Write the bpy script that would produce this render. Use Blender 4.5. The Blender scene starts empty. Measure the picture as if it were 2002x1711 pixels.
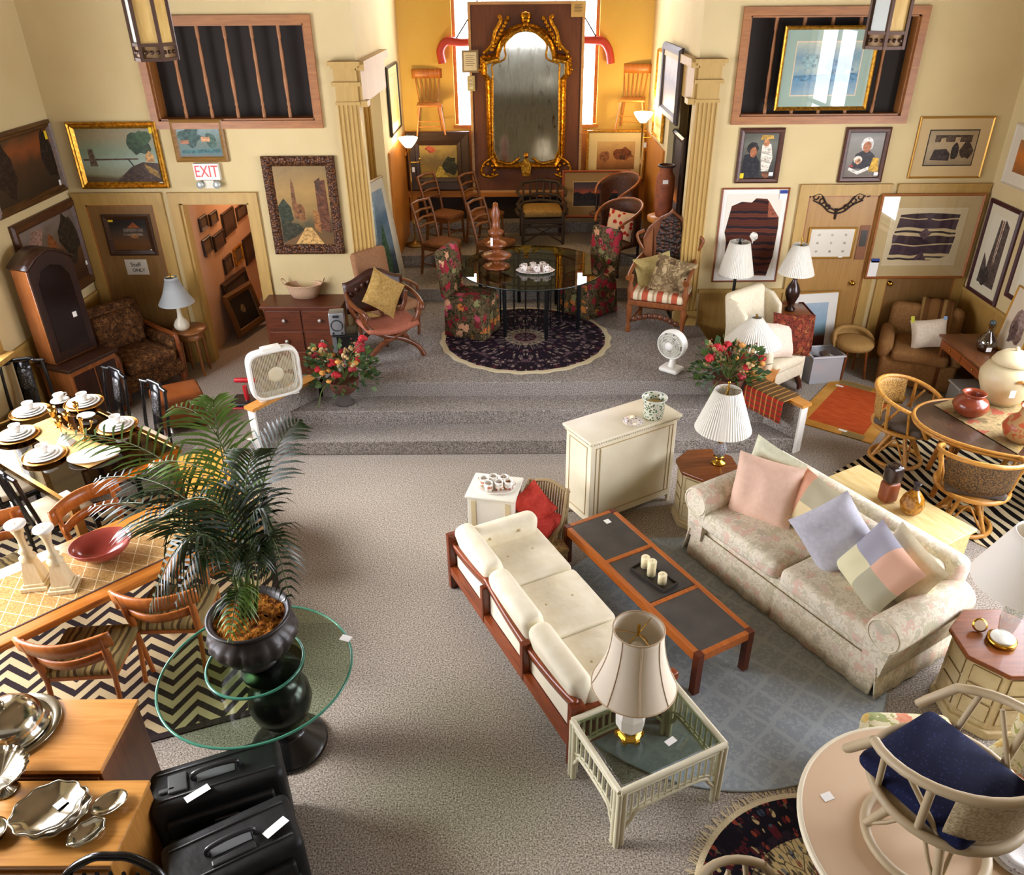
import bpy, math, random
from mathutils import Matrix, Vector
R = math.radians
PI = math.pi
random.seed(7)
sc = bpy.context.scene
COL = sc.collection
# ---------------------------------------------------------------- camera (measured from the photograph's vanishing points)
F, TH, YAW, ROLL, SX, H = 1546.42, 0.522675, -0.00363, -0.00771, 14.66, 4.4
FW = Vector((math.sin(YAW)*math.cos(TH), math.cos(YAW)*math.cos(TH), -math.sin(TH)))
_r0 = Vector((math.cos(YAW), -math.sin(YAW), 0)); _u0 = _r0.cross(FW)
RT = math.cos(ROLL)*_r0 + math.sin(ROLL)*_u0
UP = -math.sin(ROLL)*_r0 + math.cos(ROLL)*_u0
CP = Vector((0, 0, H))
def ray(x, y): return FW + RT*((x-1001-SX)/F) + UP*((855.5-y)/F)
def gz(x, y, z):            # where the surveyed sight line meets the level z
    d = ray(x, y); return CP + d*((z-H)/d.z)
def gy(x, y, Y):
    d = ray(x, y); return CP + d*(Y/d.y)
def gx(x, y, X):
    d = ray(x, y); return CP + d*(X/d.x)
cam = bpy.data.cameras.new('camera'); co = bpy.data.objects.new('camera', cam); COL.objects.link(co)
cam.sensor_width = 36; cam.lens = F/2002*36; cam.shift_x = -SX/2002; cam.clip_start = .05
mw = Matrix((RT, UP, -FW)).transposed().to_4x4(); mw.translation = CP; co.matrix_world = mw
sc.camera = co
# ---------------------------------------------------------------- materials
def lin(h):
    h = h.lstrip('#'); o = []
    for i in (0, 2, 4):
        c = int(h[i:i+2], 16)/255
        o.append(c/12.92 if c <= .04045 else ((c+.055)/1.055)**2.4)
    return (*o, 1)
class N:
    def __init__(s, name, rough=.5, metal=0, spec=.5):
        s.m = bpy.data.materials.new(name); s.m.use_nodes = True
        s.t = s.m.node_tree; s.n = s.t.nodes; s.b = s.n['Principled BSDF']
        s.b.inputs['Roughness'].default_value = rough; s.b.inputs['Metallic'].default_value = metal
        s.b.inputs['Specular IOR Level'].default_value = spec
        s.oc = None
    def new(s, ty, **k):
        n = s.n.new(ty)
        for a, v in k.items(): setattr(n, a, v)
        return n
    def link(s, a, b): s.t.links.new(a, b)
    def co(s, scale=(1, 1, 1), rot=(0, 0, 0), loc=(0, 0, 0)):
        tc = s.new('ShaderNodeTexCoord'); mp = s.new('ShaderNodeMapping')
        s.link(tc.outputs['Object'], mp.inputs[0])
        mp.inputs['Scale'].default_value = scale; mp.inputs['Rotation'].default_value = rot; mp.inputs['Location'].default_value = loc
        return mp.outputs[0]
    def noise(s, vec, scale, detail=3, dist=0, rough=.5):
        n = s.new('ShaderNodeTexNoise'); s.link(vec, n.inputs['Vector'])
        n.inputs['Scale'].default_value = scale; n.inputs['Detail'].default_value = detail; n.inputs['Distortion'].default_value = dist; n.inputs['Roughness'].default_value = rough
        return n.outputs['Fac']
    def vor(s, vec, scale, out='Distance', feat='F1'):
        n = s.new('ShaderNodeTexVoronoi', feature=feat); s.link(vec, n.inputs['Vector']); n.inputs['Scale'].default_value = scale
        return n.outputs[out]
    def math(s, op, a, b=None, c=None):
        n = s.new('ShaderNodeMath', operation=op)
        for i, v in enumerate((a, b, c)):
            if v is None: continue
            if isinstance(v, (int, float)): n.inputs[i].default_value = v
            else: s.link(v, n.inputs[i])
        return n.outputs[0]
    def xyz(s, vec):
        n = s.new('ShaderNodeSeparateXYZ'); s.link(vec, n.inputs[0]); return n.outputs
    def ramp(s, fac, stops, const=False):
        n = s.new('ShaderNodeValToRGB'); e = n.color_ramp.elements
        n.color_ramp.interpolation = 'CONSTANT' if const else 'LINEAR'
        while len(e) < len(stops): e.new(.5)
        for i, (p, c) in enumerate(stops): e[i].position = p; e[i].color = lin(c)
        s.link(fac, n.inputs[0]); return n.outputs[0]
    def mix(s, fac, a, b, blend='MIX'):
        n = s.new('ShaderNodeMix', data_type='RGBA', blend_type=blend)
        for k, v in ((0, fac), (6, a), (7, b)):
            if isinstance(v, str): n.inputs[k].default_value = lin(v)
            elif isinstance(v, (int, float)): n.inputs[k].default_value = v
            else: s.link(v, n.inputs[k])
        return n.outputs[2]
    def out(s, col, bump=None, bs=.3, bd=.01):
        if isinstance(col, str): s.b.inputs['Base Color'].default_value = lin(col)
        else: s.link(col, s.b.inputs['Base Color'])
        if bump is not None:
            n = s.new('ShaderNodeBump'); n.inputs['Strength'].default_value = bs; n.inputs['Distance'].default_value = bd
            s.link(bump, n.inputs['Height']); s.link(n.outputs[0], s.b.inputs['Normal'])
        return s.m
_mc = {}
def M(col, rough=.5, metal=0, spec=.5):        # plain finish
    k = (col, rough, metal, spec)
    if k not in _mc: _mc[k] = N('finish_'+col.strip('#'), rough, metal, spec).out(col)
    return _mc[k]
def wood(c1, c2, axis=0, rough=.38, sc_=1.0, spec=.5):
    k = ('w', c1, c2, axis, rough, sc_)
    if k in _mc: return _mc[k]
    n = N('wood_'+c1.strip('#'), rough, 0, spec); s = [14*sc_]*3; s[axis] = 1.2*sc_
    v = n.co(tuple(s)); f = n.noise(v, 2.2, 4, 1.2)
    _mc[k] = n.out(n.ramp(f, [(.3, c1), (.7, c2)])); return _mc[k]
def fabric(c1, c2=None, scale=60, rough=.9, bump=.15):
    k = ('f', c1, c2, scale)
    if k in _mc: return _mc[k]
    n = N('fabric_'+c1.strip('#'), rough, 0, .2); v = n.co(); f = n.noise(v, scale, 2)
    big = n.noise(v, 5, 2)
    _mc[k] = n.out(n.ramp(f, [(.3, c1), (.7, c2 or c1)]), big, bump, .03); return _mc[k]
def speck(name, stops, scale, rough=.9, detail=2, const=False, bump=0):
    n = N(name, rough, 0, .2); f = n.noise(n.co(), scale, detail)
    return n.out(n.ramp(f, stops, const), f if bump else None, bump or .1, .01)
def blooms(name, base1, base2, stops, scale, thr=.33, leaf=None, rough=.9, fine=30):
    """a printed cloth: blossoms of several colours scattered over a mottled ground, with leafy specks"""
    n = N(name, rough, 0, .2); v = n.co()
    g = n.ramp(n.noise(v, fine, 3), [(.35, base1), (.65, base2)])
    if leaf: g = n.mix(n.math('GREATER_THAN', n.noise(v, scale*2.2, 2, 1.5), .56), g, leaf)
    wob = n.new('ShaderNodeMix', data_type='RGBA', blend_type='LINEAR_LIGHT')
    nz = n.new('ShaderNodeTexNoise'); nz.inputs['Scale'].default_value = scale*3; n.link(v, nz.inputs['Vector'])
    wob.inputs[0].default_value = .06; n.link(v, wob.inputs[6]); n.link(nz.outputs['Color'], wob.inputs[7])
    vo = n.new('ShaderNodeTexVoronoi'); vo.inputs['Scale'].default_value = scale; n.link(wob.outputs[2], vo.inputs['Vector'])
    cr = n.new('ShaderNodeSeparateColor'); n.link(vo.outputs['Color'], cr.inputs[0])
    c = n.ramp(cr.outputs[0], stops, True)
    c2 = n.mix(n.math('MULTIPLY', n.noise(v, scale*6, 1), .45), c, base1)
    return n.out(n.mix(n.math('LESS_THAN', vo.outputs['Distance'], thr), g, c2))
def glass(name, tint, alpha=.12, rough=.0):
    m = bpy.data.materials.new(name); m.use_nodes = True; t = m.node_tree; t.nodes.clear()
    o = t.nodes.new('ShaderNodeOutputMaterial'); mx = t.nodes.new('ShaderNodeMixShader'); tr = t.nodes.new('ShaderNodeBsdfTransparent')
    gl = t.nodes.new('ShaderNodeBsdfGlossy'); fr = t.nodes.new('ShaderNodeFresnel'); fr.inputs[0].default_value = 1.45
    tr.inputs[0].default_value = lin(tint); gl.inputs['Roughness'].default_value = rough
    ad = t.nodes.new('ShaderNodeMath'); ad.operation = 'MULTIPLY_ADD'; ad.inputs[1].default_value = 1.0; ad.inputs[2].default_value = alpha*.2
    L = t.links.new; ge = t.nodes.new('ShaderNodeNewGeometry'); sb = t.nodes.new('ShaderNodeMath'); sb.operation = 'SUBTRACT'; sb.inputs[0].default_value = 1; mu = t.nodes.new('ShaderNodeMath'); mu.operation = 'MULTIPLY'; L(ge.outputs['Backfacing'], sb.inputs[1]); L(fr.outputs[0], ad.inputs[0]); L(ad.outputs[0], mu.inputs[0]); L(sb.outputs[0], mu.inputs[1]); L(mu.outputs[0], mx.inputs[0]); L(tr.outputs[0], mx.inputs[1]); L(gl.outputs[0], mx.inputs[2]); L(mx.outputs[0], o.inputs[0])
    return m
def shade_mat(name, col, glow=0, gcol='#ffe0a0'):
    n = N(name, .8, 0, .1); n.b.inputs['Subsurface Weight'].default_value = 0
    n.b.inputs['Transmission Weight'].default_value = 0
    if glow: n.b.inputs['Emission Color'].default_value = lin(gcol); n.b.inputs['Emission Strength'].default_value = glow
    return n.out(col)
# ---------------------------------------------------------------- mesh builder
class B:
    def __init__(s): s.v = []; s.f = []; s.mi = []; s.sm = []; s.T = Matrix(); s.k = 0
    def at(s, loc=(0, 0, 0), rz=0, rx=0, ry=0): s.T = Matrix.Translation(loc) @ Matrix.Rotation(rz, 4, 'Z') @ Matrix.Rotation(ry, 4, 'Y') @ Matrix.Rotation(rx, 4, 'X'); return s
    def add(s, vs, fs, smooth=False):
        o = len(s.v); T = s.T
        s.v += [tuple(T @ Vector(p)) for p in vs]; s.f += [tuple(i+o for i in f) for f in fs]
        s.mi += [s.k]*len(fs); s.sm += [smooth]*len(fs); return s
    def box(s, x0, y0, z0, x1, y1, z1):
        v = [(x, y, z) for z in (z0, z1) for y in (y0, y1) for x in (x0, x1)]
        return s.add(v, [(0, 2, 3, 1), (4, 5, 7, 6), (0, 1, 5, 4), (2, 6, 7, 3), (0, 4, 6, 2), (1, 3, 7, 5)])
    def bar(s, p, q, w, h=None):                     # square bar between two points
        p, q = Vector(p), Vector(q); d = (q-p); L = d.length; h = h or w
        z = d.normalized(); a = Vector((0, 0, 1)) if abs(z.z) < .9 else Vector((0, 1, 0))
        x = a.cross(z).normalized(); y = z.cross(x)
        vs = [tuple(c + x*sx*w/2 + y*sy*h/2) for c in (p, q) for sy in (-1, 1) for sx in (-1, 1)]
        return s.add(vs, [(0, 2, 3, 1), (4, 5, 7, 6), (0, 1, 5, 4), (2, 6, 7, 3), (0, 4, 6, 2), (1, 3, 7, 5)])
    def rbox(s, c, d, r=.02, puff=0, n=3, pux=0):     # rounded box / cushion, c = centre, d = sizes
        hx, hy, hz = d[0]/2, d[1]/2, d[2]/2; r = min(r, hx, hy, hz)
        def ts(h):
            a = [-h + r*(1-math.cos(PI/2*i/n)) for i in range(n+1)]
            m = [(-h+r) + (2*h-2*r)*i/6 for i in range(1, 6)] if (puff or pux) and h > r*1.01 else []
            out = a + m + [-t for t in reversed(a)]; o = [out[0]]
            for t in out[1:]:
                if t-o[-1] > 1e-6: o.append(t)
            return o
        X, Y, Z = ts(hx), ts(hy), ts(hz); idx = {}; vs = []; fs = []
        def vid(i, j, k):
            key = (i, j, k)
            if key not in idx:
                p = Vector((X[i], Y[j], Z[k]))
                q = Vector((max(-hx+r, min(hx-r, p.x)), max(-hy+r, min(hy-r, p.y)), max(-hz+r, min(hz-r, p.z)))); e = p-q
                if e.length > 1e-9: p = q + e.normalized()*r
                if puff: p.z += puff*max(0, 1-(p.x/hx)**2)*max(0, 1-(p.y/hy)**2)*(1 if p.z > 0 else -.3)
                if pux: p.y *= 1+pux*max(0, 1-(p.x/hx)**2)*max(0, 1-(p.z/hz)**2)
                idx[key] = len(vs); vs.append((p.x+c[0], p.y+c[1], p.z+c[2]))
            return idx[key]
        a, b, g = len(X), len(Y), len(Z)
        for i in range(a-1):
            for j in range(b-1):
                fs.append((vid(i, j, 0), vid(i, j+1, 0), vid(i+1, j+1, 0), vid(i+1, j, 0))); fs.append((vid(i, j, g-1), vid(i+1, j, g-1), vid(i+1, j+1, g-1), vid(i, j+1, g-1)))
        for i in range(a-1):
            for k in range(g-1):
                fs.append((vid(i, 0, k), vid(i+1, 0, k), vid(i+1, 0, k+1), vid(i, 0, k+1))); fs.append((vid(i, b-1, k), vid(i, b-1, k+1), vid(i+1, b-1, k+1), vid(i+1, b-1, k)))
        for j in range(b-1):
            for k in range(g-1):
                fs.append((vid(0, j, k), vid(0, j, k+1), vid(0, j+1, k+1), vid(0, j+1, k))); fs.append((vid(a-1, j, k), vid(a-1, j+1, k), vid(a-1, j+1, k+1), vid(a-1, j, k+1)))
        return s.add(vs, fs, True)
    def pillow(s, w, h, t, n=10, pinch=.07, crease=.012):    # stands in local xz, thickness along y, origin at its centre
        vs = []; fs = []
        for side in (-1, 1):
            o = len(vs)
            for j in range(n+1):
                for i in range(n+1):
                    u, v = 2*i/n-1, 2*j/n-1
                    x = u*w/2*(1-pinch*(1-v*v)); z = v*h/2*(1-pinch*(1-u*u))
                    y = side*t/2*(max(0, 1-u**4)*max(0, 1-v**4))**.6
                    y += side*crease*math.sin(7*u+3*v*v)*(1-u*u)*(1-v*v)
                    vs.append((x, y, z))
            for j in range(n):
                for i in range(n):
                    q = (o+j*(n+1)+i, o+j*(n+1)+i+1, o+(j+1)*(n+1)+i+1, o+(j+1)*(n+1)+i)
                    fs.append(q if side < 0 else q[::-1])
        return s.add(vs, fs, True)
    def cyl(s, p, q, r0, r1=None, n=12, cap=True):
        return s.tube([p, q], [r0, r0 if r1 is None else r1], n, cap=cap)
    def tube(s, pts, r, n=8, closed=False, cap=True):
        P = [Vector(p) for p in pts]; m = len(P); rr = r if isinstance(r, (list, tuple)) else [r]*m
        vs = []; fs = []; pn = None
        for i in range(m):
            a = P[(i-1) % m] if (closed or i > 0) else P[i]; b = P[(i+1) % m] if (closed or i < m-1) else P[i]
            d = (b-a).normalized() if (b-a).length > 1e-9 else Vector((0, 0, 1))
            if pn is None:
                pn = d.cross(Vector((0, 0, 1)) if abs(d.z) < .95 else Vector((1, 0, 0))).normalized()
            else:
                pn = (pn - d*pn.dot(d)); pn = pn.normalized() if pn.length > 1e-6 else d.orthogonal().normalized()
            bn = d.cross(pn)
            for k in range(n):
                t = 2*PI*k/n; vs.append(tuple(P[i] + pn*math.cos(t)*rr[i] + bn*math.sin(t)*rr[i]))
        for i in range(m if closed else m-1):
            j = (i+1) % m
            for k in range(n): fs.append((i*n+k, i*n+(k+1) % n, j*n+(k+1) % n, j*n+k))
        s.add(vs, fs, True)
        if cap and not closed:
            s.add(vs[:n], [tuple(range(n-1, -1, -1))]); s.add(vs[-n:], [tuple(range(n))])
        return s
    def lathe(s, prof, n=24, c=(0, 0, 0), sx=1, sy=1, wob=0, wn=8, smooth=True, flute=0):
        vs = []; fs = []; m = len(prof)
        for (r, z) in prof:
            for k in range(n):
                t = 2*PI*k/n; rr = r*(1+wob*math.cos(wn*t)*(r/max(p[0] for p in prof))**3 + flute*math.cos(wn*t))
                vs.append((c[0]+rr*math.cos(t)*sx, c[1]+rr*math.sin(t)*sy, c[2]+z))
        for i in range(m-1):
            for k in range(n): fs.append((i*n+k, i*n+(k+1) % n, (i+1)*n+(k+1) % n, (i+1)*n+k))
        return s.add(vs, fs, smooth)
    def ball(s, c, r, n=12, sz=1, sx=1, sy=1):
        m = max(4, n//2); pr = [(r*math.sin(PI*i/m)+1e-5, -r*sz*math.cos(PI*i/m)) for i in range(m+1)]
        return s.lathe(pr, n, c, sx, sy)
    def prism(s, poly, z0, z1, ax='z', smooth=False):           # poly in the two other axes
        f = {'z': lambda a, b, t: (a, b, t), 'y': lambda a, b, t: (a, t, b), 'x': lambda a, b, t: (t, a, b)}[ax]
        n = len(poly); vs = [f(a, b, z0) for a, b in poly]+[f(a, b, z1) for a, b in poly]
        fs = [tuple(range(n-1, -1, -1)), tuple(range(n, 2*n))]+[(i, (i+1) % n, n+(i+1) % n, n+i) for i in range(n)]
        if ax == 'y': fs = [g[::-1] for g in fs]
        return s.add(vs, fs, smooth)
    def poly(s, pts): return s.add(pts, [tuple(range(len(pts)))])
    def disc(s, c, r, z0, z1, n=48): return s.prism([(c[0]+r*math.cos(2*PI*i/n), c[1]+r*math.sin(2*PI*i/n)) for i in range(n)], z0, z1)
    def sheet(s, fn, nu, nv, t=0, smooth=True):                   # surface fn(u,v) with thickness t
        vs = [fn(i/nu, j/nv) for j in range(nv+1) for i in range(nu+1)]; a = nu+1
        fs = [(j*a+i, j*a+i+1, (j+1)*a+i+1, (j+1)*a+i) for j in range(nv) for i in range(nu)]
        if t:
            V = [Vector(p) for p in vs]; nr = [Vector() for _ in V]
            for f in fs:
                q = (V[f[1]]-V[f[0]]).cross(V[f[3]]-V[f[0]])
                for i in f: nr[i] += q
            m = len(vs); vs = vs + [tuple(V[i]-nr[i].normalized()*t if nr[i].length > 0 else V[i]) for i in range(m)]
            back = [tuple(m+i for i in f[::-1]) for f in fs]
            rim = [j for j in range(nu+1)] + [(j)*a+nu for j in range(1, nv+1)] + [nv*a+i for i in range(nu-1, -1, -1)] + [j*a for j in range(nv-1, 0, -1)]
            side = [(rim[(i+1) % len(rim)], rim[i], m+rim[i], m+rim[(i+1) % len(rim)]) for i in range(len(rim))]
            fs = fs+back+side
        return s.add(vs, fs, smooth)
    def obj(s, name, mats, parent=None, label=None, bevel=0, stuff=False):
        me = bpy.data.meshes.new(name); me.from_pydata(s.v, [], s.f)
        for m in (mats if isinstance(mats, (list, tuple)) else [mats]): me.materials.append(m)
        me.polygons.foreach_set('material_index', s.mi); me.polygons.foreach_set('use_smooth', s.sm); me.update()
        o = bpy.data.objects.new(name, me); COL.objects.link(o)
        if parent: o.parent = parent
        if label: o['label'] = label
        if stuff: o['kind'] = 'stuff'
        if bevel:
            md = o.modifiers.new('bevel', 'BEVEL'); md.width = bevel; md.segments = 2; md.limit_method = 'ANGLE'
        return o
def thing(name, label, cat, loc=(0, 0, 0), rz=0, group=None, rx=0, ry=0):
    o = bpy.data.objects.new(name, None); o.empty_display_size = .1; COL.objects.link(o)
    o.location = loc; o.rotation_euler = (rx, ry, rz); return tag(o, label, cat, group)
def tag(o, label, cat, group=None):
    o['label'] = label; o['category'] = cat
    if group: o['group'] = group
    return o
def struct(o): o['kind'] = 'structure'; return o
def dup(root, loc, rz=None, label=None, group=None, scale=None):
    r = root.copy(); COL.objects.link(r); r.location = loc
    if rz is not None: r.rotation_euler[2] = rz
    if label: r['label'] = label
    if group: r['group'] = group
    if scale: r.scale = scale if isinstance(scale, tuple) else (scale,)*3
    for ch in list(root.children):
        c = ch.copy(); COL.objects.link(c); c.parent = r
        for g in ch.children:
            d = g.copy(); COL.objects.link(d); d.parent = c
    return r
def tagcard(parent, loc, w=.05, h=.035, rx=0, rz=0, ry=0, col='#eceae4', name='price_tag'):
    b = B(); b.at(loc, rz, rx, ry).box(-w/2, -.0008, -h/2, w/2, .0008, h/2)
    return b.obj(name, M(col, .8), parent)
def floor_at(p, z=None): return (p.x, p.y, p.z if z is None else z)
def arc(c, r, a0, a1, n, z=0, ry=None):
    return [(c[0]+r*math.cos(a0+(a1-a0)*i/n), c[1]+(ry or r)*math.sin(a0+(a1-a0)*i/n), z) for i in range(n+1)]
def bez(p0, p1, p2, n): 
    p0, p1, p2 = Vector(p0), Vector(p1), Vector(p2)
    return [tuple(p0*(1-t)**2 + p1*2*t*(1-t) + p2*t*t) for t in [i/n for i in range(n+1)]]
def spl(pts, n=6):                                              # smooth curve through the points
    P = [Vector(p) for p in pts]; P = [P[0]*2-P[1]]+P+[P[-1]*2-P[-2]]; o = []
    for i in range(1, len(P)-2):
        a, b, c, d = P[i-1:i+3]
        for k in range(n):
            t = k/n; o.append(tuple(.5*((2*b)+(c-a)*t+(2*a-5*b+4*c-d)*t*t+(3*b-a-3*c+d)*t**3)))
    o.append(tuple(P[-2])); return o
def faceto(dx, dy): return math.atan2(dx, -dy)                 # rotation that turns local -y (front) to (dx,dy)
SKY, EXPO, SUN = 17.0, 0.4, 6.0
# ================================================================= THE ROOM
W, S, XL, XR, YB = 9.735, .51, -5.45, 5.66, 13.3
cream = N('painted_plaster', .85, 0, .2); cream.m = cream.out(cream.ramp(cream.noise(cream.co(), 1.5, 3), [(.3, '#c8b383'), (.7, '#d1bd8d')]))
PL = cream.m
alc = N('yellow_plaster', .85, 0, .2); AL = alc.out(alc.ramp(alc.noise(alc.co(), 1.2, 3), [(.3, '#c9a652'), (.7, '#d4b161')]))
TAN = wood('#a07a3c', '#b58d4a', 2, .45, .6); TAN_H = wood('#a07a3c', '#b58d4a', 0, .45, .6)
TRIM = wood('#a98746', '#b8944f', 2, .5, .5)
OAK = wood('#8a5526', '#a56a32', 2, .45); OAKH = wood('#8a5526', '#a56a32', 0, .45)
ORG = wood('#a5621c', '#bb7628', 2, .4); ORGH = wood('#a5621c', '#bb7628', 0, .4)
def carpet_mat(name, a, b, c):
    n = N(name, .95, 0, .1); v = n.co(); f = n.noise(v, 95, 2, 0, .7); g = n.noise(v, 1.1, 3)
    base = n.ramp(f, [(.33, a), (.5, b), (.66, c)])
    return n.out(n.mix(n.math('MULTIPLY', g, .25), base, a), f, .12, .01)
CARP = carpet_mat('grey_flecked_carpet', '#57504b', '#a0968b', '#d3c9bc')
CARP2 = carpet_mat('stage_carpet', '#4c4744', '#8f8780', '#c0b7ae')
def holed(b, axis, c0, c1, lo, hi, z0, z1, holes):
    us = sorted({lo, hi, *[h[0] for h in holes], *[h[1] for h in holes]}); zs = sorted({z0, z1, *[h[2] for h in holes], *[h[3] for h in holes]})
    for i in range(len(us)-1):
        run = None
        for j in range(len(zs)-1):
            u, z = (us[i]+us[i+1])/2, (zs[j]+zs[j+1])/2
            if any(h[0] < u < h[1] and h[2] < z < h[3] for h in holes): continue
            if axis == 'y': b.box(us[i], c0, zs[j], us[i+1], c1, zs[j+1])
            else: b.box(c0, us[i], zs[j], c1, us[i+1], zs[j+1])
    return b
CEI = 6.2
struct(B().box(XL-.2, -3.2, -.12, XR+.2, 14.3, 0).obj('floor', CARP))
struct(B().box(XL-.2, -3.2, CEI, XR+.2, 14.3, CEI+.1).obj('ceiling', M('#6b573a', .9)))
LWIN = [(5.25, 7.55), (2.2, 4.6)]; RWIN = [(5.2, 7.4), (2.2, 4.5)]
struct(holed(B(), 'x', XL-.2, XL, -3.2, W+.15, 0, CEI, [(a, b, 1.1, 3.7) for a, b in LWIN]).obj('wall_left', PL))
struct(holed(B(), 'x', XR, XR+.2, -3.2, W+.15, 0, CEI, [(a, b, 1.1, 3.7) for a, b in RWIN]).obj('wall_right', PL))
struct(holed(B(), 'y', -3.2, -3, XL, XR, 0, CEI, [(-1.32, 1.32, 3.3, 5.6)]).obj('wall_rear', M('#7d6c4c', .9)))
bl = holed(B(), 'y', W, W+.15, XL, -1.83, 0, CEI, [(-4.15, -3.29, 0, 2.11), (-4.16, -2.36, 3.03, 4.03)])
struct(bl.obj('wall_back_left', PL))
br = holed(B(), 'y', W, W+.15, 2.0, XR, 0, CEI, [(2.52, 4.37, 3.04, 4.06)])
struct(br.obj('wall_back_right', PL))
PANE = glass('window_glass', '#ffffff')
WHITE = M('#e9e6dd', .5)
k = 1
for X, sgn, wins in ((XL, -1, LWIN), (XR, 1, RWIN)):
    for a, b in wins:
        f = B(); x0, x1 = (X-.14, X-.08) if sgn < 0 else (X+.08, X+.14)
        for y in (a, (a+b)/2-.03, b-.06): f.box(x0, y, 1.1, x1, y+.06, 3.7)
        for z in (1.1, 2.3, 3.64): f.box(x0, a, z, x1, b, z+.06)
        w = struct(f.obj('window_%d' % k, WHITE)); p = B().box((x0+x1)/2-.003, a, 1.1, (x0+x1)/2+.003, b, 3.7).obj('pane', PANE, w)
        sx = sorted((X-.01*sgn, X-.1*sgn))
        s = B().box(min(X-.12*sgn, X+.0*sgn), a-.12, 1.02, max(X-.12*sgn, X+0*sgn), b+.12, 1.07).obj('sill', TAN, w)
        c = B()
        for y0, y1 in ((a-.1, a), (b, b+.1)): c.box(min(X-.02*sgn, X), y0, 1.07, max(X-.02*sgn, X), y1, 3.8)
        c.box(min(X-.02*sgn, X), a-.1, 3.7, max(X-.02*sgn, X), b+.1, 3.8).obj('casing', TAN, w); k += 1
f = B()
for x in [-1.32+i*.44-.02 for i in range(7)]: f.box(x, -3.12, 3.3, x+.04, -3.06, 5.6)
for z in [3.3, 3.87, 4.44, 5.01, 5.56]: f.box(-1.32, -3.12, z, 1.32, -3.06, z+.04)
bc_ = struct(B().box(XL, .26, 2.42, XR, .34, 3.78).box(XL, -3.0, 2.42, XR, .26, 2.57).obj('wall_balcony', M('#8f8a7c', .8)))
B().box(.62, .34, 2.62, 1.0, .37, 2.84).obj('exit_plate', M('#d8d4c8', .5), bc_)
w = struct(f.obj('window_%d' % k, WHITE)); B().box(-1.32, -3.093, 3.3, 1.32, -3.087, 5.6).obj('pane', PANE, w)
# ---- stage, steps, tiers
R1, R2, R3 = 7.28, 7.645, 8.0
def flare(y): t = (y-7.28)/.8; return -2.83+.5*t, 2.95-.5*t
def stepm(y0, z1, name):
    l0, r0 = flare(y0); l1, r1 = flare(8.05)
    struct(B().prism([(l0, y0), (r0, y0), (r1, 8.05), (l1, 8.05)], 0, z1).obj(name, CARP2, bevel=.012))
stepm(R1, .17, 'floor_step_lower'); stepm(R2, .34, 'floor_step_upper')
struct(B().prism([(-2.3, 8.0), (2.42, 8.0), (2.3, W+.05), (1.98, W+.05), (1.98, YB), (-1.85, YB), (-1.85, W+.05), (-2.25, W+.05)], 0, S).obj('floor_stage', CARP2, bevel=.012))
for i, (y, z) in enumerate(((10.63, .68), (11.66, .85), (12.86, 1.02))):
    struct(B().box(-1.85, y, z-.17, 1.98, YB, z).obj('floor_tier_%d' % (i+1), CARP2, bevel=.008))
for sgn, P, Q in ((-1, (-2.79, 7.26), (-2.3, 8.0)), (1, (2.91, 7.26), (2.42, 8.0))):
    P, Q = Vector((*P, 0)), Vector((*Q, 0)); d = (Q-P).normalized(); n = Vector((-d.y, d.x, 0))
    if n.x*sgn < 0: n = -n
    def pr4(t0, t1, a0, a1):
        return [tuple((P+d*t0+n*a0).xy), tuple((P+d*t1+n*a0).xy), tuple((P+d*t1+n*a1).xy), tuple((P+d*t0+n*a1).xy)]
    L = (Q-P).length; fix = (lambda q: q if sgn < 0 else q[::-1])
    b = B(); b.prism(fix(pr4(.02, L, 0, .09)), 0, .55); wg = struct(b.obj('wall_wing_'+('left' if sgn < 0 else 'right'), CARP2))
    B().prism(fix(pr4(0, .02, -.005, .095)), 0, .55).obj('end_board', WHITE, wg)
    B().prism(fix(pr4(-.02, L, -.02, .12)), .55, .585).obj('cap', wood('#b27430', '#cf9447', 0, .35), wg)
    B().prism(fix(pr4(0, L, .09, .1)), 0, .55).obj('outer_face', WHITE, wg)
struct(B().box(-2.31, 8.0, 0, -2.25, W, S).obj('trim_stage_left', CARP2))
# ---- alcove shell
ab = holed(B(), 'y', YB, YB+.15, -1.9, 2.1, 0, CEI, [(-1.02, 1.2, 2.45, 5.4)]); struct(ab.obj('wall_alcove_back', AL))
wf = B().box(-1.05, YB-.05, 2.4, 1.23, YB, 2.45).box(-1.02, YB+.08, 2.45, -.97, YB+.12, 5.4).box(1.15, YB+.08, 2.45, 1.2, YB+.12, 5.4)
w = struct(wf.obj('window_%d' % (k+1), ORGH)); B().box(-1.02, YB+.1, 2.45, 1.2, YB+.105, 5.4).obj('pane', PANE, w)
al = holed(B(), 'x', -1.97, -1.83, W+.15, YB, 0, CEI, [(W+.16, 11.2, 0, 3.2)]); struct(al.obj('wall_alcove_left', PL))
ar = holed(B(), 'x', 2.0, 2.14, W+.15, YB, 0, CEI, [(W+.16, 11.3, 0, 3.2)]); struct(ar.obj('wall_alcove_right', PL))
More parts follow.
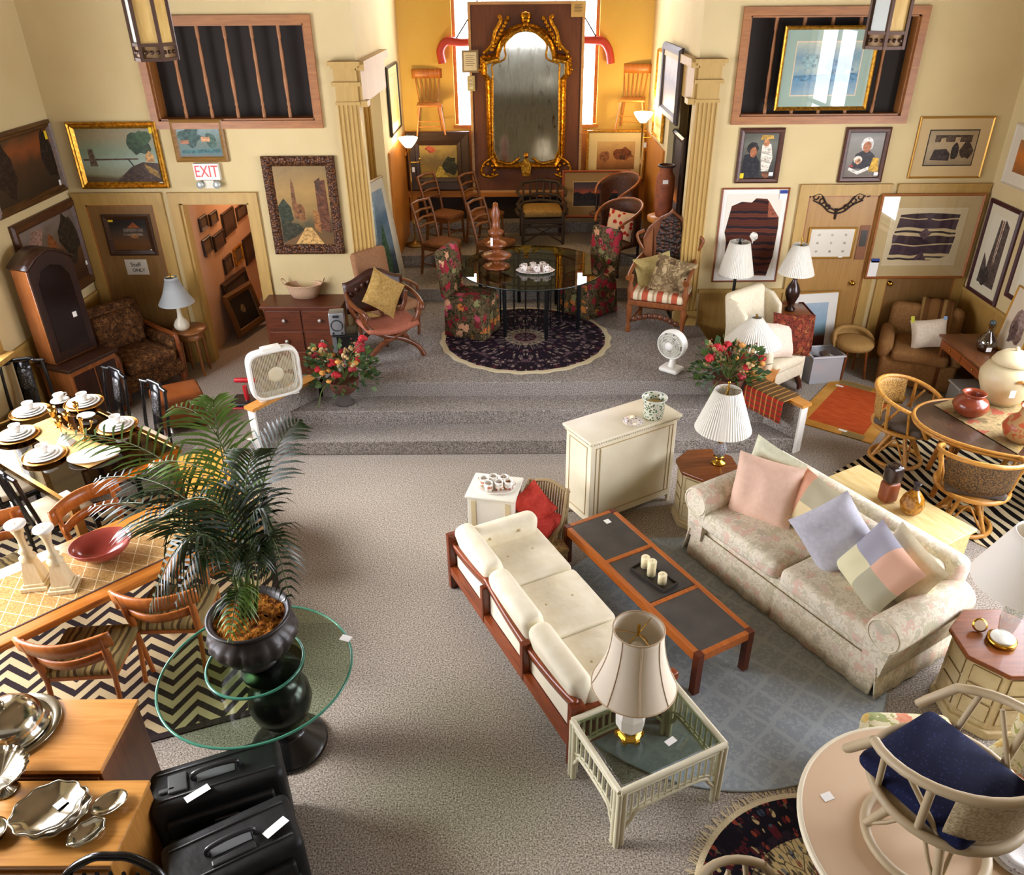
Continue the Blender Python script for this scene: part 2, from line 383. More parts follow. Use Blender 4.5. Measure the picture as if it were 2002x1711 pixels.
# passages beside the alcove
pz = B().box(-3.15, 11.5, 0, -1.97, 11.6, 3.6).box(-3.15, W+.3, 3.5, -1.97, 11.6, 3.6).box(-3.2, W+.15, 0, -3.14, W+.3, 2.9).box(-3.2, W+.3, 0, -3.14, 11.6, 3.6); struct(pz.obj('wall_passage_left', PL))
DARK = M('#2a1d14', .9)
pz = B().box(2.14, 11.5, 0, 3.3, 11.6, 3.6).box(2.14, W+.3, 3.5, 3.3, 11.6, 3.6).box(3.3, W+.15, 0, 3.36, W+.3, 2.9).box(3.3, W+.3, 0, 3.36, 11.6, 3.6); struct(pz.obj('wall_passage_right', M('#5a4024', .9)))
struct(B().box(-3.2, W+.05, 0, -1.9, 11.6, S).box(2.05, W+.05, 0, 3.3, 11.6, S).obj('floor_passage', CARP2))
# wainscot and back ledge of the alcove
struct(B().box(-1.83, 11.42, S, -1.80, YB, 2.36).obj('trim_wainscot_alcove_left', ORG))
struct(B().box(1.97, 11.45, S, 2.0, YB, 2.36).obj('trim_wainscot_alcove_right', ORG))
struct(B().box(-1.8, YB-.03, 1.02, 1.97, YB, 2.3).box(-1.8, YB-.05, 2.3, 1.97, YB, 2.36).obj('trim_wainscot_alcove_back', ORG))
ld = B().box(-1.8, 12.98, 1.4, 1.97, 13.08, 1.5); led = struct(ld.obj('trim_altar_rail', ORGH))
B().box(-1.8, 13.1, 1.02, 1.97, 13.13, 1.4).obj('void_shade_panel', M('#24150c', .8), led)  # dark sheet painted in for the shaded void below the rail
for x in (-1.72, 1.93): B().box(x-.06, 12.97, 1.02, x+.06, 13.09, 2.05).box(x-.085, 12.95, 2.05, x+.085, 13.11, 2.1).obj('newel', ORG, led)
# ---- fluted pilasters with their capitals
def fluted(b, w, d, z0, z1, n=5):
    pts = [(-w/2, 0), (-w/2, -d)]; st = w/n
    for i in range(n):
        x = -w/2+i*st; pts += [(x+st*.2, -d), (x+st*.3, -d+.012), (x+st*.7, -d+.012), (x+st*.8, -d)]
    pts += [(w/2, -d), (w/2, 0)]
    b.prism(pts, z0, z1)
def pilaster(nm, x, y, rz, z0, dark=False):
    m = TRIM
    r = B(); r.at((x, y, 0), rz); fluted(r, .25, .07, z0+.2, 3.2); o = struct(r.obj(nm, m))
    c = B(); c.at((x, y, 0), rz).box(-.14, -.09, 3.2, .14, 0, 3.235).box(-.125, -.075, 3.235, .125, 0, 3.4).box(-.16, -.11, 3.4, .16, 0, 3.44).box(-.13, -.08, 3.44, .13, 0, 3.58).box(-.15, -.1, 3.58, .15, 0, 3.61).box(-.18, -.13, 3.61, .18, 0, 3.65)
    c.obj('capital', m, o); q = B(); q.at((x, y, 0), rz).box(-.145, -.09, z0, .145, 0, z0+.2); q.obj('plinth', m, o)
pilaster('trim_pilaster_left', -1.95, W, 0, S); pilaster('trim_pilaster_right', 2.12, W, 0, S)
pilaster('trim_pilaster_left_inner', -1.98, 11.5, 0, S); pilaster('trim_pilaster_right_inner', 2.15, 11.5, 0, S)
for sgn, x in ((-1, -1.83), (1, 2.0)):
    a, b2 = sorted((x, x-.05*sgn)); c, d = sorted((x, x-.1*sgn))
    struct(B().box(a, W-.05, 3.2, b2, 11.45, 3.56).box(c, W-.08, 3.56, d, 11.5, 3.65).box(c, W-.08, 3.18, d, W+.12, 3.24).obj('trim_entablature_'+('left' if sgn < 0 else 'right'), TRIM))
# ---- left doorway corridor
CW = M('#c9a183', .9)
cr = B().box(-4.3, W+.15, 0, -4.2, 14.2, 2.7).box(-3.22, 11.65, 0, -3.18, 14.2, 2.7).box(-4.3, 14.2, 0, -3.1, 14.3, 2.7).box(-4.3, W+.15, 2.6, -3.18, 14.3, 2.7)
struct(cr.obj('wall_corridor', CW))
# added unseen dark boxes behind the back wall, keeping sky light out
struct(B().box(XL-.2, W+.15, 0, -4.35, W+.2, CEI).box(XL-.2, W+.2, 2.75, -2.0, W+.75, 5).box(2.2, W+.15, 2.75, XR+.2, W+.75, 5).box(2.14, W+.15, 3.6, 2.2, YB, CEI).box(-2.05, W+.15, 3.6, -1.97, YB, CEI).obj('wall_light_block', M('#241d18', .9)))
# ---- doors
def casing(nm, x0, x1, z1, c, panel=None, hole=True):
    b = B().box(x0, W-.03, 0, x0+c, W+.01, z1-c).box(x1-c, W-.03, 0, x1, W+.01, z1-c).box(x0, W-.03, z1-c, x1, W+.01, z1).box(x0-.0, W-.05, z1, x1, W+.01, z1+.015)
    o = struct(b.obj(nm, TRIM))
    if panel: B().box(x0+c, W-.012, 0, x1-c, W, z1-c).obj('leaf', panel, o); B().box(x0+c+.0, W-.02, 0, x0+c+.018, W, z1-c).box(x1-c-.018, W-.02, 0, x1-c, W, z1-c).box(x0+c, W-.02, z1-c-.018, x1-c, W, z1-c).obj('stop', OAK, o)
    return o
DOORW = wood('#9c7236', '#ab8042', 2, .4, .6)
DOORB = wood('#7d5a2e', '#8a6636', 2, .45, .6)
casing('door_1', -5.41, -4.33, 2.22, .13, DOORB)
d2 = casing('door_2', -4.26, -3.18, 2.215, .115)
B().box(-4.15, W, 0, -4.11, W+.15, 2.11).box(-3.33, W, 0, -3.29, W+.15, 2.11).box(-4.15, W, 2.08, -3.29, W+.15, 2.11).obj('jamb', TRIM, d2)
for nm, x0, x1, px in (('door_3', 3.36, 4.46, (1667, 554)), ('door_4', 4.53, 5.64, (1741, 555))):
    d = casing(nm, x0, x1, 2.262, .12, DOORW if nm == 'door_3' else DOORB)
    p = gy(*px, W-.05); B().at((p.x, W-.012, p.z), 0, PI/2).lathe([(.03, 0), (.03, .006), (.012, .01), (.012, .03), (.028, .04), (.03, .05), (.02, .062), (.001, .065)], 16).obj('door_knob', M('#c79a3c', .22, 1), d)
B().box(4.18, W-.02, 1.35, 4.3, W-.005, 1.78).obj('sign_plate', M('#7c4a22', .5), bpy.data.objects['door_3'])
B().box(4.2, W-.024, 1.52, 4.28, W-.018, 1.72).obj('glazed_slot', M('#2f2a22', .3), bpy.data.objects['door_3'])
# wainscot on the right part of the back wall, and the side walls
def rail(nm, b1, b2): o = struct(b1.obj(nm, TAN)); b2.obj('chair_rail', TRIM, o)
rail('trim_wainscot_back_right', B().box(2.3, W-.012, 0, 3.36, W, .93), B().box(2.27, W-.035, .93, 3.36, W, .975))
rail('trim_wainscot_left', B().box(XL, 7.75, 0, XL+.012, W, .98), B().box(XL, 7.75, .98, XL+.03, W, 1.02))
rail('trim_wainscot_right', B().box(XR-.012, 7.65, 0, XR, W, .96), B().box(XR-.03, 7.65, .96, XR, W, 1.0))
rail('trim_wainscot_back_left', B().box(-3.18, W-.012, 0, -2.26, W, .9), B().box(-3.18, W-.03, .88, -2.26, W, .92))
# ---- spindle screens high on the back wall
def screen(x0, x1, z0, z1, nsp, label):
    t = thing('spindle_screen', label, 'screen', ((x0+x1)/2, W, z0)); w, h = x1-x0, z1-z0; fw = .085
    b = B()
    for a in ((-w/2, 0, -w/2+fw, h), (w/2-fw, 0, w/2, h), (-w/2+fw, 0, w/2-fw, fw), (-w/2+fw, h-fw, w/2-fw, h)): b.box(a[0], -.035, a[1], a[2], .0, a[3])
    for a in ((-w/2+fw, fw, -w/2+fw+.02, h-fw), (w/2-fw-.02, fw, w/2-fw, h-fw), (-w/2+fw, fw, w/2-fw, fw+.02), (-w/2+fw, h-fw-.02, w/2-fw, h-fw)): b.box(a[0], 0, a[1], a[2], .2, a[3])
    b.obj('frame', OAKH, t); B().box(-w/2+.02, .22, .02, w/2-.02, .25, h-.02).obj('shade_board', M('#15110f', .9), t)  # near-black board stands in for the shade inside the opening
    pr = [(.021, fw), (.021, .2), (.014, .22), (.022, .25), (.016, .28), (.022, .4), (.024, .5), (.018, .62), (.022, .75), (.014, h-.24), (.021, h-.22), (.021, h-fw)]
    sp = None
    for i in range(nsp):
        x = -w/2+fw+(w-2*fw)*(i+1)/(nsp+1)
        if sp is None: sp = B().lathe(pr, 10).obj('spindle', OAK, t); sp.location = (x, .06, 0)
        else:
            c = sp.copy(); COL.objects.link(c); c.location = (x, .06, 0)
screen(-4.245, -2.275, 2.95, 4.11, 5, 'dark spindle-barred oak screen above the open doorway, behind the small village landscape')
screen(2.43, 4.45, 2.955, 4.15, 5, 'dark spindle-barred oak screen behind the large blue watercolour in gold frame')
# ================================================================= PICTURES
def paint(stops, warp=.12, scale=6, rough=.5, hstretch=1.0):
    n = N('oil_paint', rough, 0, .4); v = n.co((1, 1, 1)); x = n.xyz(v)
    nz = n.noise(n.co((1, 1, 1.6*hstretch)), scale, 4, .4)
    f = n.math('ADD', x[2], n.math('MULTIPLY', n.math('SUBTRACT', nz, .5), warp*2.2))
    n2 = n.noise(v, scale*5, 3)
    return n, n.mix(n.math('MULTIPLY', n2, .18), n.ramp(f, stops), '#20160c')
def pmat(h, stops, warp=.12, scale=6):
    """vertical run of colours from the bottom (0) to the top (1) of a canvas of height h"""
    n = N('oil_paint', .45, 0, .4); v = n.co(); x = n.xyz(v)
    u = n.math('ADD', n.math('MULTIPLY', x[2], 1/h), .5)
    nz = n.noise(n.co((1, 1, 1.5)), scale, 4, .5)
    f = n.math('ADD', u, n.math('MULTIPLY', n.math('SUBTRACT', nz, .5), warp*2.5))
    return n.out(n.mix(n.math('MULTIPLY', n.noise(v, scale*6, 3), .25), n.ramp(f, stops), '#1c120a'))
_bc = {}
def brush(col):
    if col not in _bc:
        n = N('brushwork', .5, 0, .3); v = n.co((1, 1, 1.3)); f = n.noise(v, 26, 4, .6); c = lin(col)
        k_ = n.ramp(f, [(.28, '#000000'), (.5, col), (.75, '#ffffff')]); e = k_.node.color_ramp.elements
        e[0].color = tuple(q*.35 for q in c[:3])+(1,); e[2].color = tuple(min(1, q*1.5+.02) for q in c[:3])+(1,); _bc[col] = n.out(k_)
    return _bc[col]
def picture(label, cat, w, h, prof, fmat, canvas, shapes=(), mount=0, mmat=None, inner=None, loc=(0, 0, 0), rz=0, rx=0, tags=(), name='framed_picture', group=None, glassy=False, ry=0):
    """prof: (inset, protrusion) pairs from the outer edge inwards"""
    t = thing(name, label, cat, loc, rz, group, rx, ry); b = B(); P = [(0, 0)]+list(prof)
    vs = []
    for d, y in P: vs += [(-w/2+d, -y, -h/2+d), (w/2-d, -y, -h/2+d), (w/2-d, -y, h/2-d), (-w/2+d, -y, h/2-d)]
    fs = [(i*4+k, i*4+(k+1) % 4, i*4+4+(k+1) % 4, i*4+4+k) for i in range(len(P)-1) for k in range(4)]
    b.add(vs, fs); b.obj('frame', fmat, t)
    d = P[-1][0]; cw, ch = w/2-d, h/2-d; y = -P[-1][1]
    c = B(); mats = [canvas]
    if mount:
        m = B().box(-cw, y, -ch, cw, y+.004, ch).obj('mount', mmat, t); cw -= mount; ch -= mount; y -= .001
        if inner:
            B().box(-cw, y-.001, -ch, cw, y+.001, ch).obj('inner_border', inner, t); cw -= .012; ch -= .012; y -= .002
    c.box(-cw, y-.001, -ch, cw, y+.002, ch)
    for i, (col, pts) in enumerate(shapes):
        m = brush(col) if isinstance(col, str) else col
        if m not in mats: mats.append(m)
        c.k = mats.index(m); yy = y-.0016-.0004*i
        c.poly([(px*cw, yy, pz*ch) for px, pz in pts])
    B_ = c.obj('canvas', mats, t)
    for (tx, tz, tw, th, tc) in tags:
        B().box(tx*w/2-tw/2, -P[-1][1]-.012, tz*h/2-th/2, tx*w/2+tw/2, -P[-1][1]-.01, tz*h/2+th/2).obj('price_tag', M(tc, .8), t)
    if glassy: B().box(-w/2+d, -P[-1][1]-.008, -h/2+d, w/2-d, -P[-1][1]-.006, h/2-d).obj('glazing', PANE, t)
    return t
def blob(cx, cz, rx, rz, n=14, j=.25, seed=1):
    r = random.Random(seed); return [(cx+rx*(1+r.uniform(-j, j))*math.cos(2*PI*i/n), cz+rz*(1+r.uniform(-j, j))*math.sin(2*PI*i/n)) for i in range(n)]
def rect(a, b, c, d): return [(a, b), (c, b), (c, d), (a, d)]
def onb(q, Y=None):                       # rectangle on the back wall plane from its four corners tl,tr,br,bl
    Y = Y or W-.03; p = [gy(x, y, Y) for x, y in q]
    return ((p[0].x+p[1].x+p[2].x+p[3].x)/4, Y+.03, sum(a.z for a in p)/4), (p[1].x-p[0].x+p[2].x-p[3].x)/2, (p[0].z-p[3].z+p[1].z-p[2].z)/2
def onx(q, X):
    p = [gx(x, y, X) for x, y in q]
    return (X, sum(a.y for a in p)/4, sum(a.z for a in p)/4), abs(p[1].y-p[0].y+p[2].y-p[3].y)/2, (p[0].z-p[3].z+p[1].z-p[2].z)/2
GOLD = N('gilt', .35, .85); GOLD = GOLD.out(GOLD.ramp(GOLD.noise(GOLD.co(), 30, 2), [(.3, '#8f5d14'), (.7, '#d9a23a')]))
GILT2 = M('#b98a3a', .4, .6); DKW = wood('#2a150c', '#44241400'[:7], 0, .4)
ORN = N('carved_bronze_wood', .45, .25); _v = ORN.co(); _f = ORN.vor(_v, 40); ORN = ORN.out(ORN.ramp(_f, [(.2, '#7a4a22'), (.6, '#3a1e0e')]), _f, .8, .02)
P_W = [(0, .025), (.012, .035), (.035, .03), (.045, .018)]
YT, WT = '#e8c61e', '#eceae4'
c, w, h = onb([(125, 240), (303, 237), (331, 366), (163, 371)])
picture('wide gilt framed harbour landscape with green tree, above the closed brown door', 'painting', w, h, [(0, .04), (.015, .05), (.03, .035), (.045, .045), (.06, .03), (.075, .015)], GOLD,
  pmat(h, [(0, '#3a2a14'), (.16, '#5a4a2a'), (.22, '#8a8a6a'), (.4, '#93a08a'), (.55, '#7f8f72'), (.8, '#8f7f5a'), (1, '#7d7a58')], .05, 3),
  [('#4a3420', [(-.95, -.12), (.5, -.1), (.5, -.16), (-.95, -.18)]), ('#5c4a3a', [(-.8, -.4), (-.78, .25), (-.66, .25), (-.6, -.4)]), ('#3a2412', [(-.2, -1), (.25, -.45), (.6, -.25), (1, -.3), (1, -1)]), ('#8a6a2a', [(.62, -.3), (.95, -.6), (.98, -.9), (.7, -.62)]), ('#1f3514', blob(.6, .45, .3, .45, 16, .25, 3)), ('#2b451c', blob(.72, .62, .22, .28, 14, .3, 5)), ('#b8894c', [(.7, -.25), (.7, .0), (.82, .18), (.92, 0), (.92, -.25)]), ('#1e130a', [(.2, -.1), (.34, -.45), (.38, -.45), (.24, -.1)])],
  loc=c, tags=((.88, .78, .07, .09, YT), (.86, -.86, .07, .035, WT)))
c, w, h = onb([(327, 234), (434, 233), (446, 316), (347, 318)])
picture('small bluish village landscape in brown frame, directly above the exit sign', 'painting', w, h, [(0, .03), (.02, .045), (.045, .03), (.06, .012)], wood('#7a5526', '#9a7238', 0, .4),
  pmat(h, [(0, '#6a4a34'), (.2, '#4a6a68'), (.45, '#5a6a58'), (.7, '#6f8580'), (1, '#a8b098')], .1, 8),
  [('#2f4a40', blob(-.4, .25, .5, .6, 16, .3, 2)), ('#3d5848', blob(.55, 0, .3, .55, 12, .3, 8)), ('#b98658', rect(.1, -.05, .5, .25)), ('#a06a48', rect(-.9, -.2, -.5, .05)), ('#35605f', [(-.9, -.6), (.9, -.5), (.9, -.75), (-.9, -.8)])], loc=c, tags=((.7, -.92, .05, .025, WT),))
c, w, h = onb([(509, 307), (651, 304), (675, 495), (539, 498)])
picture('tall village street painting with church spire in heavy carved brown frame, above the dresser', 'painting', w, h, [(0, .04), (.03, .06), (.07, .055), (.1, .03), (.115, .015)], ORN,
  pmat(h, [(0, '#5a3f1c'), (.15, '#6a4a20'), (.3, '#4a4020'), (.42, '#8a6a34'), (.65, '#a5803f'), (1, '#76603a')], .08, 4),
  [('#6a4420', [(-.45, -.1), (-.42, .5), (-.36, .72), (-.3, .5), (-.26, -.1)]), ('#74491f', [(-.42, -.3), (-.4, .08), (-.1, .05), (0, -.05), (0, -.4)]), ('#2a2f16', blob(-.75, -.15, .3, .3, 12, .3, 4)), ('#5c3216', [(.5, -.6), (.52, .62), (.9, .66), (.95, -.7)]), ('#44280f', [(.5, .62), (.72, .72), (.75, .3), (.6, .3)]), ('#8a5a28', [(.3, -.6), (.32, -.1), (.55, -.15), (.55, -.7)]), ('#2c2a12', [(-.98, -.95), (-.95, -.4), (-.3, -.45), (-.1, -.6), (-.5, -.8)]), ('#b98f50', [(-.5, -.98), (-.05, -.55), (.2, -.55), (.6, -.98)])], loc=c)
c, w, h = onb([(195, 421), (289, 418), (311, 499), (218, 501)])
picture('small dark carousel painting hung on the closed brown door', 'painting', w, h, [(0, .025), (.02, .035), (.05, .025), (.052, .03), (.066, .025), (.068, .012)], wood('#2c190c', '#4a2c14', 0, .4),
  pmat(h, [(0, '#5a3a1c'), (.3, '#6a4522'), (.55, '#4a3c30'), (.75, '#25201c'), (1, '#141214')], .04, 5),
  [('#8a4a22', [(-.1, .45), (.3, .85), (.6, .45)]), ('#6b6258', rect(-.3, .2, .75, .42)), ('#7b6a58', rect(-.35, -.05, .7, .1)), ('#9a6a3a', blob(.25, -.1, .2, .15, 10, .3, 3))], loc=c, tags=((-.66, .72, .06, .04, YT), (.8, -.74, .05, .025, WT)))
# paper notice on the door
c, w, h = onb([(243, 509), (283, 506), (295, 537), (250, 537)], W-.015)
t = thing('paper_sign', 'white paper notice with handwriting, taped to the closed brown door', 'sign', (c[0], W-.013, c[2]))
B().box(-w/2, -.002, -h/2, w/2, 0, h/2).obj('sheet', M('#cfc6b4', .85), t)
def text(s, parent, loc, size, mat, rz=0, rx=PI/2, name='lettering', ext=.001, align='CENTER', sx=1):
    cu = bpy.data.curves.new(name, 'FONT'); cu.body = s; cu.size = size; cu.extrude = ext; cu.align_x = align; cu.align_y = 'CENTER'
    tmp = bpy.data.objects.new(name, cu); COL.objects.link(tmp); bpy.context.view_layer.update()
    me = bpy.data.meshes.new_from_object(tmp.evaluated_get(bpy.context.evaluated_depsgraph_get())); bpy.data.objects.remove(tmp); bpy.data.curves.remove(cu)
    o = bpy.data.objects.new(name, me); COL.objects.link(o); o.location = loc; o.rotation_euler = (rx, 0, rz); o.scale = (sx, 1, 1); me.materials.clear(); me.materials.append(mat)
    if parent: o.parent = parent
    return o
text('Staff', t, (-.01, -.003, .03), .075, M('#2a2622', .8)); text('ONLY', t, (.015, -.003, -.04), .06, M('#2a2622', .8))
# exit sign with its emergency lamps
p = gy(404, 336, W-.05); t = thing('exit_sign', 'white exit sign with red EXIT letters and twin emergency lamps, over the open doorway', 'sign', (p.x, W, p.z))
B().rbox((0, -.03, 0), (.3, .06, .19), .008).obj('sign_face', M('#eae6da', .4), t); text('EXIT', t, (0, -.062, 0), .19, M('#d2261f', .4), sx=.72, ext=.002)
B().box(-.06, -.05, -.19, .06, 0, -.1).obj('battery_box', M('#ded8c4', .5), t)
for x in (-.1, .1): B().at((x, -.04, -.145), 0, PI/2).lathe([(.001, -.03), (.035, -.03), (.045, .02), (.043, .05), (.001, .045)], 14).obj('emergency_lamp', M('#b9bcb4', .25, .3), t)
# left wall
c, w, h = onx([(0, 257), (92, 234), (129, 372), (0, 428)], XL)
c = (XL, 9.71-.73, c[2]); 
picture('large dark sunset landscape in brown and gilt frame, upper one on the left wall', 'painting', 1.45, h, [(0, .03), (.03, .05), (.045, .035), (.06, .045), (.085, .015)], wood('#3a2110', '#6a451c', 0, .4),
  pmat(h, [(0, '#2a1c10'), (.3, '#3a2a18'), (.5, '#4a2f18'), (.72, '#8a4a20'), (.9, '#5a3a20'), (1, '#3f2c1a')], .16, 3),
  [('#2a180e', blob(-.55, .1, .3, .85, 14, .3, 4)), ('#251a10', blob(.82, .1, .2, .8, 12, .3, 6))], loc=c, rz=PI/2, tags=((.8, .62, .05, .09, YT), (.82, -.72, .04, .06, WT)))
c, w, h = onx([(16, 444), (140, 391), (187, 548), (107, 601)], XL)
picture('dark forest painting in wide brown frame on the left wall, behind the tall cabinet', 'painting', 1.38, 1.04, [(0, .03), (.03, .05), (.08, .045), (.1, .03), (.115, .015)], wood('#3a2110', '#5a3416', 0, .4),
  pmat(1.0, [(0, '#2a180f'), (.25, '#4a2a16'), (.45, '#5a3a1c'), (.7, '#6a5a48'), (1, '#8a7a70')], .2, 3),
  [('#8a6a58', [(-.95, .3), (-.6, .9), (-.2, .85), (-.5, .2)]), ('#7a451c', blob(-.05, .15, .2, .5, 12, .3, 7)), ('#2a2012', blob(.65, .3, .35, .7, 14, .3, 9)), ('#94704a', [(-.5, -.9), (-.3, -.3), (-.15, -.35), (-.2, -.9)])], loc=(XL, 9.08, 1.66), rz=PI/2, tags=((.82, -.5, .04, .05, WT),))
# right part of the back wall
ETH = lambda: None
c, w, h = onb([(1535, 51), (1716, 49), (1702, 217), (1515, 215)], W-.09)
picture('large blue lake watercolour with double mount in gold frame, hung over the spindle screen', 'painting', w, h, [(0, .03), (.015, .04), (.03, .03), (.04, .015)], GOLD,
  pmat(h*.7, [(0, '#8faab0'), (.3, '#5f8fa8'), (.5, '#9ab0a8'), (.7, '#6f93a0'), (1, '#c0c4a8')], .14, 6), [('#5a8098', blob(.4, .1, .4, .35, 14, .35, 3)), ('#7f9fa0', blob(-.5, .25, .35, .3, 14, .35, 5)), ('#4d7f9a', [(-.98, -.25), (.98, -.15), (.98, -.5), (-.98, -.45)])],
  mount=.11, mmat=M('#93a898', .8), inner=M('#d9c6a8', .8), loc=(c[0], W-.06, c[2]), glassy=True, name='framed_watercolour')
PORT = wood('#3a1c10', '#552c18', 0, .4)
c, w, h = onb([(1448, 252), (1536, 249), (1522, 358), (1437, 359)])
picture('portrait of a carrier with a wrapped infant under a straw basket, yellow and white tags', 'painting', w, h, [(0, .025), (.02, .035), (.05, .03), (.06, .012)], PORT,
  pmat(h, [(0, '#1c1a16'), (.4, '#3a3a2e'), (.7, '#6a6a5a'), (1, '#3c382c')], .12, 5),
  [('#15131a', [(-.98, -.98), (-.9, .05), (-.3, .15), (.05, -.3), (.1, -.98)]), ('#1c1510', blob(-.45, .35, .34, .27, 14, .08, 2)), ('#9a5c34', blob(-.38, .16, .2, .24, 14, .08, 3)), ('#d8cfbc', [(.08, .5), (.6, .55), (.78, -.1), (.62, -.7), (.2, -.7), (.08, -.1)]), ('#a89f8c', [(.1, .2), (.7, .05), (.72, 0), (.1, .12)]), ('#a89f8c', [(.1, -.15), (.72, -.3), (.7, -.36), (.12, -.22)]), ('#b97a4c', blob(.32, .58, .18, .17, 12, .06, 4)), ('#b8903a', [(-.05, .72), (0, .92), (.65, .92), (.72, .76)]), ('#7a4a2a', blob(.5, -.85, .25, .14, 10, .2, 4))], loc=c, tags=((-.72, -.72, .05, .06, YT), (.62, -.66, .05, .04, WT)))
c, w, h = onb([(1656, 250), (1745, 248), (1724, 356), (1638, 358)])
picture('portrait of a smiling adult in white headscarf reading beside a child, dark frame', 'painting', w, h, [(0, .025), (.02, .035), (.05, .03), (.06, .012)], PORT,
  pmat(h, [(0, '#5a4a3a'), (.4, '#7a7264'), (.8, '#8f8a80'), (1, '#4c4a44')], .08, 3),
  [('#2a2628', [(-.7, -.6), (-.5, .05), (.1, .3), (.6, 0), (.85, -.65)]), ('#d0a232', [(.4, -.75), (.55, -.1), (.9, -.15), (.98, -.75)]), ('#d6d2c8', blob(.08, .48, .35, .33, 14, .05, 3)), ('#a86a44', blob(.08, .36, .24, .26, 14, .05, 5)), ('#e4dcc8', blob(-.32, -.2, .26, .17, 12, .06, 4)), ('#c99468', blob(-.3, -.28, .17, .13, 12, .06, 5)), ('#e8e0d0', [(-.75, -.55), (-.2, -.72), (.4, -.5), (.4, -.66), (-.2, -.88), (-.8, -.68)]), ('#a03a2a', [(-.85, -.5), (-.6, -.42), (-.5, -.55)])], loc=c, tags=((.68, -.68, .05, .04, WT),))
c, w, h = onb([(1801, 229), (1949, 227), (1917, 350), (1776, 348)])
picture('brown sepia town print with torn black edges in thin gold frame, by the corner', 'painting', w, h, [(0, .02), (.01, .028), (.022, .015)], GILT2, pmat(h*.6, [(0, '#8f7a5a'), (.5, '#b09a72'), (1, '#a08a62')], .2, 9),
  [('#4a3826', rect(-.75, .35, .8, .75)), ('#a89068', rect(-.5, .3, -.3, .6)), ('#a89068', rect(.1, .3, .3, .62)), ('#33251c', [(-.8, -.7), (-.7, -.1), (-.2, -.05), (0, -.35), (0, -.75)]), ('#2c2018', blob(.18, -.2, .17, .5, 12, .15, 4)), ('#3f2f22', blob(.65, -.15, .25, .5, 12, .4, 6))], mount=.12, mmat=M('#c2a878', .85), inner=M('#2a2420', .8), loc=c, name='framed_print')
def stripes(cols, seedv):
    n = N('woven_stripes', .8, 0, .2); v = n.co(); x = n.xyz(v); f = n.math('FRACT', n.math('ADD', n.math('MULTIPLY', x[2], 5.2), n.math('MULTIPLY', n.noise(v, 3.5, 2), .55)))
    g = n.math('FRACT', n.math('ADD', n.math('MULTIPLY', x[2], 37), n.math('MULTIPLY', n.noise(v, 5, 2), 1.2)))
    return n.out(n.mix(n.math('MULTIPLY', n.math('LESS_THAN', g, .3), .5), n.ramp(f, cols, True), '#241512'))
WPAPER = M('#ddd6c6', .8)
c, w, h = onb([(1412, 368), (1546, 368), (1517, 553), (1393, 551)])
picture('tall framed fragment of brown striped weaving with a white hole, left of the tan door', 'artwork', w, h, [(0, .02), (.012, .03), (.02, .012)], wood('#7a3e1e', '#94502a', 0, .4), WPAPER,
  [(stripes([(0, '#54281a'), (.35, '#2c1a1c'), (.5, '#5f3020'), (.75, '#221a20'), (.9, '#4f281c')], 1), [(-.8, .72), (-.45, .82), (-.1, .8), (.05, .9), (.45, .88), (.95, .45), (.98, .2), (.95, -.5), (.8, -.98), (.1, -.96), (-.1, -.9), (-.82, -.85), (-.86, -.1), (-.95, .1), (-.9, .3)]), ('#8a4628', [(.5, .85), (.93, .45), (.55, .45)]), ('#ded8c8', blob(.15, .0, .16, .1, 10, .2, 4)), ('#ded8c8', [(.05, 0), (.2, 0), (.12, -.2)])], mount=.05, mmat=M('#e6e2d8', .8), loc=c, name='framed_textile', tags=((.82, .92, .09, .04, '#2a3f8a'), (.82, .82, .09, .06, WT)))
c, w, h = onb([(1728, 381), (1929, 377), (1886, 545), (1689, 545)], W-.07)
nav = N('zigzag_weave', .8, 0, .2); v = nav.co(); x = nav.xyz(v); ff = nav.math('FRACT', nav.math('ADD', nav.math('MULTIPLY', x[2], 3.3), nav.math('MULTIPLY', nav.noise(v, 2.6, 1), .5)))
NAV = nav.out(nav.ramp(ff, [(0, '#3a2a30'), (.28, '#c9b48a'), (.38, '#2c2426'), (.46, '#c9b48a'), (.58, '#41303a'), (.95, '#c9b48a')], True))
picture('wide framed blanket fragment with dark zigzag stripes, hung across the far right door', 'artwork', w, h, [(0, .03), (.015, .04), (.03, .015)], wood('#8a4e22', '#a5652e', 0, .4), M('#d2c19a', .85),
  [(NAV, [(-.78, .8), (-.4, .84), (0, .86), (.4, .84), (.85, .8), (.82, .3), (.86, 0), (.82, -.5), (.8, -.7), (.5, -.8), (.3, -.85), (-.9, -.85), (-.85, -.3), (-.88, 0), (-.82, .4)]), ('#5a4048', blob(.0, .12, .17, .22, 4, 0, 1)), ('#4c3640', [(-.15, .84), (.2, .84), (.03, .55)]), ('#4c3640', [(-.2, -.84), (.2, -.84), (.02, -.5)]), ('#4c3640', [(-.88, .1), (-.7, .05), (-.86, -.25)])], mount=.14, mmat=M('#bfa878', .85), inner=M('#d8c9a4', .85), loc=(c[0], W-.04, c[2]), name='framed_textile', glassy=True, tags=((-.86, -.55, .1, .05, '#2a3f8a'), (-.88, -.75, .12, .2, WT)))
c, w, h = onb([(1583, 444), (1681, 446), (1661, 508), (1576, 505)], W-.04)
picture('white framed grid of nine small faded motifs, hung on the tan door under the scrollwork', 'artwork', w, h, [(0, .02), (.012, .03), (.025, .012)], GILT2, M('#d8d0bf', .8), [('#a89f90', blob(a*.62, b*.6, .07, .1, 8, .3, 3+i)) for i, (a, b) in enumerate([(i-1, j-1) for i in range(3) for j in range(3)])], mount=.0, loc=(c[0], W-.013, c[2]), name='framed_print', tags=((.5, -.9, .05, .03, WT),))
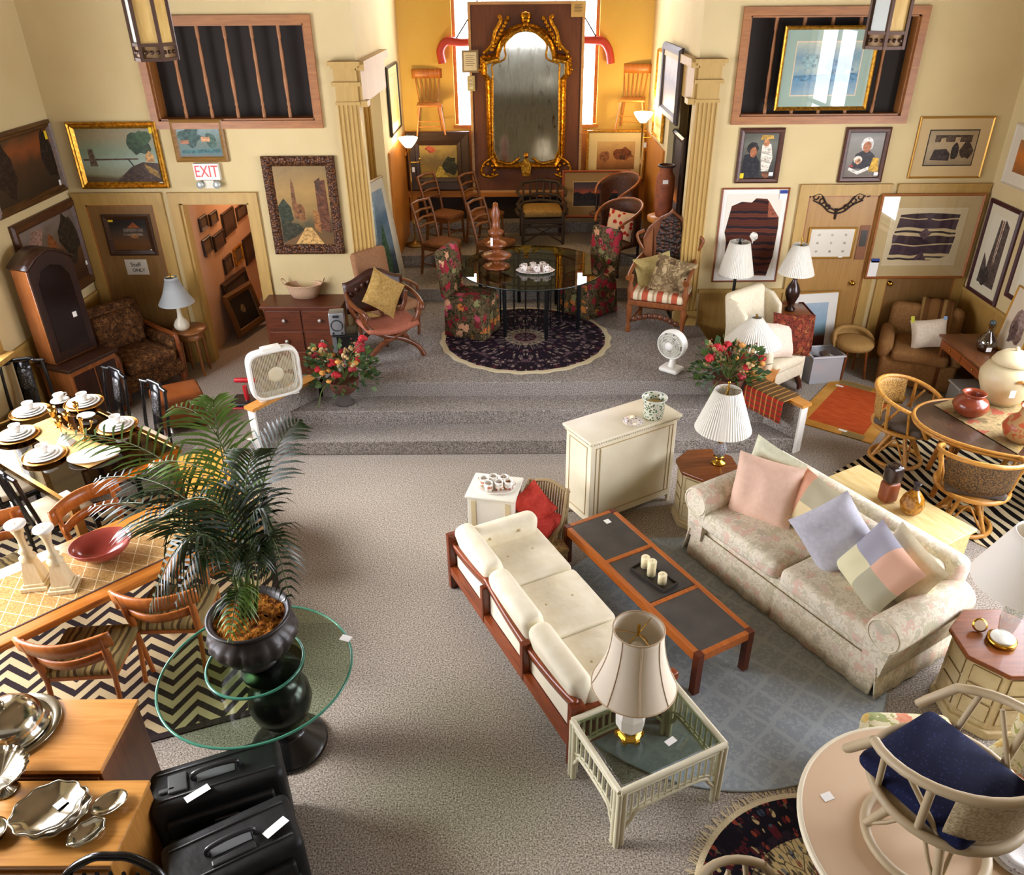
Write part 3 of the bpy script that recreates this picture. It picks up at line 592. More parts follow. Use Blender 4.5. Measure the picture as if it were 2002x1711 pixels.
# iron scroll bracket on the door
p = gy(1637, 405, W-.03); t = thing('scrollwork_bracket', 'black iron scrollwork ornament in a V shape at the top of the tan door', 'ornament', (p.x, W-.012, p.z)); b = B()
for sg in (-1, 1):
    b.tube(spl([(sg*.32, -.01, .13), (sg*.22, -.01, .15), (sg*.12, -.01, .02), (0, -.01, -.05)]), .011, 6); b.tube(spl([(sg*.3, -.01, .08), (sg*.18, -.01, .02), (sg*.1, -.01, -.05), (sg*.02, -.01, -.08)]), .009, 6)
    for q, rr in (((.27, .12), .04), ((.19, .07), .038), ((.11, 0), .035)): b.tube([(sg*q[0]+rr*.8*math.cos(a), -.012, q[1]+rr*.8*math.sin(a)) for a in [i*PI/5 for i in range(11)]], .007, 5)
    b.tube(spl([(sg*.34, -.01, .12), (sg*.37, -.01, .13), (sg*.36, -.01, .15), (sg*.3, -.01, .15)]), .009, 5)
b.tube([(0, -.01, -.02), (0, -.01, -.15)], [.02, .012], 8); b.obj('scrollwork', M('#2b1a10', .5, .5), t)
# right wall
picture('pale framed print with orange square high on the right wall, cut by the edge', 'painting', 1.0, .66, [(0, .02), (.012, .03), (.025, .015)], M('#c9bfa8', .6), pmat(.5, [(0, '#6a4a2a'), (.5, '#c8742a'), (1, '#8a6a48')], .2, 6), [('#d88a3a', blob(-.2, 0, .3, .6, 8, .3, 2))], mount=.13, mmat=M('#cfc4ae', .85), loc=(XR, 9.05, 2.65), rz=-PI/2, name='framed_print')
picture('tall grey street print with striped towers in dark maroon frame on the right wall', 'painting', .68, 1.13, [(0, .025), (.02, .04), (.045, .03), (.05, .015)], wood('#33131a', '#481c20', 0, .4), M('#d3cbb2', .85), [('#54473f', [(-.9, -.95), (-.85, -.1), (-.5, -.3), (-.3, -.5), (-.1, .9), (.1, .9), (.15, -.3), (.4, .95), (.9, .8), (.95, -.95)]), ('#8a5a4a', [(.16, .9), (.2, -.4), (.26, -.4), (.3, .9)]), ('#cdc5b0', [(.3, .9), (.28, -.3), (.33, -.3), (.37, .9)]), ('#3a312c', blob(-.2, -.7, .5, .25, 12, .4, 3))], mount=.09, mmat=M('#cfc6a8', .85), loc=(XR, 9.29, 1.56), rz=-PI/2, name='framed_print')
picture('dark maroon framed pale print at the right edge of the photo, behind the hair sketch', 'painting', .75, 1.1, [(0, .025), (.02, .045), (.05, .03), (.055, .015)], wood('#33131a', '#481c20', 0, .4), M('#d6cfba', .85), mount=.1, mmat=M('#cfc6a8', .85), loc=(XR-.02, 8.42, 1.75), rz=-PI/2, name='framed_print')
# ================================================================= STAGE AND ALCOVE
MAH = wood('#4a2212', '#6b3419', 0, .35); MAHV = wood('#4a2212', '#6b3419', 2, .35)
BLK = M('#12110f', .35); BLKM = M('#17171a', .3, .6); BRASS = M('#c79a3c', .25, 1)
# display board, gilt mirror, notices
bo = thing('display_board', 'tall brown display board with pale wooden edge, behind the gilt mirror', 'board', (.1, 13.0, 1.5), rx=R(-2))
B().box(-.82, .0, 0, .82, .05, 2.62).obj('panel', wood('#5a2f14', '#6b3a18', 2, .6), bo)
B().box(-.86, -.02, 0, -.82, .06, 2.64).box(.82, -.02, 0, .86, .06, 2.64).box(-.86, -.02, 2.62, .86, .06, 2.66).box(-.86, -.02, -.03, .86, .06, .0).obj('edge', wood('#b98a52', '#cda06a', 0, .5), bo)
GLT = N('carved_gilt', .3, .9); v = GLT.co(); f = GLT.vor(v, 26); GLT = GLT.out(GLT.ramp(f, [(.05, '#e2ab3a'), (.6, '#a06a14')]), f, .22, .015)
mr = thing('gilt_mirror', 'large ornate arched mirror in carved gilt frame, on the brown display board', 'mirror', (.09, 13.015, 2.82), rx=R(-2)); b = B()
def mout(s):     # arched outline, s shrinks
    a = [(-.6+s, -.84+s*1.2), (-.5+s*.8, -.98+s), (.5-s*.8, -.98+s), (.6-s, -.84+s*1.2), (.61-s, .3), (.68-s, .38), (.68-s, .62-s), (.5-s, .66-s)]
    ar = [(.46*math.cos(t)*(1-s*1.4), .66-s+ (.4)*math.sin(t)*(1-s*.2)) for t in [PI*i/12 for i in range(13)]]
    return a+ar+[(-.5+s, .66-s), (-.68+s, .62-s), (-.68+s, .38), (-.61+s, .3)]
o0, o1, o2, o3 = mout(0), mout(.035), mout(.07), mout(.1)
rings = [(o0, 0), (o0, -.03), (o1, -.07), (o2, -.04), (o3, -.045), (mout(.11), -.01)]
vs = [(x, y, z) for o, y in rings for x, z in o]; n = len(o0)
b.add(vs, [(i*n+k, i*n+(k+1) % n, (i+1)*n+(k+1) % n, (i+1)*n+k) for i in range(len(rings)-1) for k in range(n)], False); b.obj('frame', GLT, mr)
ms = N('aged_mirror_glass', .08, 1); v = ms.co((3, 1, .8)); MG = ms.out(ms.ramp(ms.noise(v, 5, 5, 1.5), [(.4, '#c2c1b4'), (.66, '#b0ada0'), (.74, '#8a7058')]))
B().add([(x, -.02, z) for x, z in mout(.095)], [tuple(range(n))]).obj('mirror_glass', MG, mr)
cv = B()
for sg in (-1, 1):
    cv.tube(spl([(sg*.52, -.05, -.78), (sg*.5, -.05, .3), (sg*.5, -.05, .5), (sg*.36, -.05, .56), (sg*.3, -.05, .62), (sg*.3, -.05, .8), (sg*.05, -.05, 1.0)]), .014, 5)
    cv.tube(spl([(sg*.62, -.06, .66), (sg*.5, -.07, .78), (sg*.45, -.08, .95), (sg*.36, -.07, 1.1), (sg*.4, -.06, 1.16)]), [.03]*24+[.02], 6)
    for q in range(9): cv.ball((sg*(.5-.03*q), -.07, .72+.05*q), .035, 6)
    for q in range(8):
        a = q*PI/4; cv.ball((sg*.6+.1*math.cos(a), -.05, -1.0+.09*math.sin(a)), .032, 6)
    cv.tube(spl([(sg*.52, -.06, -.8), (sg*.66, -.06, -.9), (sg*.7, -.06, -1.05), (sg*.56, -.06, -1.1), (sg*.44, -.06, -1.06)]), .02, 6)
    cv.tube(spl([(sg*.45, -.05, -.86), (sg*.25, -.05, -.9), (sg*.1, -.05, -.82)]), .02, 5)
    for q in range(4): cv.ball((sg*(.62+.02*q), -.06, .62-.06*q), .03, 6)
for z, r in ((1.1, .05), (1.15, .06), (1.04, .035)): cv.ball((0, -.07, z), r, 8, 1, 1.5)
cv.prism([(-.06, -1.08), (.06, -1.08), (.08, -.95), (.03, -.82), (-.03, -.82), (-.08, -.95)], -.1, -.03, 'y'); cv.ball((0, -.08, -.78), .04, 8)
cv.obj('carving', GLT, mr)
def notice(label, px0, px1, fr, Y=13.03):
    a, c = gy(*px0, Y), gy(*px1, Y); w, h = c.x-a.x, a.z-c.z
    t = thing('notice_card', label, 'notice', ((a.x+c.x)/2, Y, (a.z+c.z)/2))
    B().box(-w/2, -.006, -h/2, w/2, .0, h/2).obj('card', M(fr, .7), t)
    if fr != '#c9a86a': B().box(-w/2+.03, -.008, -h/2+.03, w/2-.03, -.005, h/2-.03).obj('paper', M('#d9cfb4', .8), t)
    l = B()
    for q in range(6): l.box(-w*.28, -.0095, h*(.26-.09*q), w*(.28-.1*(q % 2)), -.008, h*(.26-.09*q)+.006)
    l.obj('print_lines', M('#6a5c48', .8), t)
notice('grey framed certificate pinned on the left edge of the display board', (902, 98), (936, 142), '#8a7a60')
notice('small yellowish paper note pinned below the framed certificate', (913, 148), (929, 178), '#b8a878')
notice('plain tan card at the top right corner of the display board', (1117, 2), (1145, 33), '#c9a86a')
# ox yoke hung by a chain behind the board
yk = thing('ox_yoke', 'red painted curved ox yoke hanging on a chain in the alcove window', 'yoke', (.1, 13.2, 3.62)); RED = M('#a8301c', .45)
b = B(); b.tube(spl([(-1.27, 0, -.28), (-1.29, 0, -.1), (-1.18, 0, .02), (-.95, 0, .0), (-.5, 0, .03), (0, 0, .04), (.5, 0, .03), (.95, 0, .02), (1.14, 0, 0), (1.24, 0, -.12), (1.28, 0, -.3)]), .06, 8); b.obj('beam', RED, yk)
B().tube([(-1.05, .0, .05), (-.72, 0, .5), (-.72, 0, 1.2)], .012, 5).tube([(1.05, 0, .05), (.74, 0, .5), (.74, 0, 1.2)], .012, 5).obj('chain', M('#3a3028', .5, .5), yk)
# two small chairs hung high on the back wall
def spindle_chair(nm, label, loc, rz, tone, hs=1.0):
    t = thing(nm, label, 'chair', loc, rz, 'spindle chairs hung on the alcove wall'); m = wood(tone, '#c07a34', 2, .4)
    B().prism([(-.2, -.2), (.2, -.2), (.17, .2), (-.17, .2)], .4, .43).obj('seat', m, t, bevel=.01)
    for x, y in ((-.16, -.16), (.16, -.16), (-.14, .15), (.14, .15)): B().tube([(x, y, .4), (x*1.35, y*1.3, 0)], [.016, .012], 8).obj('leg', m, t)
    B().tube([(-.19, -.19, .2), (.19, -.19, .2)], .008, 6).tube([(-.18, -.18, .12), (.18, -.18, .12)], .008, 6).tube([(-.19, -.18, .18), (-.17, .18, .18)], .008, 6).tube([(.19, -.18, .18), (.17, .18, .18)], .008, 6).obj('stretcher', m, t)
    for i in range(6):
        x = -.14+.28*i/5; B().tube([(x, .17, .43), (x*1.3, .25, .78)], .009, 6).obj('spindle', m, t)
    B().sheet(lambda u, v: (-.23+.46*u, .25-.03*math.cos((u-.5)*3), .76+.13*v), 8, 2, .02).obj('crest_rail', m, t); return t
spindle_chair('spindle_chair', 'small wooden spindle-back chair hung on the yellow wall left of the alcove window', (-1.39, 13.02, 2.37), R(8), '#94501c')
c2 = spindle_chair('spindle_chair', 'small wooden spindle-back chair hung on the yellow wall above the right-hand torchere lamp', (1.72, 13.02, 2.42), R(-14), '#a5601f')
# pictures of the alcove
DGR = wood('#2a1a10', '#3a2415', 0, .5)
def alcpic(label, px0, px1, Y, *a, **k):
    p, q = gy(*px0, Y), gy(*px1, Y); return picture(label, 'painting', q.x-p.x, p.z-q.z, *a, loc=((p.x+q.x)/2, Y+.02, (p.z+q.z)/2), **k)
alcpic('garden path painting in wide dark frame with gold inner frame, behind the left-hand torchere lamp', (792, 258), (921, 372), 12.93, [(0, .03), (.02, .05), (.13, .03), (.14, .045), (.19, .03), (.2, .015)], DGR,
  pmat(.7, [(0, '#6a5a2a'), (.25, '#8a7030'), (.5, '#6a5a34'), (.8, '#a08848'), (1, '#7a4a34')], .2, 6), [('#2a2a1c', blob(.6, -.3, .4, .6, 14, .3, 2)), ('#9a4a34', blob(-.4, .75, .3, .18, 10, .4, 4)), ('#a8923e', [(-.3, -.98), (0, -.3), (.15, -.3), (.5, -.98)])])
alcpic('glowing cottage print with wide cream mount in gold frame, right of the gilt mirror', (1148, 255), (1258, 352), 12.93, [(0, .025), (.02, .04), (.035, .015)], GOLD,
  pmat(.4, [(0, '#8a5a2a'), (.3, '#b0743a'), (.6, '#c89858'), (1, '#d8b070')], .2, 6), [('#7a4422', blob(.4, .1, .5, .45, 14, .3, 3)), ('#8f5a34', blob(-.6, -.1, .25, .4, 12, .3, 5)), ('#5a3418', rect(.2, -.3, .5, .1))], mount=.13, mmat=M('#dcc48a', .8), name='framed_print')
alcpic('sunset skyline print with wide tan mount in reddish frame, standing behind the cane chairs', (1100, 334), (1228, 424), 12.62, [(0, .025), (.015, .035), (.035, .015)], wood('#8a3c18', '#a5502a', 0, .4),
  pmat(.35, [(0, '#221a18'), (.35, '#33211c'), (.55, '#b0502a'), (.75, '#5a3a38'), (1, '#3c3438')], .08, 4), [('#231a18', [(-1, -.6), (-1, .1), (-.8, .2), (-.6, 0), (-.3, .15), (-.28, .3), (-.2, .1), (0, 0), (.3, .1), (.36, .55), (.42, .1), (1, .05), (1, -.6)])], mount=.13, mmat=M('#9a7a4a', .85), inner=M('#c8a86a', .8), rx=R(-4), name='framed_print')
c, w, h = onx([(750, 128), (775, 125), (778, 250), (762, 272)], -1.83)
picture('narrow-looking pale print in black frame on the left side wall of the alcove', 'painting', 1.0, .9, [(0, .02), (.02, .035), (.035, .015)], BLK, pmat(.6, [(0, '#9a8a48'), (.5, '#b8a868'), (1, '#c8b878')], .2, 6), mount=.1, mmat=M('#c9b67c', .85), loc=(-1.82, 12.25, 2.96), rz=PI/2, name='framed_print')
picture('gold framed pale print on the right side wall of the alcove, lit by the torchere', 'painting', .85, 1.15, [(0, .02), (.02, .04), (.04, .015)], GOLD, pmat(.8, [(0, '#c8a050'), (.5, '#d8c078'), (1, '#e0cc90')], .2, 6), mount=.12, mmat=M('#e2cc8c', .85), loc=(1.99, 12.05, 3.0), rz=-PI/2, name='framed_print')
picture('misty mountain painting in wide dark frame hung at the right opening of the alcove', 'painting', 1.28, .86, [(0, .03), (.03, .06), (.08, .05), (.11, .02)], DGR, pmat(.65, [(0, '#c89050'), (.25, '#8a6a48'), (.5, '#6a6058'), (.75, '#a8988a'), (1, '#b8a890')], .14, 4), loc=(1.94, 10.98, 3.28), rz=-PI/2)
picture('dark lamplit night painting in dark frame below the misty mountain painting', 'painting', .95, .95, [(0, .03), (.03, .05), (.09, .02)], DGR, pmat(.7, [(0, '#c87a38'), (.2, '#4a2a16'), (.6, '#241812'), (1, '#1c140f')], .14, 4), loc=(2.1, 11.0, 2.2), rz=-PI/2)
# leaning blue picture by the left pilaster
picture('tall blue abstract print with cream mount leaning behind the tan armchair', 'painting', 1.0, 1.62, [(0, .02), (.012, .03), (.03, .012)], wood('#a08a68', '#b8a078', 0, .5), pmat(1.3, [(0, '#3a4a3a'), (.2, '#2a3a48'), (.45, '#6a7f8a'), (.7, '#4a6478'), (1, '#7f929a')], .3, 4), [('#24303a', [(-.9, -.9), (-.3, -.2), (.2, -.9)]), ('#3c5a40', [(-.2, -.3), (.4, .4), (.6, -.5), (.3, -.9)]), ('#8aa0a8', [(-.6, .1), (-.2, .95), (.1, .8), (-.3, 0)])], mount=.12, mmat=M('#b5ad98', .85), loc=(-1.93, 10.75, S+.8), rz=R(74), rx=R(-8), name='framed_print')
# torcheres
LGL = N('lit_glass_bowl', .3); LGL.b.inputs['Emission Color'].default_value = lin('#ffe6b0'); LGL.b.inputs['Emission Strength'].default_value = 9; LGL = LGL.out('#fff4dc')
def torchere(label, x, y, z0, ztop):
    t = thing('torchere_lamp', label, 'floor lamp', (x, y, z0), 0, 'brass torchere lamps in the alcove'); h = ztop-z0
    B().lathe([(.001, .0), (.16, 0), (.165, .02), (.12, .035), (.03, .06), (.02, .1)], 24).obj('base', M('#8a6a34', .35, .8), t)
    B().lathe([(.012, .08), (.012, .3), (.02, .32), (.012, .35), (.012, h*.6), (.02, h*.61), (.012, h*.63), (.012, h-.22), (.03, h-.2), (.02, h-.16), (.04, h-.13)], 12).obj('pole', M('#a98440', .3, .85), t)
    B().tube([(0, 0, h-.35), (.13, 0, h-.35), (.15, 0, h-.33)], .007, 6).ball((.15, 0, h-.3), .015, 6).obj('switch_arm', BRASS, t)
    B().lathe([(.04, h-.14), (.07, h-.11), (.11, h-.06), (.135, h-.02), (.14, h), (.13, h), (.1, h-.05), (.05, h-.11), (.001, h-.12)], 24).obj('glass_bowl', LGL, t)
    tagcard(t, (.05, -.02, h-.45), .04, .07)
    l = bpy.data.lights.new('torchere_bulb', 'POINT'); l.energy = 30; l.color = (1, .72, .36); l.shadow_soft_size = .1
    lo = bpy.data.objects.new('torchere_bulb', l); COL.objects.link(lo); lo.location = (x, y, ztop+.08)
torchere('brass torchere lamp with lit white bowl at the left side of the alcove', -1.64, 12.2, .85, 2.44)
torchere('brass torchere lamp with lit white bowl by the right side wall of the alcove', 1.8, 12.35, .85, 2.74)
# bamboo ladder chairs
BAM = wood('#5e3210', '#7d4818', 2, .4); SEAT = blooms('brown_damask', '#6a4020', '#80522c', [(0, '#8a5a30'), (.5, '#5a3418')], 22, .3)
def ladder(loc, rz, label):
    t = thing('ladder_back_chair', label, 'chair', loc, rz, 'bamboo ladder-back chairs on the alcove steps')
    B().rbox((0, -.02, .45), (.44, .42, .07), .035, .015).obj('seat', SEAT, t)
    B().box(-.2, -.21, .37, .2, .17, .42).obj('seat_frame', BAM, t)
    for sx in (-1, 1):
        B().tube([(sx*.19, -.19, .42), (sx*.2, -.21, 0)], .018, 8).obj('leg', BAM, t)
        B().tube(spl([(sx*.18, .24, 0), (sx*.19, .19, .35), (sx*.2, .19, .5), (sx*.21, .26, .8), (sx*.21, .33, 1.02)]), .022, 8).obj('back_post', BAM, t)
    for z, y in ((1.0, .325), (.88, .29), (.78, .255), (.68, .225)):
        B().tube([(-.23 if z > .95 else -.2, y, z), (0, y+.03, z+.01), (.23 if z > .95 else .2, y, z)], .019, 7).obj('slat', BAM, t)
    b = B()
    for sx in (-1, 1): b.tube([(sx*.2, -.2, .16), (sx*.18, .22, .16)], .011, 6)
    b.tube([(-.19, -.2, .22), (.19, -.2, .22)], .011, 6).tube([(-.18, .22, .24), (.18, .22, .24)], .011, 6); b.obj('stretcher', BAM, t)
    return t
lc = ladder((-1.17, 12.3, .85), faceto(.86, -.5), 'bamboo ladder-back chair in the back row, nearest the left-hand torchere')
def lad(loc, rz, label): return dup(lc, loc, rz, label)
lad((-.55, 12.3, .85), faceto(.86, -.5), 'bamboo ladder-back chair in the back row, in front of the display board')
l3 = lad((-1.16, 11.35, .68), faceto(.86, -.5), 'bamboo ladder-back chair in the front row, behind the left floral chair')
l4 = lad((-.37, 11.35, .68), faceto(.86, -.5), 'bamboo ladder-back chair in the front row with a white tag, behind the carved stand')
# twig armchair
TW = M('#3a2a1c', .7); t = thing('twig_armchair', 'dark rustic twig armchair with round back and tan seat cushion, below the mirror', 'chair', (.33, 12.45, .85), faceto(.05, -1))
b = B()
for z, y, k2 in ((.44, -.05, 0), (.53, 0, .02), (.72, .08, .02)):
    b.tube([(-.36+k2, -.18, z), (-.4+k2, .05, z+.02), (-.28, .26+y, z+.1), (0, .32+y, z+.12), (.28, .26+y, z+.1), (.4-k2, .05, z+.02), (.36-k2, -.18, z)], .025, 7)
for i in range(6): b.tube([(-.28+.11*i, .27, .5), (-.26+.105*i, .36, .82)], .018, 6)
b.obj('back', TW, t); B().rbox((0, -.02, .47), (.6, .54, .1), .04, .02).obj('seat_cushion', fabric('#8a6a34', '#a5834a', 30), t)
B().box(-.3, -.28, .36, .3, .26, .4).tube([(-.32, -.28, .34), (.32, -.28, .34)], .02, 6).tube([(-.32, -.28, .28), (.32, -.28, .28)], .018, 6).obj('seat_frame', TW, t)
for sx in (-1, 1):
    for y in (-.27, .24): B().tube([(sx*.31, y, .5), (sx*.31, y, 0)], .026, 7).obj('leg', TW, t)
b = B()
for sx in (-1, 1): b.tube([(sx*.3, -.27, .03), (0, -.27, .2), (sx*.28, -.27, .34)], .014, 6)
b.tube([(-.3, -.27, .16), (.3, -.27, .16)], .016, 6); b.obj('brace', TW, t)
# cane barrel chairs
CANE = N('dark_cane', .6); v = CANE.co(); CANE = CANE.out(CANE.ramp(CANE.noise(v, 90, 1), [(.35, '#2a150b'), (.65, '#6a3c1c')]))
DRK = wood('#1e0f09', '#321a0e', 2, .35); RIM = wood('#8a4a1c', '#a8622a', 0, .3)
def barrel(loc, rz, label):
    t = thing('cane_barrel_chair', label, 'chair', loc, rz, 'dark cane barrel chairs in the alcove')
    def top(u): a = -.25*PI+1.5*PI*u; return (.33*math.cos(a), .03+.33*math.sin(a), .74+.26*math.sin(PI*u)**.8)
    B().tube([top(i/20) for i in range(21)], .02, 8).obj('rim', RIM, t)
    def bk(u, v):
        p = top(.14+.72*u); return (p[0]*.97, p[1]*.97, .46+(p[2]-.46)*v)
    B().sheet(bk, 16, 6, .012).obj('back', CANE, t)
    B().rbox((0, 0, .44), (.58, .56, .06), .03).obj('seat', CANE, t)
    for a in (-.25*PI, 1.25*PI, .3*PI, .7*PI):
        x, y = .3*math.cos(a), .03+.3*math.sin(a); zt = .74 if y < 0 else .44
        B().tube([(x, y, zt), (x*1.0, y, .4), (x*1.08, y*1.05, 0)], [.016, .022, .018], 8).obj('leg', DRK, t)
    B().tube([(-.26, -.22, .16), (.26, -.22, .16)], .012, 6).tube([(-.24, .26, .2), (.24, .26, .2)], .012, 6).obj('stretcher', DRK, t); return t
bc = barrel((1.38, 11.35, .68), faceto(-.75, -.66), 'dark cane barrel chair holding the red spotted cushion')
dup(bc, (1.45, 12.3, .85), faceto(-.75, -.66), 'empty dark cane barrel chair on the upper step, beside the tall clay vase')
SPOT = N('spotted_cloth', .9, 0, .2); v = SPOT.co(); SPOT = SPOT.out(SPOT.mix(SPOT.math('LESS_THAN', SPOT.vor(v, 13), .36), '#d8b48a', '#b02a1e'))
t = tag(B().pillow(.42, .4, .13).obj('cushion', SPOT), 'square cushion with red spots on tan, on the front cane barrel chair', 'cushion'); t.location = (1.43, 11.38, 1.36); t.rotation_euler = (R(-18), R(6), faceto(-.45, -.9))
# tall clay vase on pedestal
CLAY = N('worn_clay', .7); v = CLAY.co(); CLAY = CLAY.out(CLAY.ramp(CLAY.noise(v, 7, 4), [(.3, '#6a3018'), (.55, '#8f4a24'), (.75, '#5a3a26')]))
pp = (1.88, 10.55); t = thing('pedestal_stand', 'orange wooden pedestal under the tall clay vase', 'stand', (*pp, S))
B().lathe([(.19, 1.13), (.2, 1.15), (.2, 1.19), (.001, 1.19)], 24).obj('top', ORG, t); B().lathe([(.16, 0), (.16, .05), (.06, .1), (.05, .6), (.06, 1.05), (.17, 1.13)], 20).obj('column', ORG, t)
t = thing('clay_vase', 'tall reddish clay vase with dark rim and white tag, right side of the alcove', 'vase', (pp[0], pp[1], 1.701))
B().lathe([(.001, 0), (.1, 0), (.115, .1), (.125, .35), (.12, .5), (.085, .56), (.08, .6), (.1, .64), (.085, .64), (.07, .58), (.001, .5)], 24).obj('body', CLAY, t); B().tube([(.1*math.cos(a), .1*math.sin(a), .64) for a in [i*PI/12 for i in range(24)]], .014, 6, True).obj('rim', M('#2a1a12', .6), t); tagcard(t, (-.02, -.125, .46), .07, .05)
# rug and glass table on the stage
def rugmat(name, r0, cols, bands, seed=1.0, cellscale=14):
    n = N(name, .95, 0, .1); v = n.co(); ln = n.new('ShaderNodeVectorMath', operation='LENGTH'); n.link(v, ln.inputs[0])
    rr = n.math('DIVIDE', ln.outputs['Value'], r0); base = n.ramp(rr, bands, True)
    x = n.xyz(v); ang = n.math('ARCTAN2', x[1], x[0])
    cmb = n.new('ShaderNodeCombineXYZ'); n.link(n.math('MULTIPLY', n.math('PINGPONG', ang, PI/8), 1.4), cmb.inputs[0]); n.link(n.math('MULTIPLY', rr, 1.0), cmb.inputs[1])
    vo = n.new('ShaderNodeTexVoronoi'); vo.inputs['Scale'].default_value = cellscale; n.link(cmb.outputs[0], vo.inputs['Vector'])
    sp = n.new('ShaderNodeSeparateColor'); n.link(vo.outputs['Color'], sp.inputs[0]); mot = n.ramp(sp.outputs[0], cols, True)
    f = n.math('MULTIPLY', n.math('LESS_THAN', vo.outputs['Distance'], .5), .85)
    c = n.mix(f, base, mot); v2 = n.new('ShaderNodeTexVoronoi', feature='DISTANCE_TO_EDGE'); v2.inputs['Scale'].default_value = cellscale*.6; n.link(cmb.outputs[0], v2.inputs['Vector'])
    c = n.mix(n.math('MULTIPLY', n.math('LESS_THAN', v2.outputs['Distance'], .05), .8), c, cols[0][1])
    return n.out(n.mix(n.math('MULTIPLY', n.noise(v, 60, 1), .3), c, '#0d0a0c'))
RUG1 = rugmat('persian_medallion', 1.0, [(0, '#1c1420'), (.2, '#7d636b'), (.4, '#9a8484'), (.55, '#6a2c38'), (.7, '#b0a090'), (.85, '#54424e')], [(0, '#3f1a22'), (.14, '#a8977c'), (.26, '#271c28'), (.7, '#3a2c34'), (.78, '#241a22'), (.93, '#2c2028')])
t = thing('round_rug', 'round dark oriental rug with cream fringe under the round glass table on the stage', 'rug', (.05, 9.27, S))
B().disc((0, 0), 1.0, .0, .012, 64).obj('pile', RUG1, t)
fr = random.Random(3); pts = []; b = B(); FRG = fabric('#b8a988', '#cfc2a0', 90)
b.lathe([(1.0, .011), (1.04, .01), (1.075, .003), (1.06, 0)], 128, wob=.012, wn=23); b.obj('fringe', FRG, t, stuff=True)
G1 = glass('table_glass', '#b9c7ad', .25); GEDGE = M('#0f1a16', .1)
t = thing('glass_dining_table', 'round glass table with black rod base in the middle of the stage', 'table', (.14, 9.87, S))
B().disc((0, 0), .92, .72, .735, 96).obj('glass_top', G1, t); B().tube([(.92*math.cos(2*PI*i/96), .92*math.sin(2*PI*i/96), .7275) for i in range(96)], .0085, 6, True).obj('glass_edge', GEDGE, t)
for i in range(8): 
    a = 2*PI*(i+.32)/8
    B().cyl((.68*math.cos(a), .68*math.sin(a), .012), (.68*math.cos(a), .68*math.sin(a), .72), .026, n=10).obj('leg', BLKM, t)
for i in range(16):
    a = 2*PI*(i+.5)/16; B().cyl((.42*math.cos(a), .42*math.sin(a), .012), (.42*math.cos(a), .42*math.sin(a), .72), .009, n=6).obj('rod', BLKM, t)
B().tube([(.68*math.cos(2*PI*i/48), .68*math.sin(2*PI*i/48), .7) for i in range(48)], .012, 6, True).tube([(.42*math.cos(2*PI*i/48), .42*math.sin(2*PI*i/48), .7) for i in range(48)], .01, 6, True).obj('ring', BLKM, t)
# floral slipcovered chairs
FLO = blooms('dark_floral_chintz', '#4a3a26', '#6a5a3c', [(0, '#a01c34'), (.35, '#7a1428'), (.5, '#c8506a'), (.62, '#d8a07a'), (.75, '#c87a34'), (.88, '#8a8a5a')], 9, .42, '#2a2a18')
def slip(loc, rz, label):
    t = thing('slipcovered_chair', label, 'chair', loc, rz, 'dark floral chairs at the stage glass table')
    B().rbox((0, -.02, .47), (.5, .54, .12), .05, .02).obj('seat', FLO, t)
    def sk(u, v):
        q = u*4; i = int(min(q, 3.999)); f = q-i; c = [(-.25, -.28), (.25, -.28), (.25, .24), (-.25, .24), (-.25, -.28)]
        x = c[i][0]+(c[i+1][0]-c[i][0])*f; y = c[i][1]+(c[i+1][1]-c[i][1])*f; s = 1+.08*(1-v)*(1+.4*math.sin(u*40)); return (x*s, y*s, .014+.44*v)
    B().sheet(sk, 48, 4, .01).obj('skirt', FLO, t)
    b = B(); b.at((0, .27, .78), 0, R(-6)).rbox((0, 0, 0), (.5, .13, .62), .06); b.obj('back', FLO, t)
    return t
s1 = slip((-.64, 9.5, S+.0), faceto(.93, -.36), 'dark red floral slipcovered chair at the left of the stage glass table')
dup(s1, (.92, 10.2, S), faceto(-.75, -.62), 'dark red floral slipcovered chair behind the right edge of the stage glass table')
# carved tiered stand
t = thing('carved_stand', 'tall carved wooden tiered stand on the stage glass table, with white tag', 'stand', (-.31, 9.84, S+.736)); CW2 = wood('#6a3418', '#8f4f24', 2, .35)
B().lathe([(.001, 0), (.16, 0), (.17, .02), (.1, .04), (.05, .06), (.045, .09), (.1, .11), (.17, .13), (.185, .16), (.15, .18), (.06, .19), (.05, .23), (.07, .26), (.12, .28), (.14, .3), (.1, .33), (.05, .35), (.05, .4), (.09, .43), (.1, .46), (.05, .49), (.045, .6), (.06, .68), (.035, .75), (.03, .8), (.001, .82)], 24, wob=.06, wn=12).obj('tiers', CW2, t); tagcard(t, (-.05, -.19, .38), .03, .1)
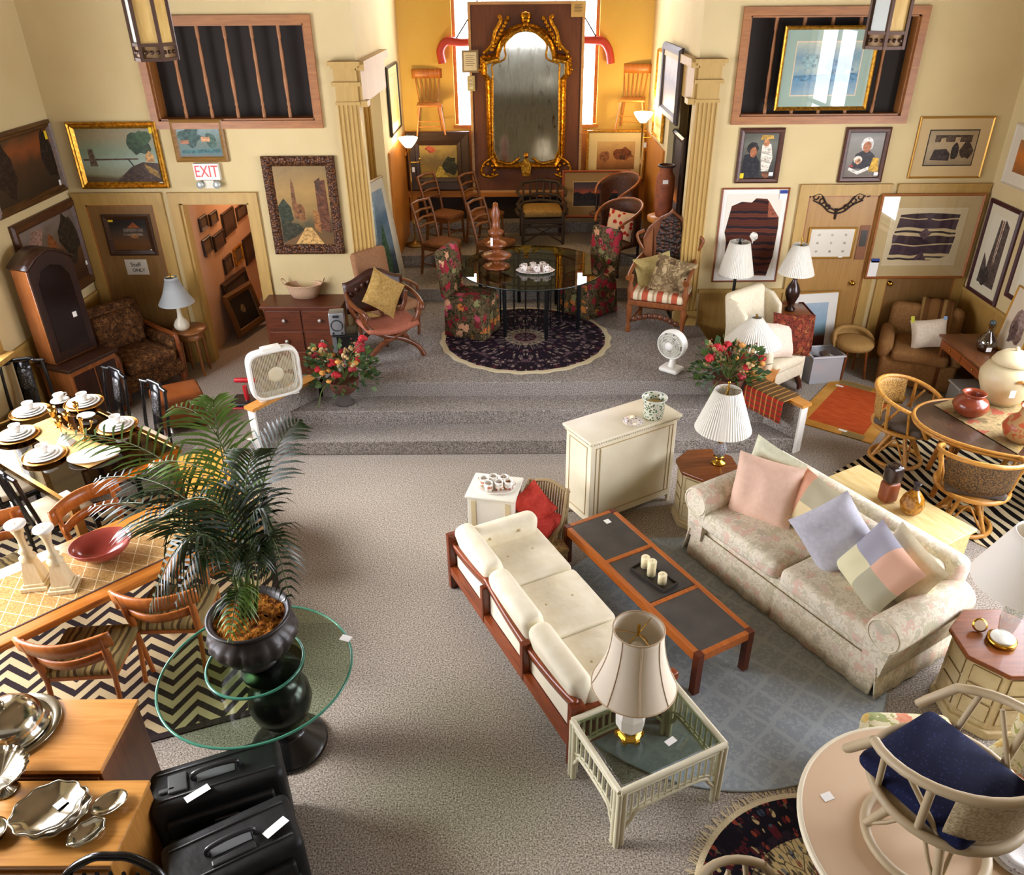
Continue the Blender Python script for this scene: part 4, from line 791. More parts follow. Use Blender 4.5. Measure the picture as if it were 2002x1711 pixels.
# tea tray
POR = N('flower_porcelain', .15); v = POR.co(); POR = POR.out(POR.mix(POR.math('LESS_THAN', POR.vor(v, 38), .3), '#e6ddd4', POR.ramp(POR.noise(v, 25), [(.4, '#8a3a48'), (.6, '#3a5a6a')])))
tx, ty, tz = .18, 9.64, S+.736; t = thing('tea_tray', 'oval pale patterned tray of cups on the stage glass table', 'tray', (tx, ty, tz))
B().lathe([(.001, .0), (.17, 0), (.2, .012), (.24, .022), (.24, .028), (.19, .018), (.001, .008)], 32, sy=.62, wob=.03, wn=10).obj('plate', POR, t)
CUPW = M('#e9e4da', .15)
def mk_cup(nm, label, loc, rz, m, r=.04, h=.07, cat='cup', group=None, straight=False):
    t = thing(nm, label, cat, loc, rz, group)
    pr = [(.001, 0), (r*.6, 0), (r*.62, .006), (r*.9, h*.5), (r, h), (r*.95, h), (r*.85, h*.5), (r*.5, .01), (.001, .008)] if not straight else [(.001, 0), (r, 0), (r, h), (r*.93, h), (r*.9, .008), (.001, .008)]
    B().lathe(pr, 18).obj('bowl', m, t); B().tube([(r*.9, 0, h*.8), (r*1.5, 0, h*.75), (r*1.6, 0, h*.45), (r*.85, 0, h*.25)], .006, 6).obj('handle', m, t); return t
for i, (x, y, rz, wh) in enumerate(((-.14, .0, 2.6, 'at the left end of'), (-.03, .05, 1.3, 'at the back left of'), (.09, .06, .9, 'at the back right of'), (.02, -.04, -1, 'at the front centre of'), (.13, -.03, -.3, 'at the right end of'))):
    mk_cup('mug', 'small flowered mug %s the oval tray on the stage table' % wh, (tx+x, ty+y, tz+.016), rz, POR, .04, .085, 'mug', 'flowered mugs on the stage table tray', True)
# savonarola chair
t = thing('savonarola_chair', 'carved curved-arm chair with rose seat and gold pillow at the front left of the stage', 'chair', (-1.6, 8.78, S), faceto(.5, -.86)); WAL = wood('#4a2412', '#7a421e', 0, .3)
for y, nm in ((-.22, 'front'), (.2, 'rear')):
    for sx in (-1, 1):
        B().tube(spl([(-sx*.36, y-.02*(1 if y < 0 else -1), .0), (-sx*.3, y, .12), (-sx*.12, y, .26), (sx*.1, y, .34), (sx*.3, y, .48), (sx*.36, y, .68)]), [.03]*31, 8).obj('leg', WAL, t)
for sx in (-1, 1): B().tube(spl([(sx*.34, .3, .74), (sx*.38, .1, .72), (sx*.38, -.12, .7), (sx*.35, -.3, .68), (sx*.33, -.34, .62)]), [.026]*24+[.04], 8).obj('arm', WAL, t)
B().sheet(lambda u, v: (-.3+.6*u, -.27+.5*v, .47-.06*math.sin(PI*u)), 12, 4, .05).obj('seat', fabric('#9a5a44', '#ad6a52', 40), t)
B().sheet(lambda u, v: (-.37+.74*u, .26+.06*v-.05*math.sin(PI*u), .5+(.36+.14*math.sin(PI*u)**2)*v), 14, 6, .035).obj('back', N('carved_walnut', .45).m if False else wood('#2a130b', '#4a2414', 0, .4), t)
b = B()
for i in range(9): b.ball((-.3+.075*i, .24, .72+.14*math.sin(PI*(i+.3)/8.6)), .035, 6, 1, 1, .5)
b.obj('carving', wood('#2a130b', '#4a2414', 0, .4), t)
t = tag(B().pillow(.46, .44, .17).obj('pillow', fabric('#94743a', '#b8975a', 45)), 'gold brocade pillow set cornerwise on the carved curved-arm chair', 'pillow'); t.location = (-1.6, 8.82, S+.76); t.rotation_euler = (R(-24), R(38), faceto(.5, -.86))
t = thing('open_armchair', 'tan upholstered armchair with thin wooden arms behind the carved curved-arm chair', 'chair', (-1.66, 9.38, S), faceto(.75, -.66)); TANU = fabric('#8a6244', '#9c7250', 50)
b = B(); b.at((0, .26, .75), 0, R(-10)).rbox((0, 0, 0), (.52, .1, .62), .05); b.obj('back', TANU, t); B().rbox((0, 0, .42), (.54, .54, .12), .05, .02).obj('seat', TANU, t)
for sx in (-1, 1):
    B().tube(spl([(sx*.27, .25, .66), (sx*.3, 0, .66), (sx*.3, -.2, .64), (sx*.27, -.26, .6)]), .018, 7).obj('arm', WAL, t)
    B().tube(spl([(sx*.27, -.12, .64), (sx*.3, -.2, .5), (sx*.27, -.22, .4)]), .016, 7).obj('arm_support', WAL, t)
    for y in (-.22, .24): B().tube(spl([(sx*.24, y, .38), (sx*.28, y*1.05, .2), (sx*.26, y*1.1, 0)]), .02, 7).obj('leg', WAL, t)
# carved throne chair
t = thing('throne_chair', 'carved high-backed throne chair with striped seat at the right of the stage', 'chair', (1.79, 9.62, S), faceto(-.36, -.93)); t.scale = (1.1,)*3; THR = wood('#4a2614', '#6e3d1e', 2, .35); TH2 = wood('#6a3616', '#8a4e22', 2, .35)
CVD = N('pierced_carving', .5); v = CVD.co(); f = CVD.vor(v, 26); CVD = CVD.out(CVD.ramp(f, [(.15, '#6a3a1e'), (.5, '#1e0f08')]), f, 1, .03)
STRP = N('checked_stripe', .9, 0, .2); x = STRP.xyz(STRP.co()); STRP = STRP.out(STRP.ramp(STRP.math('FRACT', STRP.math('MULTIPLY', x[0], 6)), [(0, '#b0553a'), (.4, '#d8c8a8'), (.7, '#a88a68'), (.85, '#c8b898')], True))
B().rbox((0, -.04, .45), (.62, .56, .1), .04, .02).obj('seat_cushion', STRP, t); B().box(-.31, -.32, .34, .31, .24, .4).obj('seat_frame', TH2, t, bevel=.01)
B().prism([(-.31, .42), (.31, .42), (.31, .98), (.26, 1.1), (.14, 1.22), (.05, 1.27), (0, 1.33), (-.05, 1.27), (-.14, 1.22), (-.26, 1.1), (-.31, .98)], .2, .25, 'y').obj('back', TH2, t, bevel=.01)
B().prism([(-.14, .55), (.14, .55), (.15, 1.0), (.1, 1.2), (0, 1.28), (-.1, 1.2), (-.15, 1.0)], .165, .2, 'y').obj('carved_splat', CVD, t)
for sx in (-1, 1):
    B().prism([(sx*.18, .55), (sx*.28, .55), (sx*.28, .96), (sx*.2, 1.1)][::sx], .18, .2, 'y').obj('cane_panel', fabric('#7a4a2c', '#8a5836', 90), t)
    B().lathe([(.025, 0), (.035, .05), (.02, .1), (.03, .2), (.04, .3), (.025, .36), (.03, .45), (.04, .52), (.02, .58), (.035, .66), (.03, .7)], 12, (sx*.31, -.28, 0)).obj('leg', TH2, t)
    B().lathe([(.025, 0), (.03, .1), (.025, .4), (.03, .45)], 12, (sx*.29, .22, 0)).obj('leg', TH2, t)
    B().tube(spl([(sx*.3, .22, .78), (sx*.33, 0, .75), (sx*.33, -.25, .71), (sx*.32, -.36, .67)]), [.024]*18+[.04], 8).obj('arm', TH2, t)
    B().tube(spl([(sx*.3, .2, .85), (sx*.36, .18, .95), (sx*.37, .18, 1.02), (sx*.3, .2, 1.06)]), .02, 6).obj('scroll', TH2, t)
b = B()
for i in range(9): b.ball((-.24+.06*i, -.29, .17+.06*math.sin(PI*i/8)), .04, 7, .9, 1, .5)
b.obj('carved_stretcher', THR, t); B().tube([(-.29, .2, .15), (.29, .2, .15)], .018, 6).tube([(-.3, -.26, .12), (-.29, .2, .12)], .016, 6).tube([(.3, -.26, .12), (.29, .2, .12)], .016, 6).obj('stretcher', TH2, t)
t = tag(B().pillow(.48, .46, .15).obj('pillow', fabric('#a08c54', '#b5a168', 40)), 'pale gold pillow behind the paisley pillow on the throne chair', 'pillow'); t.location = (1.68, 9.66, S+.7); t.rotation_euler = (R(-14), R(-12), faceto(.1, -1))
PAI = blooms('paisley_weave', '#6a563c', '#7d6848', [(0, '#b8a27a'), (.4, '#4a3826'), (.7, '#94805c')], 8, .34, '#a08a62')
t = tag(B().pillow(.5, .48, .16).obj('pillow', PAI), 'brown paisley pillow in front on the throne chair', 'pillow'); t.location = (1.86, 9.44, S+.72); t.rotation_euler = (R(-18), R(14), faceto(-.25, -.97))
# desk fan
FANW = M('#e8e6dc', .3); t = thing('desk_fan', 'white desk fan with round grille standing on the front right of the stage', 'fan', (1.72, 8.27, S), faceto(-.62, -.78))
B().rbox((0, 0, .03), (.24, .2, .06), .03).obj('base', FANW, t); B().tube([(0, 0, .05), (0, .02, .17), (0, .05, .24)], [.045, .03, .03], 12).obj('neck', FANW, t)
b = B(); b.at((0, -.03, .34), 0, PI/2); b.lathe([(.165, -.05), (.175, 0), (.165, .05), (.15, .055), (.16, 0), (.15, -.05)], 40)
for k in range(36):
    a = 2*PI*k/36; b.tube([(.04*math.cos(a), .04*math.sin(a), .085), (.1*math.cos(a), .1*math.sin(a), .08), (.16*math.cos(a), .16*math.sin(a), .045)], .0025, 4)
for r in (.07, .1, .13): b.tube([(r*math.cos(2*PI*i/32), r*math.sin(2*PI*i/32), .082-.1*max(0, r-.09)) for i in range(32)], .003, 4, True)
b.obj('grille', FANW, t); b = B(); b.at((0, -.03, .34), 0, PI/2); b.lathe([(.001, .09), (.045, .088), (.05, .075), (.001, .07)], 20); b.obj('hub_badge', M('#f2f0e8', .3), t)
b = B(); b.at((0, -.03, .34), 0, PI/2)
for k in range(4): b.at((0, -.03, .34), 0, PI/2); b.prism([(.03*math.cos(a), .03*math.sin(a)) for a in (k*PI/2, k*PI/2+.8)]+[(.14*math.cos(a), .14*math.sin(a)) for a in (k*PI/2+1.1, k*PI/2+.5, k*PI/2)], .0, .01)
b.obj('blades', M('#c9c9b8', .3), t); b = B(); b.at((0, .02, .34), 0, -PI/2); b.lathe([(.06, -.02), (.075, .03), (.07, .1), (.04, .13), (.001, .135)], 20); b.obj('motor_housing', FANW, t)
# ================================================================= LEFT SIDE
# dresser with basket
t = thing('dresser', 'dark red-brown wooden dresser with glass knobs under the village street painting', 'dresser', (-2.73, 9.47, 0))
B().box(-.47, -.17, 0, .47, .22, .91).obj('body', MAHV, t, bevel=.006); B().box(-.51, -.21, .91, .51, .24, .945).obj('top', MAH, t, bevel=.008)
for j in range(3):
    for i in range(2):
        x0 = -.44+.45*i; d = B().box(x0, -.185, .08+.275*j, x0+.42, -.17, .33+.275*j).obj('drawer', MAH, t, bevel=.006)
        B().at((x0+.21, -.185, .21+.275*j), 0, PI/2).lathe([(.01, 0), (.012, .015), (.022, .022), (.024, .032), (.001, .04)], 10).obj('knob', M('#cfc8bc', .1, .3), d)
def wicker(c1, c2, sc_=60):
    n = N('wicker', .7); v = n.co(); x = n.xyz(v); a = n.math('SINE', n.math('MULTIPLY', x[2], sc_*6)); an = n.math('SINE', n.math('MULTIPLY', n.math('ARCTAN2', x[1], x[0]), 34))
    f = n.math('MULTIPLY_ADD', n.math('MULTIPLY', a, an), .5, .5); return n.out(n.ramp(f, [(.1, c1), (.7, c2)]), f, .6, .01)
WK = wicker('#a87c58', '#e0bd9a'); p = gz(597, 580, .945)
t = thing('wicker_basket', 'oval pale wicker basket with loop handles on the dark dresser', 'basket', (p.x, p.y, .945))
B().lathe([(.001, .0), (.16, 0), (.2, .08), (.225, .16), (.23, .165), (.215, .16), (.19, .08), (.15, .01), (.001, .01)], 40, sy=.6).obj('bowl', WK, t); B().tube([(.228*math.cos(a), .137*math.sin(a), .165) for a in [i*PI/16 for i in range(32)]], .01, 6, True).obj('rim', WK, t)
for sx in (-1, 1): B().tube(spl([(sx*.22, -.05, .16), (sx*.26, -.04, .22), (sx*.27, 0, .235), (sx*.26, .04, .22), (sx*.22, .05, .16)]), .007, 6).obj('handle', WK, t)
# loudspeakers
p = gz(672, 688, S); t = thing('subwoofer', 'black box subwoofer beneath the silver speaker at the stage corner', 'speaker', (-2.1, 8.78, S), R(12)); t.scale = (1, 1, 1.3)
B().rbox((0, 0, .12), (.3, .3, .24), .012).obj('cabinet', BLK, t); B().box(-.15, -.158, .0, -.1, -.148, .23).obj('silver_strip', M('#9a9c9e', .3, .8), t)
t = thing('bookshelf_speaker', 'small silver speaker with black cone on the black subwoofer', 'speaker', (-2.16, 8.72, S+.313), R(6)); SIL = M('#a9acae', .3, .7)
B().rbox((0, 0, .135), (.17, .17, .27), .012).obj('cabinet', SIL, t); b = B(); b.at((0, -.086, .12), 0, PI/2); b.lathe([(.072, 0), (.07, .006), (.06, .004), (.055, -.005), (.02, -.02), (.001, -.01)], 24); b.obj('cone', M('#1d1f24', .4), t)
B().box(-.035, -.09, .215, .035, -.084, .245).obj('tweeter', M('#2a2c30', .3), t); b = B()
for sx in (-1, 1): b.ball((sx*.05, -.087, .025), .014, 8)
b.obj('dial', BLK, t)
# box fan on the left wing
t = thing('box_fan', 'white square box fan standing on the wooden cap left of the stage steps', 'fan', (-2.6, 7.55, .587), R(33))
b = B(); n_ = 24
def sq(h, k2=5): return [(h*math.copysign(abs(math.cos(a))**(2/k2), math.cos(a)), h*math.copysign(abs(math.sin(a))**(2/k2), math.sin(a))+.27) for a in [2*PI*i/40 for i in range(40)]]
rr = [(sq(.22), .05), (sq(.27), .06), (sq(.275), 0), (sq(.27), -.06), (sq(.255), -.065), (sq(.235), -.05), (sq(.232), .05)]
b.add([(x, y, z) for o, y in rr for x, z in o], [(i*40+k2, i*40+(k2+1) % 40, ((i+1) % 7)*40+(k2+1) % 40, ((i+1) % 7)*40+k2) for i in range(7) for k2 in range(40)], True); b.obj('housing', FANW, t)
GRL = M('#c2b698', .45); b = B()
for i in range(29):
    x = -.22+.44*i/28; h = .235*(1-(abs(x)/.235)**5)**.2; b.box(x-.003, -.058, .27-h, x+.003, -.05, .27+h)
b.obj('slat_grille', GRL, t)
b = B(); b.at((0, -.05, .27), 0, PI/2); b.lathe([(.001, .016), (.05, .016), (.08, .012), (.085, .006)], 24); b.obj('hub', M('#cabf9f', .45), t)
b = B()
for k2 in range(5):
    a = 2*PI*k2/5
    b.sheet(lambda u, v: ((.05+.16*v)*math.cos(a+u*.9), -.01+.03*u, .27+(.05+.16*v)*math.sin(a+u*.9)), 5, 3, .003)
b.obj('blades', M('#c4b89c', .5), t)
B().rbox((0, 0, .555), (.2, .09, .035), .012).obj('carry_handle', FANW, t)
for sx in (-1, 1): B().box(sx*.18-.03, -.06, -.002, sx*.18+.03, .06, .012).obj('foot', FANW, t)
# red pedestal stool behind the fan
t = thing('pedestal_stool', 'red metal pedestal stool with black seat beside the box fan', 'stool', (-2.99, 7.72, 0))
B().lathe([(.001, 0), (.13, 0), (.13, .01), (.03, .02)], 24).obj('base', M('#a59a80', .4, .5), t); B().cyl((0, 0, .01), (-.02, 0, .62), .025).obj('pole', M('#b01c22', .3), t)
B().rbox((-.03, .02, .43), (.32, .26, .05), .025).obj('seat', M('#1c1a1c', .35), t); B().rbox((-.03, .02, .4), (.33, .27, .02), .01).obj('seat_pan', M('#a01a20', .35), t)
B().rbox((-.03, .1, .64), (.26, .05, .05), .02).obj('back_pad', M('#b01c22', .35), t)
# flower arrangements
ROSE = M('#b3141f', .6); ROSE2 = M('#8a1018', .6); PEACH = M('#c98a3c', .7); STRAW = M('#b79a68', .8); LEAF = M('#2f4a22', .6); LEAF2 = M('#4a6428', .6); STEM = M('#5a6a2a', .7)
def arrangement(label, loc, seed, base):
    r = random.Random(seed); t = thing('flower_arrangement', label, 'flowers', loc); zb = base
    B().lathe([(.001, 0), (.12, 0), (.16, .06), (.18, .14), (.17, .15), (.12, .1), (.001, .1)], 24, c=(0, 0, zb)).obj('basket', wicker('#3a1c10', '#6a3820'), t)
    def pt(sx=.36, sz=.42, lo=.05):
        a = r.uniform(0, 2*PI); q = r.uniform(.25, 1)**.6; e = r.uniform(lo, 1.4); return (sx*q*math.cos(a)*math.cos(e*.6), sx*.75*q*math.sin(a)*math.cos(e*.6), zb+.16+sz*q*math.sin(e)*.9)
    lf = B(); lm = [LEAF, LEAF2]
    for i in range(300):
        p = Vector(pt(.38, .38, -.25)); d = Vector((p.x, p.y, (p.z-zb-.15)*.7)).normalized(); s_ = d.cross(Vector((r.uniform(-1, 1), r.uniform(-1, 1), r.uniform(0, 1)))).normalized(); L = r.uniform(.06, .1); w = L*.33
        lf.k = i % 2; lf.add([tuple(p), tuple(p+d*L*.5+s_*w), tuple(p+d*L), tuple(p+d*L*.5-s_*w)], [(0, 1, 2, 3)])
    lf.obj('foliage', lm, t, stuff=True)
    st = B()
    for i in range(26):
        p = pt(.36, .46, .2); st.tube([(0, 0, zb+.1), (p[0]*.5, p[1]*.5, zb+.1+(p[2]-zb)*.6), p], .004, 4)
    st.tube(spl([(-.1, -.1, zb+.16), (-.2, -.16, zb+.08), (-.24, -.2, zb-.06), (-.27, -.2, zb-.12)]), .006, 5); st.obj('stems', STEM, t)
    for i in range(15):
        p = Vector(pt(.4, .46, .15)); b = B(); R_ = r.uniform(.044, .062)
        for k2 in range(9):
            a = k2*2.4; q = R_*(.25+.75*k2/9); c = p+Vector((q*.6*math.cos(a), q*.6*math.sin(a), R_*.5*(1-k2/9)))
            b.ball(tuple(c), R_*.55, 7, .8)
        b.obj('rose', ROSE if i % 3 else ROSE2, t)
    for i in range(12):
        p = pt(.36, .4, .0); b = B(); b.ball(p, r.uniform(.03, .042), 8, .7); b.obj('peach_blossom', PEACH, t)
    b = B()
    for i in range(26):
        p = Vector(pt(.36, .44, .05))
        for k2 in range(5): b.ball(tuple(p+Vector((r.uniform(-.03, .03), r.uniform(-.03, .03), r.uniform(-.03, .03)))), .018, 6)
    b.obj('dried_hydrangea', STRAW, t, stuff=True)
    b = B()
    for i in range(40): b.ball(pt(.4, .5, .1), .012, 5)
    b.obj('berries', M('#6a1a1a', .4), t, stuff=True)
t = thing('plant_pedestal', 'dark fluted pedestal under the flower arrangement on the left of the steps', 'pedestal', (-1.97, 7.84, .341)); 
B().lathe([(.001, 0), (.1, 0), (.1, .02), (.07, .035), (.07, .13), (.095, .15), (.095, .16), (.001, .16)], 40, flute=.03, wn=16).obj('column', M('#4a423c', .8), t)
arrangement('red rose and dried flower arrangement in a basket on the left of the stage steps', (-1.96, 7.83, .0), 5, .503)
t = thing('plant_pedestal', 'dark pedestal under the flower arrangement on the right of the steps', 'pedestal', (2.26, 7.84, .341)); 
B().lathe([(.001, 0), (.1, 0), (.1, .02), (.07, .035), (.07, .13), (.095, .15), (.095, .16), (.001, .16)], 40, flute=.03, wn=16).obj('column', M('#4a423c', .8), t)
arrangement('red rose and dried flower arrangement right of the stage steps, behind the pleated lamp', (2.26, 7.83, .0), 11, .503)
# tall cabinet against the left wall
t = thing('tall_cabinet', 'tall dark wooden cabinet with arched hood and lower deck against the left wall', 'cabinet', (-5.05, 8.2, 0), faceto(.92, -.39)); CB = wood('#1f0f09', '#341a0d', 2, .3); CB_LIT = wood('#7a4420', '#95592c', 2, .22)  # lit brown sides, shaded near-black front and deck: light put into wood colours
B().box(-.31, -.27, 0, .31, .2, .74).obj('base', CB_LIT, t, bevel=.008); B().box(-.34, -.3, .74, .34, .2, .78).obj('deck', CB, t, bevel=.01); B().box(-.28, -.275, .08, -.01, -.27, .68).box(.01, -.275, .08, .28, -.27, .68).obj('door', CB, t)
B().box(-.27, -.04, .78, .27, .2, 1.86).obj('hood', CB_LIT, t, bevel=.006)
B().prism([(-.27, .8), (.27, .8), (.27, 1.8), (.2, 1.92), (.1, 1.97), (0, 1.99), (-.1, 1.97), (-.2, 1.92), (-.27, 1.8)], -.065, -.04, 'y').obj('front', CB, t); B().prism([(-.19, .9), (.19, .9), (.19, 1.68), (.12, 1.8), (0, 1.84), (-.12, 1.8), (-.19, 1.68)], -.072, -.064, 'y').obj('glazed_door', M('#1c0f0a', .15), t)
B().sheet(lambda u, v: (-.3+.6*u, -.09+.3*v, 1.86+.15*math.sin(PI*u)), 12, 2, .03).obj('crest', CB, t); tagcard(t, (.1, -.08, 1.25), .05, .06)
# brown patterned armchair
BRD = blooms('brown_tapestry', '#4a2e18', '#6a4526', [(0, '#80552c'), (.4, '#38200f'), (.7, '#8a6238')], 16, .4, '#33200f')
t = thing('wing_armchair', 'brown patterned armchair with wooden arm fronts by the closed brown door', 'armchair', (-4.8, 8.98, 0), faceto(.81, -.58)); t.scale = (1.06,)*3; WA = wood('#6a3416', '#8f4d22', 0, .3)
B().rbox((0, -.03, .25), (.8, .74, .22), .05).obj('base', BRD, t); B().rbox((0, -.08, .42), (.6, .72, .16), .06, .03).obj('seat_cushion', BRD, t)
b = B(); b.at((0, .3, .62), 0, R(-14)).rbox((0, 0, .02), (.74, .2, .66), .09, 0, 3, .2); b.obj('back', BRD, t); b = B(); b.at((0, .2, .66), 0, R(-16)).rbox((0, 0, 0), (.56, .16, .46), .07); b.obj('back_cushion', BRD, t)
for sx in (-1, 1):
    B().rbox((sx*.36, -.02, .46), (.13, .66, .3), .06).obj('arm', BRD, t); B().tube(spl([(sx*.36, .3, .66), (sx*.37, 0, .63), (sx*.37, -.3, .62), (sx*.37, -.37, .56), (sx*.36, -.37, .2), (sx*.36, -.36, .06)]), .028, 8).obj('arm_rail', WA, t)
    for y in (-.34, .3): B().cyl((sx*.34, y, .16), (sx*.35, y*1.02, 0), .028, .02).obj('leg', WA, t)
# end table, lamp, ottoman
ETW = wood('#7a4a22', '#98602f', 2, .35)
t = thing('end_table', 'small round wooden end table under the white gourd lamp', 'table', (-4.22, 9.4, 0)); B().lathe([(.001, .58), (.2, .58), (.21, .6), (.2, .62), (.001, .62)], 32).obj('top', ETW, t); B().lathe([(.17, .5), (.18, .58), (.16, .58), (.15, .5)], 24).obj('apron', ETW, t)
for i in range(4):
    a = PI/4+i*PI/2; B().cyl((.14*math.cos(a), .14*math.sin(a), .58), (.16*math.cos(a), .16*math.sin(a), 0), .022, .016).obj('leg', ETW, t)
t = thing('table_lamp', 'white gourd-shaped table lamp with grey-blue shade on the small end table', 'lamp', (-4.27, 9.33, .62)); CER = M('#d8d0b8', .15)
B().lathe([(.001, 0), (.06, 0), (.09, .04), (.095, .08), (.07, .13), (.035, .17), (.025, .24), (.022, .34), (.03, .36), (.001, .37)], 24).obj('body', CER, t)
GSH = shade_mat('grey_shade', '#a3a6a4'); B().lathe([(.215, .36), (.15, .47), (.095, .6), (.075, .69), (.073, .69), (.14, .47), (.21, .36)], 32).obj('shade', GSH, t); B().tube([(-.05, 0, .69), (0, 0, .7), (.05, 0, .69)], .005, 5).cyl((0, 0, .69), (0, 0, .74), .01).obj('finial', BRASS, t); B().tube([(.025, 0, .36), (.025, 0, .3)], .014, 6).obj('switch', M('#ded8c8', .4), t)
t = thing('leather_ottoman', 'tan-brown leather ottoman beside the brown armchair', 'ottoman', (-3.9, 7.98, 0), R(30)); LEA = N('leather', .35); v = LEA.co(); LEA = LEA.out(LEA.ramp(LEA.noise(v, 6, 3), [(.3, '#7a3c16'), (.7, '#9a5424')]), LEA.noise(v, 90, 2), .1, .005)
B().rbox((0, 0, .23), (.5, .4, .3), .03).obj('body', LEA, t); B().rbox((0, 0, .4), (.53, .43, .1), .045, .02).obj('cushion', LEA, t); tagcard(t, (.12, -.222, .35), .04, .06)
for sx in (-1, 1):
    for sy in (-1, 1): B().cyl((sx*.2, sy*.15, .08), (sx*.2, sy*.15, 0), .02).obj('foot', WA, t)
# glass dining table with place settings
GD = N('gilt_metal', .2, 1).out('#c2954a'); SMK = glass('smoked_glass', '#a58f6c', .5)
gt = thing('gilt_glass_table', 'gilt-edged smoked glass dining table set with white china', 'table', (-4.18, 6.3, 0), R(-35)); L2, W2 = .92, .52
B().box(-L2+.02, -W2+.02, .722, L2-.02, W2-.02, .735).obj('glass_top', SMK, gt); b = B()
for y in (-W2, W2): b.box(-L2, y-.018, .69, L2, y+.018, .742)
for x in (-L2, L2): b.box(x-.018, -W2, .69, x+.018, W2, .742)
b.obj('metal_edge', GD, gt); b = B()
for x in (-.5, 0, .5): b.box(x-.02, -W2, .69, x+.02, W2, .715)
b.obj('rail', wood('#7a5528', '#946a34', 1, .4), gt)
for x in (-L2+.05, L2-.05):
    for y in (-W2+.05, W2-.05): B().box(x-.035, y-.035, 0, x+.035, y+.035, .69).obj('leg', wood('#8a6430', '#a57c40', 2, .4), gt)
tagcard(gt, (L2-.1, -W2+.05, .745), .12, .07, R(90), 0)
CHI = M('#eeeae2', .12); CHG = M('#b8823a', .25, .8)
t = thing('table_runner', 'pale gold cloth runner in the middle of the glass dining table', 'runner', (-4.18, 6.3, .744), R(-35)); B().sheet(lambda u, v: (-.62+1.2*u, (-.16+.32*v)*(1+.12*math.sin(u*17)), .003+.002*math.sin(u*30)), 24, 4, .003).obj('cloth', fabric('#b28a50', '#d0a868', 50), t)
def plate(nm, label, loc, r, h, m, group, cat='plate', rim=None):
    t = thing(nm, label, cat, loc, 0, group)
    B().lathe([(.001, 0), (r*.6, 0), (r*.72, h*.35), (r, h), (r, h+.004), (r*.7, h*.35+.006), (r*.58, .006), (.001, .006)], 32).obj('dish', m, t)
    if rim: B().tube([(r*math.cos(2*PI*i/32), r*math.sin(2*PI*i/32), h+.003) for i in range(32)], .006, 5, True).obj('gilt_rim', rim, t)
    return t
proto = None
sets = [((60, 808), 'far left'), ((165, 790), 'by the first black chair'), ((230, 835), 'by the second black chair'), ((35, 853), 'left edge, middle'), ((88, 893), 'nearest left corner')]
for (px, wh) in sets:
    p = gz(*px, .745); z = .745
    if proto is None:
        proto = [plate('charger_plate', 'x', (0, 0, 0), .16, .012, CHG, 'gold charger plates', 'plate', CHG), plate('dinner_plate', 'x', (0, 0, 0), .135, .016, CHI, 'white dinner plates'), plate('salad_plate', 'x', (0, 0, 0), .105, .014, CHI, 'white salad plates'), plate('saucer', 'x', (0, 0, 0), .078, .013, CHI, 'white saucers', 'saucer'), mk_cup('teacup', 'x', (0, 0, 0), 0, CHI, .045, .065, 'cup', 'white teacups')]
        items = proto
    else: items = [dup(o, (0, 0, 0)) for o in proto]
    for o in items: o.scale = (1.15, 1.15, 1.1)
    for o, dz, nm in zip(items, (0, .014, .026, .037, .05), ('gold-edged charger plate under the white plates', 'large white dinner plate on the charger', 'smaller white plate stacked mid pile', 'white saucer on top of the plate stack', 'white teacup crowning the plate stack')):
        o.location = (p.x, p.y, z+dz); o['label'] = nm+', '+wh+(' of the glass table' if 'chair' not in wh else ', glass table')
p = gz(118, 785, .745); c_ = dup(proto[4], (p.x, p.y, .76), 1.0, 'white teacup on a lone saucer at the far end of the glass table'); s_ = dup(proto[3], (p.x, p.y, .745), 0, 'white saucer under the lone teacup at the far end of the glass table')
p = gz(185, 893, .745); t = thing('oval_platter', 'oval white platter on the glass table beneath the palm fronds', 'platter', (p.x, p.y, .745), R(20)); B().lathe([(.001, 0), (.14, 0), (.22, .02), (.22, .025), (.14, .008), (.001, .008)], 40, sy=.62).obj('dish', CHI, t)
p = gz(170, 816, .745); t = thing('soup_bowl', 'small oval white bowl near the gold goblets on the glass table', 'bowl', (p.x, p.y, .745)); B().lathe([(.001, 0), (.05, 0), (.085, .03), (.08, .03), (.045, .008), (.001, .008)], 28, sy=.75).obj('dish', CHI, t)
AMB = glass('amber_glass', '#d8b070', .6)
gob = None
for i, (px, wh) in enumerate((((113, 835), 'tallest, nearest the left plates'), ((123, 852), 'front one by the white napkin'), ((138, 838), 'right-hand one'), ((155, 815), 'far one by the small bowl'))):
    p = gz(*px, .745)
    if gob is None:
        gob = thing('goblet', 'x', 'glass', (0, 0, 0), 0, 'gold goblets on the glass table'); B().lathe([(.001, 0), (.035, 0), (.03, .006), (.006, .015), (.005, .09), (.02, .11), (.035, .15), (.037, .21), (.034, .21), (.03, .15), (.001, .115)], 16).obj('bowl', GD, gob); o = gob
    else: o = dup(gob, (0, 0, 0), scale=1-.08*i)
    o.location = (p.x, p.y, .748); o['label'] = 'slim gold goblet on the runner of the glass table, '+wh
p = gz(128, 868, .745); t = thing('folded_napkin', 'white napkin folded to a pyramid on the glass table runner', 'napkin', (p.x, p.y, .748)); B().add([(-.07, -.05, 0), (.07, -.05, 0), (.07, .06, 0), (-.07, .06, 0), (0, 0, .12)], [(3, 2, 1, 0), (0, 1, 4), (1, 2, 4), (2, 3, 4), (3, 0, 4)]).obj('cloth', M('#ece8e0', .8), t)
p = gz(167, 858, .745); t = thing('candelabrum', 'branched gold candelabrum on the glass table beside the palm tips', 'candelabrum', (p.x, p.y, .748)); b = B().lathe([(.001, 0), (.05, 0), (.04, .012), (.01, .03), (.008, .2), (.02, .22), (.001, .22)], 14)
